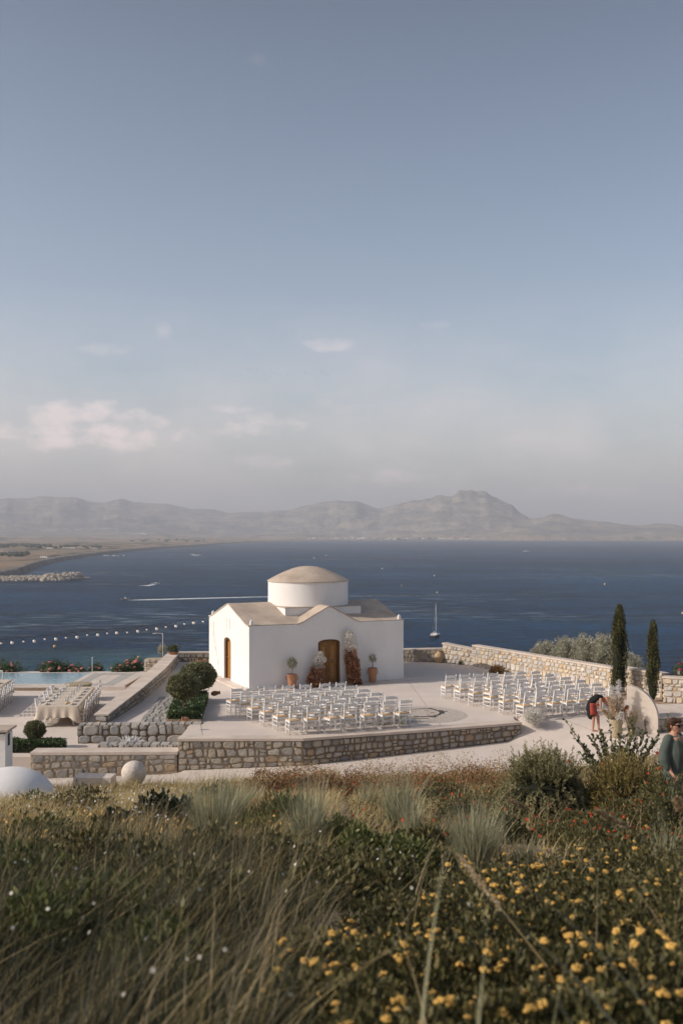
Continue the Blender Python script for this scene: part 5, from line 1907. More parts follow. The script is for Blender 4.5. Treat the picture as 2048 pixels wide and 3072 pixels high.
def pebble_line(pts, w, m_, nm, close=False):
    """rows of set pebbles along a drawn line (photo pixels on the plaza)"""
    b = MB(); Q = [at(px, py, .012) for px, py in pts]
    for a, c in zip(Q, Q[1:]):
        n = max(2, int((c - a).length / .035))
        for k in range(n):
            for j in range(w):
                q = a.lerp(c, k / n); d = (c - a).normalized()
                b.ball((q.x - d.y * (j - w / 2) * .035 + rnd(-.006, .006), q.y + d.x * (j - w / 2) * .035 + rnd(-.006, .006), .012), (.020, .015, .010), 5, 3)
    o = b.build(nm, m_, mos)
    o['kind'] = 'stuff'


pebble_line([(1225, 2128), (1245, 2127), (1265, 2126), (1285, 2125), (1298, 2125)], 2, M['darkpebble'], 'dark_pebble_line')
pebble_line([(1288, 2125), (1302, 2128), (1316, 2132), (1325, 2137), (1318, 2144), (1302, 2148), (1290, 2149)], 3, M['darkpebble'], 'dark_pebble_line')
pebble_line([(1318, 2131), (1330, 2133), (1342, 2134)], 3, M['darkpebble'], 'dark_pebble_line')
pebble_line([(1322, 2133), (1328, 2138), (1324, 2141)], 5, M['darkpebble'], 'dark_pebble_line')
pebble_line([(1240, 2150), (1262, 2150), (1282, 2149), (1300, 2151), (1308, 2149)], 3, M['darkpebble'], 'dark_pebble_line')
pebble_line([(1185, 2129), (1200, 2130), (1225, 2128)], 2, M['darkpebble'], 'dark_pebble_line')
pebble_line([(1232, 2154), (1255, 2156), (1285, 2155)], 2, M['darkpebble'], 'dark_pebble_line')
for pts in ([(1236, 2133), (1246, 2134)], [(1275, 2131), (1288, 2132)], [(1290, 2138), (1302, 2137)], [(1280, 2145), (1292, 2145)], [(1245, 2146), (1255, 2146)]):
    pebble_line(pts, 3, M['pinkpebble'], 'pink_pebble_patch')

# ------------------------------------------------------------------ pool and deck
ZP = -.43
deck = MB()
poolr = empty('swimming_pool', (-13, 46, ZP), 'infinity swimming pool at left with a pale stone rim', 'swimming pool')
PX0, PX1 = -26.0, -12.25
XR0, XR1 = -12.5, -12.35
# rim and basin
b = MB(); b.prism([(-26, 44.25), (-12.35, 44.25), (-12.25, 45.2), (-26, 45.2)], ZP - .05, ZP); b.build('near_rim', M['tilelight'], poolr, world=True)
b = MB(); b.prism([(-26, 44.3), (-12.4, 44.3), (-12.4, 45.2), (-26, 45.2)], ZT, ZP - .05); b.build('near_wall', M['mortar2'], poolr, world=True)
b = MB(); b.prism([(-26, 48.85), (-12.2, 48.85), (-12.2, 49.0), (-26, 49.0)], -1.4, ZP - .015); b.build('far_rim', M['tilelight'], poolr, world=True)
b = MB(); b.add([(-26, 45.2, ZP - .9), (-12.3, 45.2, ZP - .9), (-12.3, 48.85, ZP - .9), (-26, 48.85, ZP - .9), (-26, 45.2, ZP - .05), (-12.3, 45.2, ZP - .05), (-12.3, 48.85, ZP - .05), (-26, 48.85, ZP - .05)], [(0, 1, 2, 3), (0, 4, 5, 1), (2, 6, 7, 3), (1, 5, 6, 2)])
M['pooltile'] = mat('pale_blue_tile', rgb(.38, .50, .54), .4, var=.05, scale=2)
b.build('basin', M['pooltile'], poolr, world=True)
wm = bpy.data.materials.new('pool_water'); wm.use_nodes = True
t = wm.node_tree; N = t.nodes; L = t.links; p = N['Principled BSDF']
p.inputs['Base Color'].default_value = rgb(.17, .30, .36); p.inputs['Roughness'].default_value = .08; p.inputs['Specular IOR Level'].default_value = .35
nz = N.new('ShaderNodeTexNoise'); nz.inputs['Scale'].default_value = 3.5; nz.inputs['Detail'].default_value = 4
tc = N.new('ShaderNodeTexCoord'); L.new(tc.outputs['Object'], nz.inputs['Vector'])
bp = N.new('ShaderNodeBump'); bp.inputs['Distance'].default_value = .05; bp.inputs['Strength'].default_value = .5; L.new(nz.outputs[0], bp.inputs['Height']); L.new(bp.outputs[0], p.inputs['Normal'])
b = MB(); b.add([(-26, 45.2, ZP - .02), (-12.3, 45.2, ZP - .02), (-12.3, 48.9, ZP - .02), (-26, 48.9, ZP - .02)], [(0, 1, 2, 3)])
b.build('water', wm, poolr, world=True)
# deck to the right of the pool: bands of inlay
dk = empty('pool_deck', (-10.5, 46.5, ZP), 'raised pale stone deck beside the pool with grey inlaid bands', 'deck')
C0, C1, C2, C3 = Vector((-12.35, 44.3)), Vector((-9.6, 44.3)), Vector((-9.35, 49.0)), Vector((-12.3, 49.0))


def dq(u, v):
    a = C0.lerp(C1, u); c = C3.lerp(C2, u); q = a.lerp(c, v); return (q.x, q.y)


b = MB(); b.prism([dq(0, 0), dq(1, 0), dq(1, 1), dq(0, 1)], -1.2, ZP - .012); b.build('deck_base', M['tilelight'], dk, world=True)
us = [0, .10, .26, .60, .76, 1]
vs_ = [0, .09, .20, .5, .80, .92, 1]
for i in range(5):
    for j in range(6):
        edge = i in (0, 4) or j in (0, 5)
        grey = (not edge) and (i in (1, 3) or j in (1, 4))
        if grey and j in (1, 4) and i == 2: grey = True
        sub = 2 if (i == 2 and 1 < j < 4) else 1
        for k in range(sub):
            u0 = us[i] + (us[i + 1] - us[i]) * k / sub; u1 = us[i] + (us[i + 1] - us[i]) * (k + 1) / sub
            e = .004
            b = MB(); b.prism([dq(u0 + e, vs_[j] + e), dq(u1 - e, vs_[j] + e), dq(u1 - e, vs_[j + 1] - e), dq(u0 + e, vs_[j + 1] - e)], ZP - .012, ZP + (.0 if not grey else .001))
            b.build('tile', M['tilegrey'] if grey else M['tilelight'], dk, world=True)
b = MB(); b.box((-9.52, 46.7, ZP + .012), (.09, 4.5, .03), rz=-.053); b.build('edge_strip', M['wood'], dk, world=True)
# stone end wall beyond the deck
r = wall_root(-9, 49.4, ZP, 'short pale stone wall end beside the deck, left of the parapet')
simple_wall(r, (-9.68, 49.0), (-8.66, 49.0), (ZP, ZP), (.20, .22), .6, .2, M['stone2'], 300, core=M['mortar2'], cop=0)

# woven tub and rail
t_ = empty('wicker_tub', (-11.05, 41.9, ZT), 'round woven tub seat beyond the far end of the long table', 'stool')
M['wicker'] = mat('wicker', rgb(.36, .30, .20), .9, var=.3, scale=20, bump=.8, bscale=40)
b = MB(); b.lathe([(.5, 0), (.52, .1), (.53, .4), (.53, .62)], 26); b.build('body', M['wicker'], t_, auto=40)
b = MB(); b.lathe([(.50, .62), (.56, .63), (.56, .68), (.50, .69), (.2, .68)], 26); b.build('rim', M['wicker'], t_, auto=40)
t_ = empty('hand_rail', (-10.45, 43.2, ZT), 'thin steel hand rail by the step up to the pool deck', 'rail')
b = MB(); b.tube([(0, 0, 0), (0, 0, .62)], .02, 6); b.tube([(0, 0, .62), (-.35, .55, .60)], .018, 6); b.build('rail', M['metal'], t_)
P = at(273.5, 2018, ZP)
t_ = empty('pool_post', (P.x, 49.05, ZP), 'thin white post at the back corner of the pool', 'post')
b = MB(); b.tube([(0, 0, 0), (0, 0, .70)], .014, 6); b.ball((0, 0, .70), .03, 6, 4); b.build('post', M['white'], t_)
# pool ladder frame at left
P = at(10, 2068, ZT)
t_ = empty('pool_shower', (P.x, 44.6, ZP), 'white metal frame standing at the near rim of the pool', 'frame')
b = MB(); b.tube([(0, 0, 0), (0, 0, .66), (-1.0, 0, .66), (-1.0, 0, 0)], .035, 6); b.build('frame', M['white'], t_)
# steel outdoor pole with arm
P = at(487, 1984, .42)
t_ = empty('lamp_pole', (-8.78, 49.0, -.4), 'thin grey pole with a short arm behind the parapet by the olive ball', 'lamp pole')
b = MB(); b.tube([(0, 0, 0), (0, 0, 1.88)], .018, 8); b.build('pole', M['greypaint'], t_)
b = MB(); b.tube([(0, 0, 1.86), (-.25, 0, 1.89), (-.46, 0, 1.88)], .013, 6); b.build('arm', M['greypaint'], t_)
b = MB(); b.box((-.42, 0, 1.87), (.16, .07, .03)); b.build('lamp_head', M['greypaint'], t_)
# dropped plank on the terrace beside the parapet
t_ = empty('wooden_wedge', (-9.3, 39.9, ZT), 'short wooden board lying by the parapet on the dining terrace', 'board')
b = MB(); b.box((0, 0, .03), (.16, 1.3, .05), rz=-.05); b.build('board', M['bark'], t_)

# ------------------------------------------------------------------ dining tables
dproto = make_chair('dining_chair', 'x', 'chair', 'dining chairs at the long tables')
freeze_kids(dproto)
dfirst = True


def dining_chair(x, y, rz, label, group):
    global dfirst
    o = dproto if dfirst else copy_tree(dproto)
    dfirst = False
    o.location = (x, y, ZT); o.rotation_euler = (0, 0, rz)
    o['label'] = label; o['group'] = group; o['category'] = 'chair'


def long_table(x, y0, y1, w, skew, label, tl, nleg, seedv):
    """table whose long side runs away along y; skew = sideways drift per metre"""
    random.seed(seedv)
    t_ = empty('dining_table', (x, (y0 + y1) / 2, ZT), label, 'table', 'long dining tables on the lower terrace')
    b = MB()
    xc = lambda y: x + (y - y0) * skew
    b.prism([(xc(y0) - w / 2 + .02, y0 + .02), (xc(y0) + w / 2 - .02, y0 + .02), (xc(y1) + w / 2 - .02, y1 - .02), (xc(y1) - w / 2 + .02, y1 - .02)], ZT + .70, ZT + .735); b.build('table_top', M['wood'], t_, world=True)
    for k in range(nleg):
        yy = y0 + .45 + (y1 - y0 - .9) * k / (nleg - 1)
        for s in (-1, 1):
            b = MB(); b.tube([(xc(yy) + s * (w / 2 - .15), yy - .1, ZT), (xc(yy) + s * (w / 2 - .45), yy + .05, ZT + .7)], .025, 6); b.tube([(xc(yy) + s * (w / 2 - .15), yy + .2, ZT), (xc(yy) + s * (w / 2 - .45), yy + .05, ZT + .7)], .025, 6)
            b.build('leg', M['white'], t_, world=True)
    # the cloth: one sheet with folds that deepen towards the hem
    cl = empty('tablecloth', (x, (y0 + y1) / 2, ZT + .74), tl, 'tablecloth')
    ring = []
    n_s, n_l = 26, 60
    def per():
        for i in range(n_s): yield (-w / 2 + w * i / n_s, y0, 0, -1)
        for i in range(n_l): yield (w / 2, y0 + (y1 - y0) * i / n_l, 1, 0)
        for i in range(n_s): yield (w / 2 - w * i / n_s, y1, 0, 1)
        for i in range(n_l): yield (-w / 2, y1 - (y1 - y0) * i / n_l, -1, 0)
    pts = list(per()); n = len(pts)
    V = []; rows = 6
    for j in range(rows + 1):
        s = j / rows
        for i, (px_, py_, nx, ny) in enumerate(pts):
            cornerd = min(abs(px_ - w / 2), abs(px_ + w / 2)) + min(abs(py_ - y0), abs(py_ - y1))
            c = max(0, 1 - cornerd / .30)
            drop = .40 + .20 * c + .05 * mnoise.noise(Vector((i * .12, seedv, 0)))
            fold = .030 * math.sin(i * 1.15 + 2 * mnoise.noise(Vector((i * .2, 1, seedv)))) * s ** 1.2
            ex = .02 + .05 * s + fold + .10 * c * s
            sx = 1 if px_ > 0 else -1; sy = 1 if py_ > (y0 + y1) / 2 else -1
            ox = (nx * ex if nx else sx * .10 * c * s); oy = (ny * ex if ny else sy * .10 * c * s)
            V.append((xc(py_) + px_ + ox, py_ + oy, ZT + .745 - drop * s))
    Fc = [(j * n + i, j * n + (i + 1) % n, (j + 1) * n + (i + 1) % n, (j + 1) * n + i)[::-1] for j in range(rows) for i in range(n)]
    b = MB(); b.add(V, Fc); b.f.append(tuple(range(n)))
    b.build('cloth', M['linen'], cl, world=True, auto=60)
    return xc


xc = long_table(-10.25, 36.0, 40.6, 1.40, -.115, 'long dining table laid for dinner beside the parapet', 'pale linen tablecloth on the long table nearest the parapet', 3, 5)
for k in range(6):
    y = 36.5 + k * .72
    dining_chair(xc(y) + .74, y, PI / 2 + rnd(-.06, .06), 'white dining chair, %s from the near end, parapet side of the nearer table' % ROWW[k], 'dining chairs at the near table')
for k in range(5):
    y = 36.7 + k * .8
    dining_chair(xc(y) - .60, y, -PI / 2 + rnd(-.06, .06), 'white dining chair, %s from the near end, pool side of the nearer table' % ROWW[k], 'dining chairs at the near table')
xc2 = long_table(-14.35, 38.2, 42.6, 1.35, -.10, 'second dining table cut off by the left edge of the photo', 'linen tablecloth on the table at the left edge', 3, 6)
for k in range(5):
    y = 38.0 + k * .75
    dining_chair(xc2(y) + .85, y, PI / 2 + .15 + rnd(-.06, .06), 'white dining chair, %s from the near end, at the table cut by the left edge' % ROWW[k], 'dining chairs at the far left table')
# tableware, one of each kind copied
random.seed(41)
pb = MB(); pb.lathe([(.06, 0), (.09, .004), (.135, .016), (.14, .02), (.09, .010), (.01, .008)], 18); plate_me = pb.mesh(M['china'], True, 'plate')
M['glass'] = mat('clear_glass', rgb(.82, .82, .80), .15, spec=.5)
gm = M['glass'].node_tree; gm.nodes['Principled BSDF'].inputs['Transmission Weight'].default_value = .35
gb = MB(); gb.lathe([(.035, 0), (.008, .008), (.006, .09), (.03, .12), (.038, .16), (.032, .20), (.028, .20), (.034, .16), (.01, .12)], 10); glass_me = gb.mesh(M['glass'], True, 'wine_glass')
nb = MB(); nb.box((0, 0, .02), (.07, .18, .035), taper=.8); nap_me = nb.mesh(M['linen'], name='napkin')
for tname, fx, ys, n_ in (('near', xc, 36.35, 6), ('left', xc2, 38.5, 5)):
    for k in range(n_):
        for s, sd_ in ((-1, 'pool side'), (1, 'parapet side')):
            y = ys + k * .72
            x = fx(y) + s * .47
            w_ = 'near' if tname == 'near' else 'left edge'
            o = link_mesh('plate', plate_me, None, (x, y, ZT + .752)); tag(o, 'white plate, %s setting from the near end, %s of the %s table' % (ROWW[k], sd_, w_), 'plate', 'plates on the dining tables')
            o = link_mesh('napkin', nap_me, None, (x, y, ZT + .765), (0, 0, rnd(-.3, .3))); tag(o, 'folded napkin on the plate, %s setting from near end, %s, %s table' % (ROWW[k], sd_, w_), 'napkin', 'napkins on the dining tables')
            o = link_mesh('wine_glass', glass_me, None, (x - s * .20, y + .14, ZT + .752)); tag(o, 'wine glass at the %s setting from the near end, %s, %s table' % (ROWW[k], sd_, w_), 'glass', 'glasses on the dining tables')
            o = link_mesh('wine_glass', glass_me, None, (x - s * .26, y + .05, ZT + .752)); tag(o, 'inner wine glass at %s setting from the near end, %s, %s table' % (ROWW[k], sd_, w_), 'glass', 'glasses on the dining tables')
t_ = empty('bread_basket', (xc(36.3) + .25, 36.42, ZT + .752), 'small peach coloured bread bundle near the front corner of the table', 'bread')
b = MB(); b.ball((0, 0, .04), (.07, .05, .045), 8, 6, jit=.1); b.ball((.07, .02, .04), (.05, .05, .04), 8, 6, jit=.1); b.build('bread', mat('bread', rgb(.62, .42, .26), .8), t_, smooth=True)

# ------------------------------------------------------------------ string of festoon bulbs
cA = Vector((-6.02, 45.8, 2.50)); bulbs_px = [(10, 291, 0), (83, 287, 1), (160, 279, 0), (232, 277, 1), (303, 263, 0), (377, 262, 1), (445, 253, 0), (519, 250, 1), (588, 235, 0), (658, 234, 1), (722, 224, 0), (786, 221, 1), (856, 218, 0), (927, 210, 1), (987, 199, 0), (1054, 193, 1), (1115, 181, 0), (1182, 176, 1), (1240, 161, 0), (1301, 154, 1), (1364, 145, 0)]
sl = empty('festoon_lights', tuple(cA), 'string of round white bulbs hanging from the chapel corner out over the pool', 'string lights')
N_B = len(bulbs_px); pts = []
bb = []
for i, (qx, qy, big) in enumerate(bulbs_px):
    px, py = qx * .4464, 1800 + qy * .4464
    k = (1410 - qx) / 1410
    d = 45.6 - 6.2 * k
    bb.append((Vector(((px - 1024) / F * d, d, EYE - (py - 1600) / F * d)), big))
# continue out of the frame to a pole
for k in range(1, 4):
    d_ = bb[0][0] - bb[1][0]
    bb.insert(0, (bb[0][0] + d_ + Vector((0, 0, .02)), 1 - bb[0][1]))
prev = None
line = []
for i, (P, big) in enumerate(bb):
    top = P + Vector((0, 0, .17 if big else .12))
    line.append(top)
line.append(cA)
full = []
for i in range(len(line) - 1):
    a, c = line[i], line[i + 1]
    for k in range(6):
        s = k / 6
        arch_ = .05 * math.sin(PI * s)
        full.append(a.lerp(c, s) + Vector((0, 0, arch_)))
full.append(cA)
b = MB(); b.tube(full, .011, 5); b.build('cable', M['cable'], sl, world=True)
full2 = [q + Vector((0, .02, -.02 + .035 * math.sin(i * .8))) for i, q in enumerate(full)]
b = MB(); b.tube(full2[:-20], .006, 4); b.build('support_wire', M['cable'], sl, world=True)
for P, big in bb:
    r_ = .066 if big else .042
    b = MB(); b.ball(P, r_, 14, 9); bulb = b.mesh(M['bulb'], True, 'bulb', sl.location)
    ob = link_mesh('bulb', bulb, sl)
    b = MB(); c = P + Vector((0, 0, r_ * .85)); b.tube([c, c + Vector((0, 0, .06 if big else .05))], [.026, .022], 8)
    so = b.build('socket', M['black'], None); 
    for v_ in so.data.vertices: v_.co = v_.co - sl.location
    so.parent = ob
b = MB(); b.tube([cA, (-5.93, 45.60, 2.52), (-5.80, 45.22, 2.35), (-5.72, 45.08, 1.4), (-5.62, 44.86, .2)], .012, 5); b.build('down_cable', M['greypaint'], sl, world=True)
pl = empty('light_pole', (bb[0][0].x - .2, bb[0][0].y, ZT), 'pole outside the left edge that carries the string of bulbs', 'pole')
b = MB(); b.tube([(0, 0, 0), (0, 0, bb[0][0].z - ZT + .3)], .04, 8); b.build('pole', M['greypaint'], pl)

# ------------------------------------------------------------------ chimney, white dome, balls and blocks in front at left
P = at(8, 2290, 0)
ch = empty('white_chimney', (-9.75, 28.3, -1.0), 'white plastered chimney with a flat cap at the left edge', 'chimney')
b = MB(); b.box((0, 0, .75), (.62, .62, 2.0)); b.build('shaft', M['plaster'], ch)
b = MB(); b.box((0, 0, 1.85), (.80, .80, .06)); b.build('cap', M['roofcem'], ch)
b = MB(); b.box((.312, -.02, 1.55), (.02, .16, .34)); b.build('vent_opening', M['black'], ch)
dm = empty('white_dome', (-8.75, 26.2, -.84), 'low white plastered dome roof in the grass at the left edge', 'dome')
b = MB(); b.lathe([(1.26, -.6), (1.24, .15), (1.21, .30), (1.13, .50), (1.0, .68), (.8, .85), (.56, .97), (.28, 1.04), (.01, 1.06)], 48); b.build('shell', M['plaster'], dm, smooth=True)
bx = empty('stone_ball', (-6.05, 29.05, -.60), 'large rough white stone ball by the path', 'stone ball')
M['palestone'] = mat('pale_limestone', rgb(.62, .56, .50), .95, var=.12, scale=5, bump=1.0, bscale=14)
b = MB(); b.ball((0, 0, 0), .36, 28, 18, jit=.03); b.build('ball', M['palestone'], bx, smooth=True)
bx = empty('stone_block', (-7.15, 28.9, -1.0), 'long pale stone slab left of the stone ball', 'stone slab')
b = MB(); b.box((0, 0, .2), (1.15, .6, .34), rz=-.05, taper=.94); b.build('slab', M['palestone'], bx)

# ------------------------------------------------------------------ ceremony backdrop at right
bd = empty('ceremony_arch', (9.55, 32.2, -.05), 'tall half moon backdrop panel with one curved edge', 'backdrop')
H_ = 1.54; W_ = .98; T_ = .22
prof_ = [(0, 0), (W_, 0)] + [(W_ * math.cos(a) if a > 0 else W_, .50 + (H_ - .50) * math.sin(a)) for a in [PI / 2 * k / 14 for k in range(0, 15)]] 
vs = [(x, 0, z) for x, z in prof_] + [(x, T_, z) for x, z in prof_]
n = len(prof_)
b = MB(); b.add(vs, [tuple(range(n)), tuple(range(2 * n - 1, n - 1, -1))] + [(i, i + n, (i + 1) % n + n, (i + 1) % n) for i in range(n)])
bo = b.build('panel', mat('cream_fabric_panel', rgb(.62, .55, .48), .8, var=.03, scale=6), bd)
bd.rotation_euler = (0, 0, -.50); bd.location = (9.24, 32.3, -.08)

# dried pampas arrangement in a tall vase beside it
vz = empty('pampas_arrangement', (8.83, 32.0, -.15), 'tall dried pampas arrangement in a woven vase beside the backdrop', 'flower arrangement')
b = MB(); b.lathe([(.13, 0), (.14, .02), (.17, .3), (.20, .55), (.21, .58), (.19, .58), (.15, .3)], 20); b.build('vase', M['wicker'], vz, auto=40)
random.seed(55)


def plume(parent, base, tipv, w, n, m_, nm, ll=.12):
    base = np.array(base); tipv = np.array(tipv)
    k = RG.random(n) ** .8
    c = base + (tipv - base) * k[:, None]
    wd = w * np.sin(PI * np.clip(k * .9 + .1, 0, 1)) ** .6
    P = c + RG.normal(size=(n, 3)) * wd[:, None] * .5
    D = unit((tipv - base)[None, :]) * 1.1 + RG.normal(size=(n, 3)) * .5
    v, f, t2 = leaves(P, D, ll, .018, np.clip(.5 + .25 * RG.normal(size=n), 0, 1))
    mk(nm, v, f, t2, m_, parent)


for (bs, tp, w, m_, nm) in [((0, 0, .5), (-.25, 0, 1.25), .10, 'pampas', 'plume'), ((0, 0, .5), (.02, .02, 1.30), .13, 'pampas', 'plume'), ((0, 0, .45), (-.12, -.05, 1.1), .12, 'pampas', 'plume'), ((.02, 0, .5), (.16, 0, 1.2), .10, 'pampas', 'plume'),
                            ((.03, 0, .8), (.08, 0, 1.78), .085, 'silver', 'silver_plume'), ((0, 0, .5), (.32, 0, .95), .09, 'rustfern', 'dried_fern'), ((0, 0, .5), (-.42, 0, .85), .08, 'pampas', 'plume'), ((0, -.05, .5), (.1, -.2, .75), .12, 'gyps', 'white_blossom')]:
    b_ = plume(vz, bs, tp, w, 420, M[m_], nm)
lv = empty('dried_leaf_vase', (9.28, 31.9, -.15), 'low vase of dried brown leaves at the foot of the backdrop', 'flower arrangement')
b = MB(); b.lathe([(.09, 0), (.12, .15), (.10, .28), (.08, .28), (.09, .15)], 16); b.build('vase', M['terra2'], lv, auto=40)
for tp in ((-.2, 0, .75), (.15, 0, .8), (0, 0, .7)): plume(lv, (0, 0, .25), tp, .1, 160, M['straw'], 'dried_leaves', .14)
# ------------------------------------------------------------------ people


def skin_body(name, chains, mat_, parent, vox=.014, smooth_it=4):
    """chains: list of (points, radii) lofted and fused by a voxel remesh into one surface"""
    b = MB()
    for c in chains:
        if c[0] == 'ball': b.ball(c[1], c[2], 14, 10, rot=(c[3] if len(c) > 3 else None))
        else:
            pts, rad = c
            # resample the spine for a rounder loft
            P = [Vector(p) for p in pts]
            b.tube(P, rad, 12)
            for q, r_ in ((P[0], rad[0]), (P[-1], rad[-1])):
                rr = r_ if not isinstance(r_, (tuple, list)) else min(r_)
                b.ball(q, rr * .97, 10, 7)
    o = b.build(name, mat_, parent, smooth=True)
    md = o.modifiers.new('fuse', 'REMESH'); md.mode = 'VOXEL'; md.voxel_size = vox; md.use_smooth_shade = True
    ms_ = o.modifiers.new('soft', 'SMOOTH'); ms_.iterations = smooth_it; ms_.factor = .5
    return o


M['greencloth'] = mat('sage_green_cloth', rgb(.085, .105, .09), .9, var=.12, scale=6, bump=.3, bscale=14)
M['hair'] = mat('dark_brown_hair', rgb(.055, .025, .013), .5, var=.5, scale=30, stretch=(1, 1, .3), bump=.6, bscale=40)
M['skin2'] = mat('sunlit_skin', rgb(.46, .25, .17), .5)
M['lens'] = mat('sunglass_lens', rgb(.006, .006, .007), .15)
M['blackcloth'] = mat('black_cloth', rgb(.012, .012, .013), .9)
M['redcloth'] = mat('red_apron_cloth', rgb(.36, .07, .055), .9, var=.1, scale=8)
M['capcloth'] = mat('salmon_bandana_cloth', rgb(.62, .20, .15), .9, var=.12, scale=25)
M['lips'] = mat('lips', rgb(.34, .10, .09), .5)

# woman in green at the right edge: metres from her feet; she faces right and a little to the camera
WZ = 3.62 - 1.64
wm_ = empty('person', (5.0, 15.0, WZ), 'woman in sage green blouse and trousers with short hair and sunglasses at right', 'person')
fx = Vector((.66, -.75, 0)); rt = Vector((-.75, -.66, 0))        # facing direction and her right-hand side


def wv(f_, r_, z):
    q = fx * f_ + rt * r_
    return (q.x, q.y, z)


body = [([wv(0, 0, .90), wv(0, 0, 1.08), wv(.01, 0, 1.25), wv(0, 0, 1.36)], [(.13, .16), (.11, .14), (.12, .16), (.09, .14)]),
        ([wv(-.01, 0, 1.33), wv(.02, 0, 1.44)], [.062, .055]),
        ('ball', wv(.035, 0, 1.525), (.078, .072, .105)), ('ball', wv(.055, 0, 1.475), (.055, .05, .065)),
        ([wv(0, .14, 1.31), wv(-.03, .19, 1.08), wv(.08, .22, .87), ], [.04, .036, .026]),
        ([wv(0, -.14, 1.31), wv(-.04, -.19, 1.08), wv(.06, -.22, .86)], [.04, .036, .026]),
        ([wv(0, .09, .90), wv(.10, .09, .48), wv(.04, .09, .07)], [.085, .06, .038]),
        ([wv(0, -.09, .90), wv(-.04, -.09, .48), wv(-.16, -.09, .09)], [.085, .06, .038]),
        ([wv(.0, .09, .05), wv(.13, .09, .03)], [.038, .03]), ([wv(-.20, -.09, .07), wv(-.07, -.09, .03)], [.038, .03]),
        ([wv(.125, 0, 1.535), wv(.142, 0, 1.505), wv(.13, 0, 1.495)], [.010, .015, .010])]
for s_, (wx, wz) in ((1, (.08, .87)), (-1, (.06, .86))):
    body.append(([wv(wx, s_ * .22, wz), wv(wx + .045, s_ * .225, wz - .045), wv(wx + .07, s_ * .22, wz - .085)], [(.022, .030), (.018, .038), (.014, .034)]))
    for k in range(4):
        o_ = (k - 1.5) * .017
        b0 = Vector(wv(wx + .065 + o_ * .8, s_ * .215, wz - .075 - abs(o_) * .2)); L_ = (.065, .072, .068, .055)[k]
        body.append(([b0, b0 + Vector((0, 0, -L_ * .55)) + fx * .008, b0 + Vector((0, 0, -L_)) - fx * .004], [.0095, .0085, .007]))
    b0 = Vector(wv(wx + .055, s_ * .20, wz - .03)); body.append(([b0, b0 + fx * .03 + Vector((0, 0, -.03)), b0 + fx * .035 + Vector((0, 0, -.062))], [.011, .010, .008]))
skin_body('body', body, M['skin2'], wm_, vox=.0075, smooth_it=3)
# blouse
bl = [([wv(-.02, 0, .78), wv(.01, 0, .95), wv(.03, 0, 1.15), wv(.0, 0, 1.30), wv(-.01, 0, 1.37)], [(.15, .19), (.145, .18), (.15, .18), (.12, .16), (.08, .11)]),
      ([wv(-.01, .14, 1.34), wv(-.04, .20, 1.16), wv(-.03, .23, 1.03), wv(.03, .235, .93)], [.075, .08, .088, .052]),
      ([wv(-.01, -.14, 1.34), wv(-.04, -.20, 1.16), wv(-.03, -.225, 1.03), wv(.02, -.23, .93)], [.075, .08, .088, .052])]
o = skin_body('blouse', bl, M['greencloth'], wm_, vox=.015)
b = MB()
for a0, a1 in (((.115, .055, 1.40), (.163, 0, 1.13)), ((.115, -.055, 1.40), (.163, 0, 1.13))):
    p0, p1 = Vector(wv(*a0)), Vector(wv(*a1))
    b.tube([p0, (p0 + p1) / 2 + fx * .02, p1 + fx * .02], [.014, .012, .008], 6)
b.build('collar', M['greencloth'], wm_, smooth=True)
b = MB(); b.add([wv(.128, .035, 1.39), wv(.128, -.035, 1.39), wv(.190, -.004, 1.17), wv(.190, .004, 1.17), wv(.165, .025, 1.30), wv(.165, -.025, 1.30)], [(0, 4, 5, 1), (4, 3, 2, 5)]); b.build('neckline', M['skin2'], wm_)
skin_body('trousers', [([wv(0, 0, .80), wv(0, 0, .92)], [(.15, .19), (.13, .17)]), ([wv(0, .09, .86), wv(.10, .095, .46), wv(.05, .095, .12)], [.115, .095, .085]), ([wv(0, -.09, .86), wv(-.04, -.095, .46), wv(-.15, -.095, .13)], [.115, .095, .085])], M['greencloth'], wm_, vox=.018)
skin_body('hair', [('ball', wv(.0, 0, 1.565), (.098, .092, .085)), ('ball', wv(-.045, 0, 1.53), (.072, .082, .085)), ('ball', wv(.065, -.015, 1.602), (.05, .06, .035)), ('ball', wv(.03, .045, 1.60), (.06, .045, .04)), ('ball', wv(-.06, 0, 1.46), (.045, .055, .05))], M['hair'], wm_, vox=.009)
b = MB()
for s_ in (1, -1):
    c = Vector(wv(.112, s_ * .034, 1.535)); b.ball(c, (.018, .020, .023), 10, 7)
b.build('lens', M['lens'], wm_, smooth=True)
b = MB(); b.tube([wv(.02, .078, 1.545), wv(.10, .062, 1.548), wv(.125, .034, 1.553), wv(.13, 0, 1.548), wv(.125, -.034, 1.553), wv(.10, -.062, 1.548), wv(.02, -.078, 1.545)], .006, 6); b.build('sunglasses_frame', M['lens'], wm_)
b = MB(); b.tube([wv(.108, .022, 1.468), wv(.118, 0, 1.466), wv(.108, -.022, 1.468)], [.004, .0065, .004], 6); b.build('lips', M['lips'], wm_)
for s_ in (1, -1):
    b = MB(); b.ball(wv(.005, s_ * .078, 1.52), (.018, .014, .03), 8, 6); b.build('ear', M['skin2'], wm_, smooth=True)
b = MB(); pts = [wv(.10 + .05 * math.sin(PI * k / 12), .07 * math.cos(PI * k / 12), 1.39 - .28 * math.sin(PI * k / 12)) for k in range(13)]
b.tube([(p[0] + fx.x * .06 * math.sin(PI * i / 12), p[1] + fx.y * .06 * math.sin(PI * i / 12), p[2]) for i, p in enumerate(pts)], .003, 4); b.build('necklace', M['brass'], wm_)

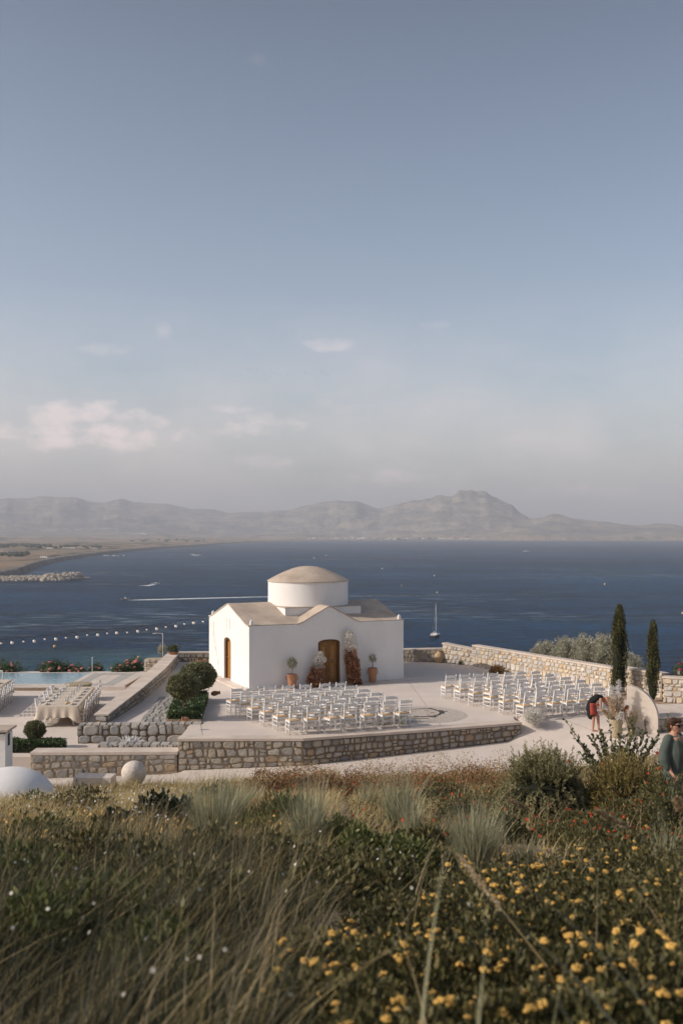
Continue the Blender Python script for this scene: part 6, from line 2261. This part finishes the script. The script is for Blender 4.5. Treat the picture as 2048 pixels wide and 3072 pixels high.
# florist bending over the arrangement: x to the right, y away, z up
FP = at(1784, 2194, -.12)
ft = empty('person', (FP.x, FP.y, FP.z), 'florist in black with a red apron and pink bandana bending over the dried arrangement', 'person')
fl = [([(-.15, 0, .86), (-.08, 0, 1.00), (.05, 0, 1.10), (.20, 0, 1.11)], [(.11, .14), (.10, .13), (.10, .15), (.07, .11)]),
      ([(.20, 0, 1.10), (.31, -.01, 1.06)], [.05, .045]), ('ball', (.385, -.02, 1.02), (.078, .066, .10), mathutils.Euler((0, math.radians(40), 0)).to_matrix()),
      ([(.44, -.03, .98), (.468, -.03, .965)], [.018, .012]),
      ([(.14, -.16, 1.08), (.12, -.20, .80), (.28, -.21, .58)], [.048, .038, .026]),
      ([(.20, .14, 1.06), (.42, .12, .86), (.56, .06, .66)], [.048, .038, .026]),
      ([(-.14, -.08, .84), (-.08, -.09, .46), (-.10, -.09, .07)], [.092, .058, .036]),
      ([(-.12, .09, .84), (.12, .11, .46), (.14, .11, .07)], [.092, .058, .036]),
      ([(-.11, -.09, .045), (.04, -.10, .03)], [.036, .028]), ([(.13, .11, .045), (.27, .11, .03)], [.036, .028])]
for (hx, hy, hz_) in ((.28, -.21, .58), (.56, .06, .66)):
    fl.append(([(hx, hy, hz_), (hx + .035, hy, hz_ - .045), (hx + .055, hy, hz_ - .08)], [(.025, .032), (.018, .038), (.014, .034)]))
    for k in range(4):
        q = Vector((hx + .055, hy + (k - 1.5) * .018, hz_ - .075)); L_ = (.06, .07, .066, .052)[k]
        fl.append(([q, q + Vector((.03, 0, -L_ * .5)), q + Vector((.03, 0, -L_))], [.0095, .0085, .007]))
    q = Vector((hx + .03, hy - .03, hz_ - .03)); fl.append(([q, q + Vector((.03, -.01, -.03)), q + Vector((.05, 0, -.055))], [.011, .010, .008]))
skin_body('body', fl, M['skin2'], ft, vox=.009, smooth_it=3)
skin_body('top', [([(-.15, 0, .92), (-.08, 0, 1.02), (.05, 0, 1.12), (.19, 0, 1.125)], [(.12, .15), (.115, .15), (.11, .165), (.08, .13)])], M['blackcloth'], ft, vox=.014, smooth_it=3)
skin_body('skirt', [([(-.13, 0, .95), (-.16, 0, .78), (-.12, 0, .52)], [(.12, .155), (.15, .18), (.145, .19)])], M['blackcloth'], ft, vox=.015, smooth_it=3)
ap = MB(); V_ = []; na = 10
for j_ in range(6):
    z = .96 - j_ * .078
    for i_ in range(na):
        a = math.radians(-118 + 92 * i_ / (na - 1))
        rx_, ry_ = .160 + .004 * j_, .190 + .006 * j_
        V_.append((-.14 + .015 * (j_ > 3) + rx_ * math.cos(a) + .010 * math.sin(i_ * 1.7) * j_ / 5, ry_ * math.sin(a) - .008, z))
ap.add(V_, [(j_ * na + i_, j_ * na + i_ + 1, (j_ + 1) * na + i_ + 1, (j_ + 1) * na + i_) for j_ in range(5) for i_ in range(na - 1)])
o = ap.build('apron', M['redcloth'], ft, smooth=True); md = o.modifiers.new('thick', 'SOLIDIFY'); md.thickness = .012
b = MB(); b.ball((.0, -.19, .92), (.045, .03, .035), 8, 6); b.ball((.05, -.19, .90), (.035, .025, .035), 8, 6); b.build('apron_bow', M['redcloth'], ft, smooth=True)
rm = mathutils.Euler((0, math.radians(40), 0)).to_matrix()
b = MB(); b.ball((.375, -.02, 1.055), (.092, .082, .085), 14, 10, rot=rm); b.ball((.295, -.03, 1.08), (.03, .03, .035), 8, 6); b.build('bandana', M['capcloth'], ft, smooth=True)
b = MB(); b.tube([(.33, -.095, 1.03), (.40, -.105, 1.01), (.45, -.08, 1.0)], .010, 6); b.build('bandana_band', M['blackcloth'], ft)
b = MB(); b.tube([(.60, .06, .58), (.68, .0, .50)], .012, 6); b.build('secateurs', M['metal'], ft)

# ------------------------------------------------------------------ vegetation of the near slope
RG = np.random.default_rng(99)


def dens_keep(x, y, fn):
    k = RG.random(len(x)) < np.array([fn(a, b_) for a, b_ in zip(x, y)])
    return x[k], y[k]


def bare(x, y):
    """patches of open soil"""
    s = math.exp(-(((x - 2.9) / 1.1) ** 2 + ((y - 13.6) / 1.1) ** 2)) * 1.3 + math.exp(-(((x - 1.2) / .55) ** 2 + ((y - 14.4) / .8) ** 2)) + .8 * math.exp(-(((x + .2) / .3) ** 2 + ((y - 13.2) / .6) ** 2))
    return max(0, 1 - s)


def grass_field(n, y0, y1, hf, wf, tintf, leanv, azv, m_, name, keep, label, x0f=-.37, x1f=.37, droop=.5, azs=.5, seg=3):
    x, y = in_view(n, y0, y1, x0f, x1f)
    x, y = dens_keep(x, y, keep)
    n = len(x)
    cl = np.array([mnoise.noise(Vector((a * .9, b_ * .9, 2))) for a, b_ in zip(x, y)])
    z = slope_pts(x, y) - .02
    h = hf(x, y) * (1 + .5 * cl) * (.55 + .7 * RG.random(n))
    tt = np.clip(tintf(x, y) + .25 * cl + .2 * RG.normal(size=n), 0, 1)
    o = blades(np.column_stack([x, y, z]), h, wf(x, y), np.abs(leanv + .28 * RG.normal(size=n)), azv + azs * RG.normal(size=n), tt, m_, name, seg=seg, droop=droop)
    tag(o, label, None, None, 'stuff')
    return o


A_ = np.asarray


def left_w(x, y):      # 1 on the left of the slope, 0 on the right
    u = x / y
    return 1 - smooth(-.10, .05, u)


# short sunlit meadow grass, olive and straw
grass_field(64000, 11, 29.1, lambda x, y: (A_(.26) + .14 * (x < 0)) * (1 - .15 * np.clip((y - 22) / 5, 0, 1) * (x < -2.5)), lambda x, y: .008 + y * .0004, lambda x, y: A_(.5), .5, .2, M['drygrass'], 'meadow_grass', lambda x, y: bare(x, y) * (1 if x / y < -.05 else .75), 'fine dry meadow grass covering the sunlit slope', azs=.8)
grass_field(26000, 12, 28.6, lambda x, y: (A_(.22) + .08 * (x < 0)) * (1 - .15 * np.clip((y - 22) / 5, 0, 1) * (x < -2.5)), lambda x, y: .009 + y * .0004, lambda x, y: A_(.5), .45, .2, M['greengrass'], 'green_grass', lambda x, y: bare(x, y), 'darker green grass mixed through the meadow', azs=.9)
grass_field(2600, 13, 29.2, lambda x, y: A_(.60) * (1 - .15 * np.clip((y - 22) / 5, 0, 1) * (x < -2.5)), lambda x, y: A_(.009), lambda x, y: A_(.6), .45, .3, M['straw'], 'straw_stems', lambda x, y: bare(x, y) * .9, 'scattered straw coloured grass stems rising above the meadow', azs=.8, seg=4)
# long dark grass close by at left, leaning to the right
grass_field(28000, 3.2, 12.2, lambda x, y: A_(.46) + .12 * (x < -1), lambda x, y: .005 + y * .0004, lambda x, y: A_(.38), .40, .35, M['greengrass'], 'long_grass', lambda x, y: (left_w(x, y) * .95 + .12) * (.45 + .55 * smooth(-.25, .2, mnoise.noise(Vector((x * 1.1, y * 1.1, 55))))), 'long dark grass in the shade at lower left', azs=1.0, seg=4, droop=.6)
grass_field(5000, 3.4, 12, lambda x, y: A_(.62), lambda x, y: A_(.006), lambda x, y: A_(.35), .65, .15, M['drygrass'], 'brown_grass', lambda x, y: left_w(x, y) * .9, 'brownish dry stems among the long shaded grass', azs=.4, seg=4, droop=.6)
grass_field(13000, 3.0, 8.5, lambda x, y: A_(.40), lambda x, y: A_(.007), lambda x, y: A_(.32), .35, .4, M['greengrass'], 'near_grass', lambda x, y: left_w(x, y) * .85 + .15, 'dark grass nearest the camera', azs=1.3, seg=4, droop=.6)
grass_field(2600, 3.6, 16, lambda x, y: A_(.72), lambda x, y: A_(.006), lambda x, y: A_(.75), .5, .35, M['straw'], 'tall_seed_stalks', lambda x, y: left_w(x, y) * .8 + .2, 'tall pale seed stalks standing over the shaded grass', azs=1.4, seg=5, droop=.7)
# small ground plants: leaves in a mat
def leaf_mat_(n, y0, y1, m_, keep, name, label, h=.16, ls=.05, lw=.02, x0f=-.37, x1f=.37):
    x, y = in_view(n, y0, y1, x0f, x1f)
    x, y = dens_keep(x, y, keep)
    n = len(x)
    cl = np.array([mnoise.noise(Vector((a * 1.6, b_ * 1.6, 8))) for a, b_ in zip(x, y)])
    z = slope_pts(x, y) + RG.random(n) ** .7 * h * (1 + 1.2 * cl)
    v, f, t2 = leaves(np.column_stack([x, y, z]), RG.normal(size=(n, 3)) + np.array([0, 0, .9]), ls * (0.7 + .6 * RG.random(n)), lw * (0.7 + .6 * RG.random(n)), np.clip(.45 + .5 * cl + .2 * RG.normal(size=n), 0, 1))
    o = mk(name, v, f, t2, m_); tag(o, label, None, None, 'stuff'); return o


leaf_mat_(52000, 3.3, 28, M['lantana'], lambda x, y: bare(x, y) * (smooth(-.12, .05, x / y) * .9 + .12) * (.35 + .65 * smooth(-.2, .25, mnoise.noise(Vector((x * 1.3, y * 1.3, 0))))), 'low_leafy_cover', 'low leafy plants covering the right part of the slope', h=.17, ls=.055, lw=.022)
leaf_mat_(30000, 18, 29, M['lantana'], lambda x, y: (smooth(.12, .2, x / y)) * .95, 'red_lantana_cover', 'dense low greenery with red flowers around the large bushes', h=.34, ls=.05, lw=.02, x0f=.05)
leaf_mat_(26000, 23.5, 29.1, M['rust'], lambda x, y: (smooth(-.10, -.04, x / y)) * (1 - smooth(.14, .2, x / y)) * .9, 'rusty_scrub', 'rusty brown seeding scrub along the edge of the road', h=.50, ls=.06, lw=.018, x0f=-.12, x1f=.22)
leaf_mat_(12000, 25, 29.3, M['drygrass'], lambda x, y: .8 if x > -2 else .25, 'seed_heads', 'pale seed heads along the lower edge of the slope', h=.45, ls=.06, lw=.016)
leaf_mat_(9000, 14.5, 20, M['rust'], lambda x, y: max(0, mnoise.noise(Vector((x * .9, y * .9, 20)))) * 3, 'rusty_patch', 'rusty patches in the meadow along the shade line at left', h=.34, ls=.05, lw=.018, x0f=-.37, x1f=-.02)
# loose dry litter on the soil
x, y = in_view(9000, 10, 20, -.1, .36); z = slope_pts(x, y) + .012
v, f, t2 = leaves(np.column_stack([x, y, z]), RG.normal(size=(len(x), 3)) * np.array([1, 1, .15]), .05, .016, RG.random(len(x)))
tag(mk('dry_litter', v, f, t2, M['straw']), 'dry leaf litter on the open soil', None, None, 'stuff')

grass_field(2600, 23.5, 29.2, lambda x, y: A_(.50), lambda x, y: A_(.011), lambda x, y: A_(.55), .45, .3, M['drygrass'], 'edge_grass', lambda x, y: .3 + .7 * smooth(-.05, .3, mnoise.noise(Vector((x * .9, y * .9, 31)))), 'tall uneven grass along the lower edge at left', azs=1.0, seg=4, x0f=-.37, x1f=.02)
# tall clumps of blue grey grass
GROUPC = 'tall blue grey grass clumps on the slope'
clumps = [(640, 13.0, 1.15, 520, 'tall blue grey grass clump left of centre, beside the dark white flowered shrub'), (700, 15.5, 1.0, 340, 'grass clump behind and right of the leftmost tall clump'),
          (925, 13.0, 1.15, 360, 'narrow tall grass clump in the middle of the slope'), (1195, 16.0, 1.05, 480, 'wide grass clump right of centre below the road edge'),
          (1240, 14.8, .70, 200, 'lower front part of the wide grass clump right of centre'), (1420, 11.3, .9, 620, 'thick pale grass clump standing by the open soil at right'),
          (1570, 11.6, .45, 150, 'small grass clump at the edge of the open soil patch'), (1470, 12.6, .6, 160, 'grass clump behind the thick pale one by the soil'), (1100, 20.5, .7, 180, 'grass clump farther down the slope near the road, centre'),
          (560, 17.5, .7, 180, 'grass clump behind the dark shrub at left'), (1990, 11.5, .62, 180, 'grass clump at the right edge above the yellow flowers'), (760, 21, .65, 170, 'small grass clump near the path left of the rusty mounds')]
for (px, d, h, n, lab) in clumps:
    x, y, z = spot(px, d)
    t_ = empty('grass_clump', (x, y, z - .03), lab, 'grass clump', GROUPC)
    a = RG.random(n) * 2 * PI; rr = .10 * np.sqrt(RG.random(n)) * (1 + h * .6)
    P = np.column_stack([np.cos(a) * rr, np.sin(a) * rr, np.zeros(n)])
    blades(P, h * (.55 + .55 * RG.random(n)), .012, np.abs(.22 + .22 * RG.normal(size=n)), a + .5 * RG.normal(size=n), np.clip(.5 + .25 * RG.normal(size=n), 0, 1), M['bluegrass'], 'blades', t_, seg=4, droop=.3)

for (px, d, h, ln, lab) in [(2080, 4.6, 1.1, .45, 'straw coloured stem leaning left at the right edge, lower one'), (2070, 5.4, 1.2, .5, 'straw coloured stem leaning left at the right edge, upper one'), (1960, 5.0, .8, .35, 'short straw stem among the yellow flowers at right'), (1300, 4.2, .75, .2, 'straw stem among the yellow flowers left of centre')]:
    x = (px - 1024) / F * d
    t_ = empty('tall_grass_blade', (x, d, slope_h(x, d) - .03), lab, 'grass stem', 'straw stems in front')
    blades(np.array([[0, 0, 0.0]]), np.array([h]), .014, np.array([ln]), np.array([PI]), np.array([.6]), M['straw'], 'blade', t_, seg=9, droop=.7)

# rusty and green mounds
def mound(name, px, d, r, h, m_, n, label, cat, group=None, ls=.06, lw=.022, heads=None, seed=1, lump=.35, up=.6, hr=.02, hm=None, shell=.5, core=True):
    x, y, z = spot(px, d)
    t_ = empty(name, (x, y, z), label, cat, group)
    ball_crown('foliage', t_, (0, 0, 0), (r, r, h), n, ls, lw, m_, seed=seed, lump=lump, shell=shell, up=up, half=True, core=core)
    b = MB()
    for k in range(5):
        a = k * 1.26 + seed; b.tube([(0, 0, -.05), (math.cos(a) * r * .4, math.sin(a) * r * .4, h * .4), (math.cos(a) * r * .7, math.sin(a) * r * .7, h * .62)], [.012, .009, .005], 5)
    b.build('stems', M['bark'], t_)
    if heads:
        pts = []
        for k in range(heads):
            a = rnd(0, 2 * PI); e = rnd(.25, 1.0)
            q = Vector((math.cos(a) * math.sqrt(1 - e * e), math.sin(a) * math.sqrt(1 - e * e), e))
            s = 1 + lump * mnoise.noise(Vector(q * 2.2) + Vector((seed, 0, 0)))
            pts.append((q.x * r * s, q.y * r * s, q.z * h * s + rnd(.0, .05)))
        blossoms(t_, pts, hr, hm)
    return t_


random.seed(5)
for i, (px, d, r, h, n) in enumerate([(800, 24.0, .75, .70, 3000), (905, 25.2, .8, .72, 3000), (985, 24.0, .7, .62, 2600), (1080, 25.5, .7, .55, 2200), (1290, 26.0, .8, .50, 2400), (1420, 26.5, .8, .5, 2400)]):
    mound('rusty_mound', px, d, r, h, M['rust'], n, ['rusty brown shrub mound furthest left near the road', 'rusty brown shrub mound in the middle with dark heart', 'rusty brown shrub mound in front of the middle one', 'low rusty mound right of the main brown group',
          'tan seeding mound below the road right of centre', 'tan seeding mound nearest the rosemary bush'][i], 'shrub', 'rusty shrub mounds by the road', seed=i * 1.7, ls=.075, lw=.022, heads=8 if i < 4 else 4, hr=.03, hm=M['red'])
mound('fresh_green_shrub', 850, 15.5, .55, .55, M['greenleaf'], 3600, 'bright green feathery shrub left of the narrow tall grass', 'shrub', ls=.10, lw=.02, seed=3, up=1.3)
mound('fresh_green_shrub', 760, 14.6, .4, .35, M['greenleaf'], 1800, 'low bright green plant beside the feathery green shrub', 'shrub', ls=.08, lw=.02, seed=4, up=1.3)
t_ = mound('white_flowered_shrub', 490, 15.3, .50, .60, M['darkleaf'], 1700, 'dark glossy shrub with small white flowers at left', 'shrub', ls=.10, lw=.055, seed=7, lump=.35)
blossoms(t_, [(rnd(-.45, .45), -rnd(.15, .45), rnd(.15, .5)) for _ in range(16)], .03, M['whitepetal'])
mound('white_flowered_shrub', 350, 15.0, .35, .32, M['darkleaf'], 900, 'low dark plant left of the white flowered shrub', 'shrub', ls=.08, lw=.045, seed=9)
for i, (px, d, r, h) in enumerate([(990, 13.2, .5, .42), (1100, 12.0, .55, .42), (1060, 10.2, .6, .40), (1230, 11.4, .5, .36), (880, 11.2, .5, .36), (1290, 13.4, .4, .28), (1180, 9.4, .55, .36), (960, 9.2, .55, .35), (800, 12.3, .45, .3), (1500, 14.2, .4, .35)]):
    mound('leafy_plant', px, d, r, h, M['greenleaf'] if i in (0, 1, 3) else M['lantana'], 2400, ['leafy plant at the foot of the narrow tall grass', 'broad pale leafy plant in mid slope', 'dark leafy plant in the shade below mid slope', 'leafy plant left of the thick pale grass clump', 'leafy plant left of centre at the shade line',
          'small leafy plant on the open soil', 'dark leafy plant above the first yellow flowers', 'dark leafy plant low in the centre', 'low leafy plant under the rusty grass at left', 'leafy dark plant behind the small clump by the soil'][i], 'plant', 'leafy plants in mid slope', ls=.075, lw=.032, seed=20 + i, lump=.45)
# red flowered shrubs at right
for i, (px, d, r, h) in enumerate([(1600, 21.5, .8, .5), (1740, 15.3, .6, .30), (1830, 14.2, .7, .36), (1930, 14.8, .75, .5), (2030, 14.2, .7, .55), (1690, 13.8, .5, .24), (1900, 12.4, .6, .35), (2000, 12.6, .6, .4), (1480, 19.5, .7, .4), (1400, 17.5, .6, .38), (1780, 12.9, .5, .3), (2040, 16.8, .7, .5), (1330, 21.5, .7, .45)]):
    mound('red_flowered_shrub', px, d, r, h, M['lantana'], 2600, 'low shrub with small orange red flowers, ' + ['left foot of the rosemary bush', 'right foot of the rosemary bush', 'under the golden bush', 'at the foot of the woman in green, left', 'at the right edge below the woman in green', 'beside the open soil patch, left',
          'behind the yellow flowers at right', 'at the right edge behind the yellow flowers', 'left of the rosemary bush', 'behind the thick pale grass clump', 'at the far end of the soil patch', 'at the right edge beside the small dark bush', 'near the road right of centre'][i], 'shrub', 'red flowered shrubs on the right slope',
          ls=.055, lw=.022, heads=[14, 16, 18, 20, 16, 8, 12, 10, 9, 9, 8, 14, 7][i], hr=.024, hm=M['red'], seed=40 + i, lump=.4)
mound('red_flowered_shrub', 2005, 13.8, .6, 1.02, M['lantana'], 3000, 'taller leafy shrub with red flowers right in front of the woman in green', 'shrub', None, ls=.06, lw=.024, heads=14, hr=.024, hm=M['red'], seed=90, lump=.4)
for i, (px, d, r, h) in enumerate([(120, 13.5, .45, .32), (260, 11.0, .5, .36), (60, 9.0, .45, .34), (420, 9.5, .45, .34), (330, 7.2, .4, .3), (560, 8.0, .4, .3), (120, 6.6, .36, .3), (620, 11.8, .4, .3), (470, 6.0, .32, .26), (250, 18.5, .5, .35), (110, 20.5, .5, .3), (640, 22.5, .5, .35)]):
    mound('weed_clump', px, d, r * 1.15, h * 1.5, M['lantana'] if i % 2 else M['greenleaf'], 2200, 'low leafy weed clump in the grass at left, %s' % ['upper left of the shade line', 'left of the shaded middle', 'at the left edge in mid shade', 'in the middle of the shaded grass', 'lower left in the shade', 'right of the shaded middle', 'near the lower left corner', 'below the tall grass at left', 'lowest of them',
          'below the white dome', 'nearest the white dome', 'below the path end'][i], 'plant', 'weed clumps in the left grass', ls=.07, lw=.03, seed=120 + i, lump=.6, shell=.8, core=False, up=.9)
# yellow flowered shrubs close to the camera
YL = [(1500, 9.6, .5, .36, 10), (1640, 9.4, .5, .42, 14), (1790, 9.6, .55, .46, 15), (1940, 9.8, .6, .5, 15), (2060, 9.0, .55, .5, 10),
      (1400, 8.2, .5, .36, 10), (1560, 7.8, .5, .42, 15), (1720, 7.6, .5, .44, 15), (1880, 7.6, .5, .46, 15), (2040, 7.3, .5, .48, 12),
      (1180, 7.2, .45, .34, 8), (1330, 6.8, .45, .36, 12), (1490, 6.4, .42, .38, 14), (1660, 6.3, .42, .40, 15), (1830, 6.2, .42, .42, 15), (2000, 6.0, .42, .44, 12),
      (1000, 6.0, .40, .30, 9), (1160, 5.7, .40, .32, 12), (1320, 5.4, .36, .32, 12), (1490, 5.3, .36, .34, 13), (1670, 5.2, .36, .36, 13), (1850, 5.2, .36, .36, 13), (2030, 5.1, .36, .38, 10),
      (1150, 4.3, .28, .28, 8), (1290, 4.4, .28, .28, 9), (1440, 4.4, .28, .3, 9), (1600, 4.4, .28, .3, 9), (1770, 4.4, .28, .3, 9), (1940, 4.4, .28, .3, 9), (2090, 4.4, .28, .3, 8),
      (780, 5.4, .34, .24, 6), (930, 5.0, .32, .26, 8), (1090, 4.8, .32, .28, 8), (640, 5.0, .3, .2, 3)]
for i, (px, d, r, h, nh) in enumerate(YL):
    row = ['back', 'second', 'third', 'front', 'nearest', 'left hand'][0 if i < 5 else 1 if i < 10 else 2 if i < 16 else 3 if i < 23 else 4 if i < 30 else 5]
    k = i - [0, 5, 10, 16, 23, 30][['back', 'second', 'third', 'front', 'nearest', 'left hand'].index(row)]
    mound('yellow_flowered_shrub', px, d, r, h, M['lantana'], 2300, 'yellow flowered shrub, %s from left in the %s row, lower right' % (['first', 'second', 'third', 'fourth', 'fifth', 'sixth', 'seventh'][k], row), 'shrub', 'yellow flowered shrubs at lower right',
          ls=.05, lw=.024, heads=int(nh * rnd(.5, 2.3)), hr=.026, hm=M['yellow'], seed=60 + i, lump=.45, shell=.6)
# scattered small blossoms of the meadow
x, y = in_view(520, 14, 27, -.36, -.12); z = slope_pts(x, y) + .28 + .2 * RG.random(len(x))
v, f, t2 = leaves(np.column_stack([x, y, z]), RG.normal(size=(len(x), 3)), .045, .04, RG.random(len(x)))
tag(mk('white_meadow_flowers', v, f, t2, M['gyps']), 'tiny white flower specks over the meadow at left', None, None, 'stuff')
x, y = in_view(300, 12.5, 16.5, -.36, -.02); z = slope_pts(x, y) + .2 + .15 * RG.random(len(x))
v, f, t2 = leaves(np.column_stack([x, y, z]), RG.normal(size=(len(x), 3)), .05, .045, RG.random(len(x)))
tag(mk('yellow_meadow_flowers', v, f, t2, M['yellow']), 'small yellow flower specks along the shade line at left', None, None, 'stuff')
x, y = in_view(420, 13, 28, -.1, .36); z = slope_pts(x, y) + .2 + .25 * RG.random(len(x))
v, f, t2 = leaves(np.column_stack([x, y, z]), RG.normal(size=(len(x), 3)), .05, .045, RG.random(len(x)))
tag(mk('red_meadow_flowers', v, f, t2, M['red']), 'small red flower specks through the slope', None, None, 'stuff')
x, y = in_view(70, 4, 11, -.36, .1); z = slope_pts(x, y) + .35 + .25 * RG.random(len(x))
v, f, t2 = leaves(np.column_stack([x, y, z]), RG.normal(size=(len(x), 3)), .03, .028, RG.random(len(x)))
tag(mk('pale_shade_flowers', v, f, t2, M['gyps']), 'few pale flower specks in the shaded grass', None, None, 'stuff')
# tall stems right in front of the lens, out of focus
random.seed(14)
FRS = [(1235, 3.3, 1.30, .10, 'tall thick grass blade rising at lower centre'), (1410, 3.2, .95, .06, 'grey green blade right of the lower centre one'), (1450, 3.1, .85, -.04, 'second grey green blade beside it'), (1930, 3.0, 1.25, -.40, 'long blade arching left from the lower right corner'),
       (2060, 3.2, 1.5, -.55, 'arching blade entering from the right edge'), (2110, 3.5, 1.7, -.6, 'upper arching blade from the right edge'), (1620, 3.6, .9, .15, 'thin blade among the yellow flowers'), (1780, 4.0, .9, -.2, 'thin straight stem among the yellow flowers at right')]
for (px, d, h, ln, lab) in FRS:
    x = (px - 1024) / F * d
    t_ = empty('tall_grass_blade', (x, d, slope_h(x, d) - .03), lab, 'grass blade', 'tall grass blades in front')
    P = np.array([[0, 0, 0.0]]); blades(P, np.array([h * (.92 if ln > -.3 else .8)]), .019, np.array([abs(ln)]), np.array([0.0 if ln > 0 else PI]), np.array([.5]), M['bluegrass'], 'blade', t_, seg=9, droop=.6)
# long plumed stem crossing the yellow flowers
for (p0, p1, bend, lab) in [(at(1700, 2900, 3.9), at(1370, 2490, 3.3), .0, 'straw coloured plumed stem slanting up left over the yellow flowers'), ]:
    d0, d1 = 5.0, 6.2
    a = Vector(((1640 - 1024) / F * d0, d0, EYE - (2900 - 1600) / F * d0)); c = Vector(((1395 - 1024) / F * d1, d1, EYE - (2590 - 1600) / F * d1))
    t_ = empty('plumed_stem', (a.x + .15, a.y, slope_h(a.x + .15, a.y)), lab, 'grass stem')
    b = MB(); b.tube([(0, 0, 0), a - t_.location, (a + c) / 2 - t_.location, c - t_.location], [.005, .005, .004, .003], 6); b.build('stem', M['straw'], t_)
    plume(t_, (a.lerp(c, .5)) - t_.location, c - t_.location + (c - a) * .1, .018, 260, M['straw'], 'plume', .03)
for (px0, py0, px1, py1, d0, lab) in [(1990, 2560, 1790, 2435, 7.5, 'pale plume arching over the red flowers at right'), (1640, 2480, 1530, 2400, 9.0, 'brown plume leaning left above the pale clump'), (2044, 2500, 2030, 2400, 6.5, 'upright brown stem at the right edge')]:
    a = Vector(((px0 - 1024) / F * d0, d0, EYE - (py0 - 1600) / F * d0)); c = Vector(((px1 - 1024) / F * d0, d0, EYE - (py1 - 1600) / F * d0))
    g0 = Vector((a.x + .12, d0, slope_h(a.x + .12, d0)))
    t_ = empty('plumed_stem', g0, lab, 'grass stem')
    m_ = (a + c) / 2 + Vector((0, 0, .03))
    b = MB(); b.tube([(0, 0, 0), a - g0, m_ - g0, c - g0], [.004, .004, .003, .002], 5); b.build('stem', M['straw'], t_)
    plume(t_, m_ - g0, c - g0, .022, 200, M['straw'], 'plume', .035)

# ------------------------------------------------------------------ unseen trees added outside the frame at left to shade the near slope
for i, (y_, top, r_) in enumerate([(13.2, 5.4, 1.7), (11.2, 6.8, 1.8), (9.0, 8.0, 1.9), (6.6, 9.0, 2.0), (3.6, 9.8, 2.1), (.6, 10.4, 2.1), (-2.2, 10.7, 2.0)]):
    t_ = empty('shade_tree', (-13.2, y_, 2.2), 'dense dark tree %s in the unseen row added beyond the left edge of the photo' % ROWW[min(i, 5)] if i < 6 else 'dense dark unseen tree added behind the camera at left', 'tree', 'unseen shade trees beyond the left edge')
    b = MB(); b.tube([(0, 0, -2), (.1, 0, 1), (0, 0, top - 4)], [.22, .18, .1], 8); b.build('trunk', M['bark'], t_)
    zr_ = (top - 3.4) / 2
    ball_crown('crown', t_, (0, 0, top - 2.2 - zr_), (r_, r_, zr_), 5200, .30, .16, M['cypress'], seed=i * 2.3, lump=.35, shell=.4)

# ------------------------------------------------------------------ sea haze
hz = MB(); hz.box((0, 6000, (SEA - 1.3 + 640) / 2), (36000, 20000, 640 - SEA + 1.3))
mh = bpy.data.materials.new('haze'); mh.use_nodes = True
t = mh.node_tree; t.nodes.clear()
o_ = t.nodes.new('ShaderNodeOutputMaterial'); pv = t.nodes.new('ShaderNodeVolumePrincipled')
pv.inputs['Color'].default_value = HAZE_COL; pv.inputs['Density'].default_value = HAZE; pv.inputs['Anisotropy'].default_value = HAZE_G
t.links.new(pv.outputs[0], o_.inputs['Volume'])
tag(hz.build('haze', mh), 'thin pale sea haze over the whole bay', None, None, 'stuff')
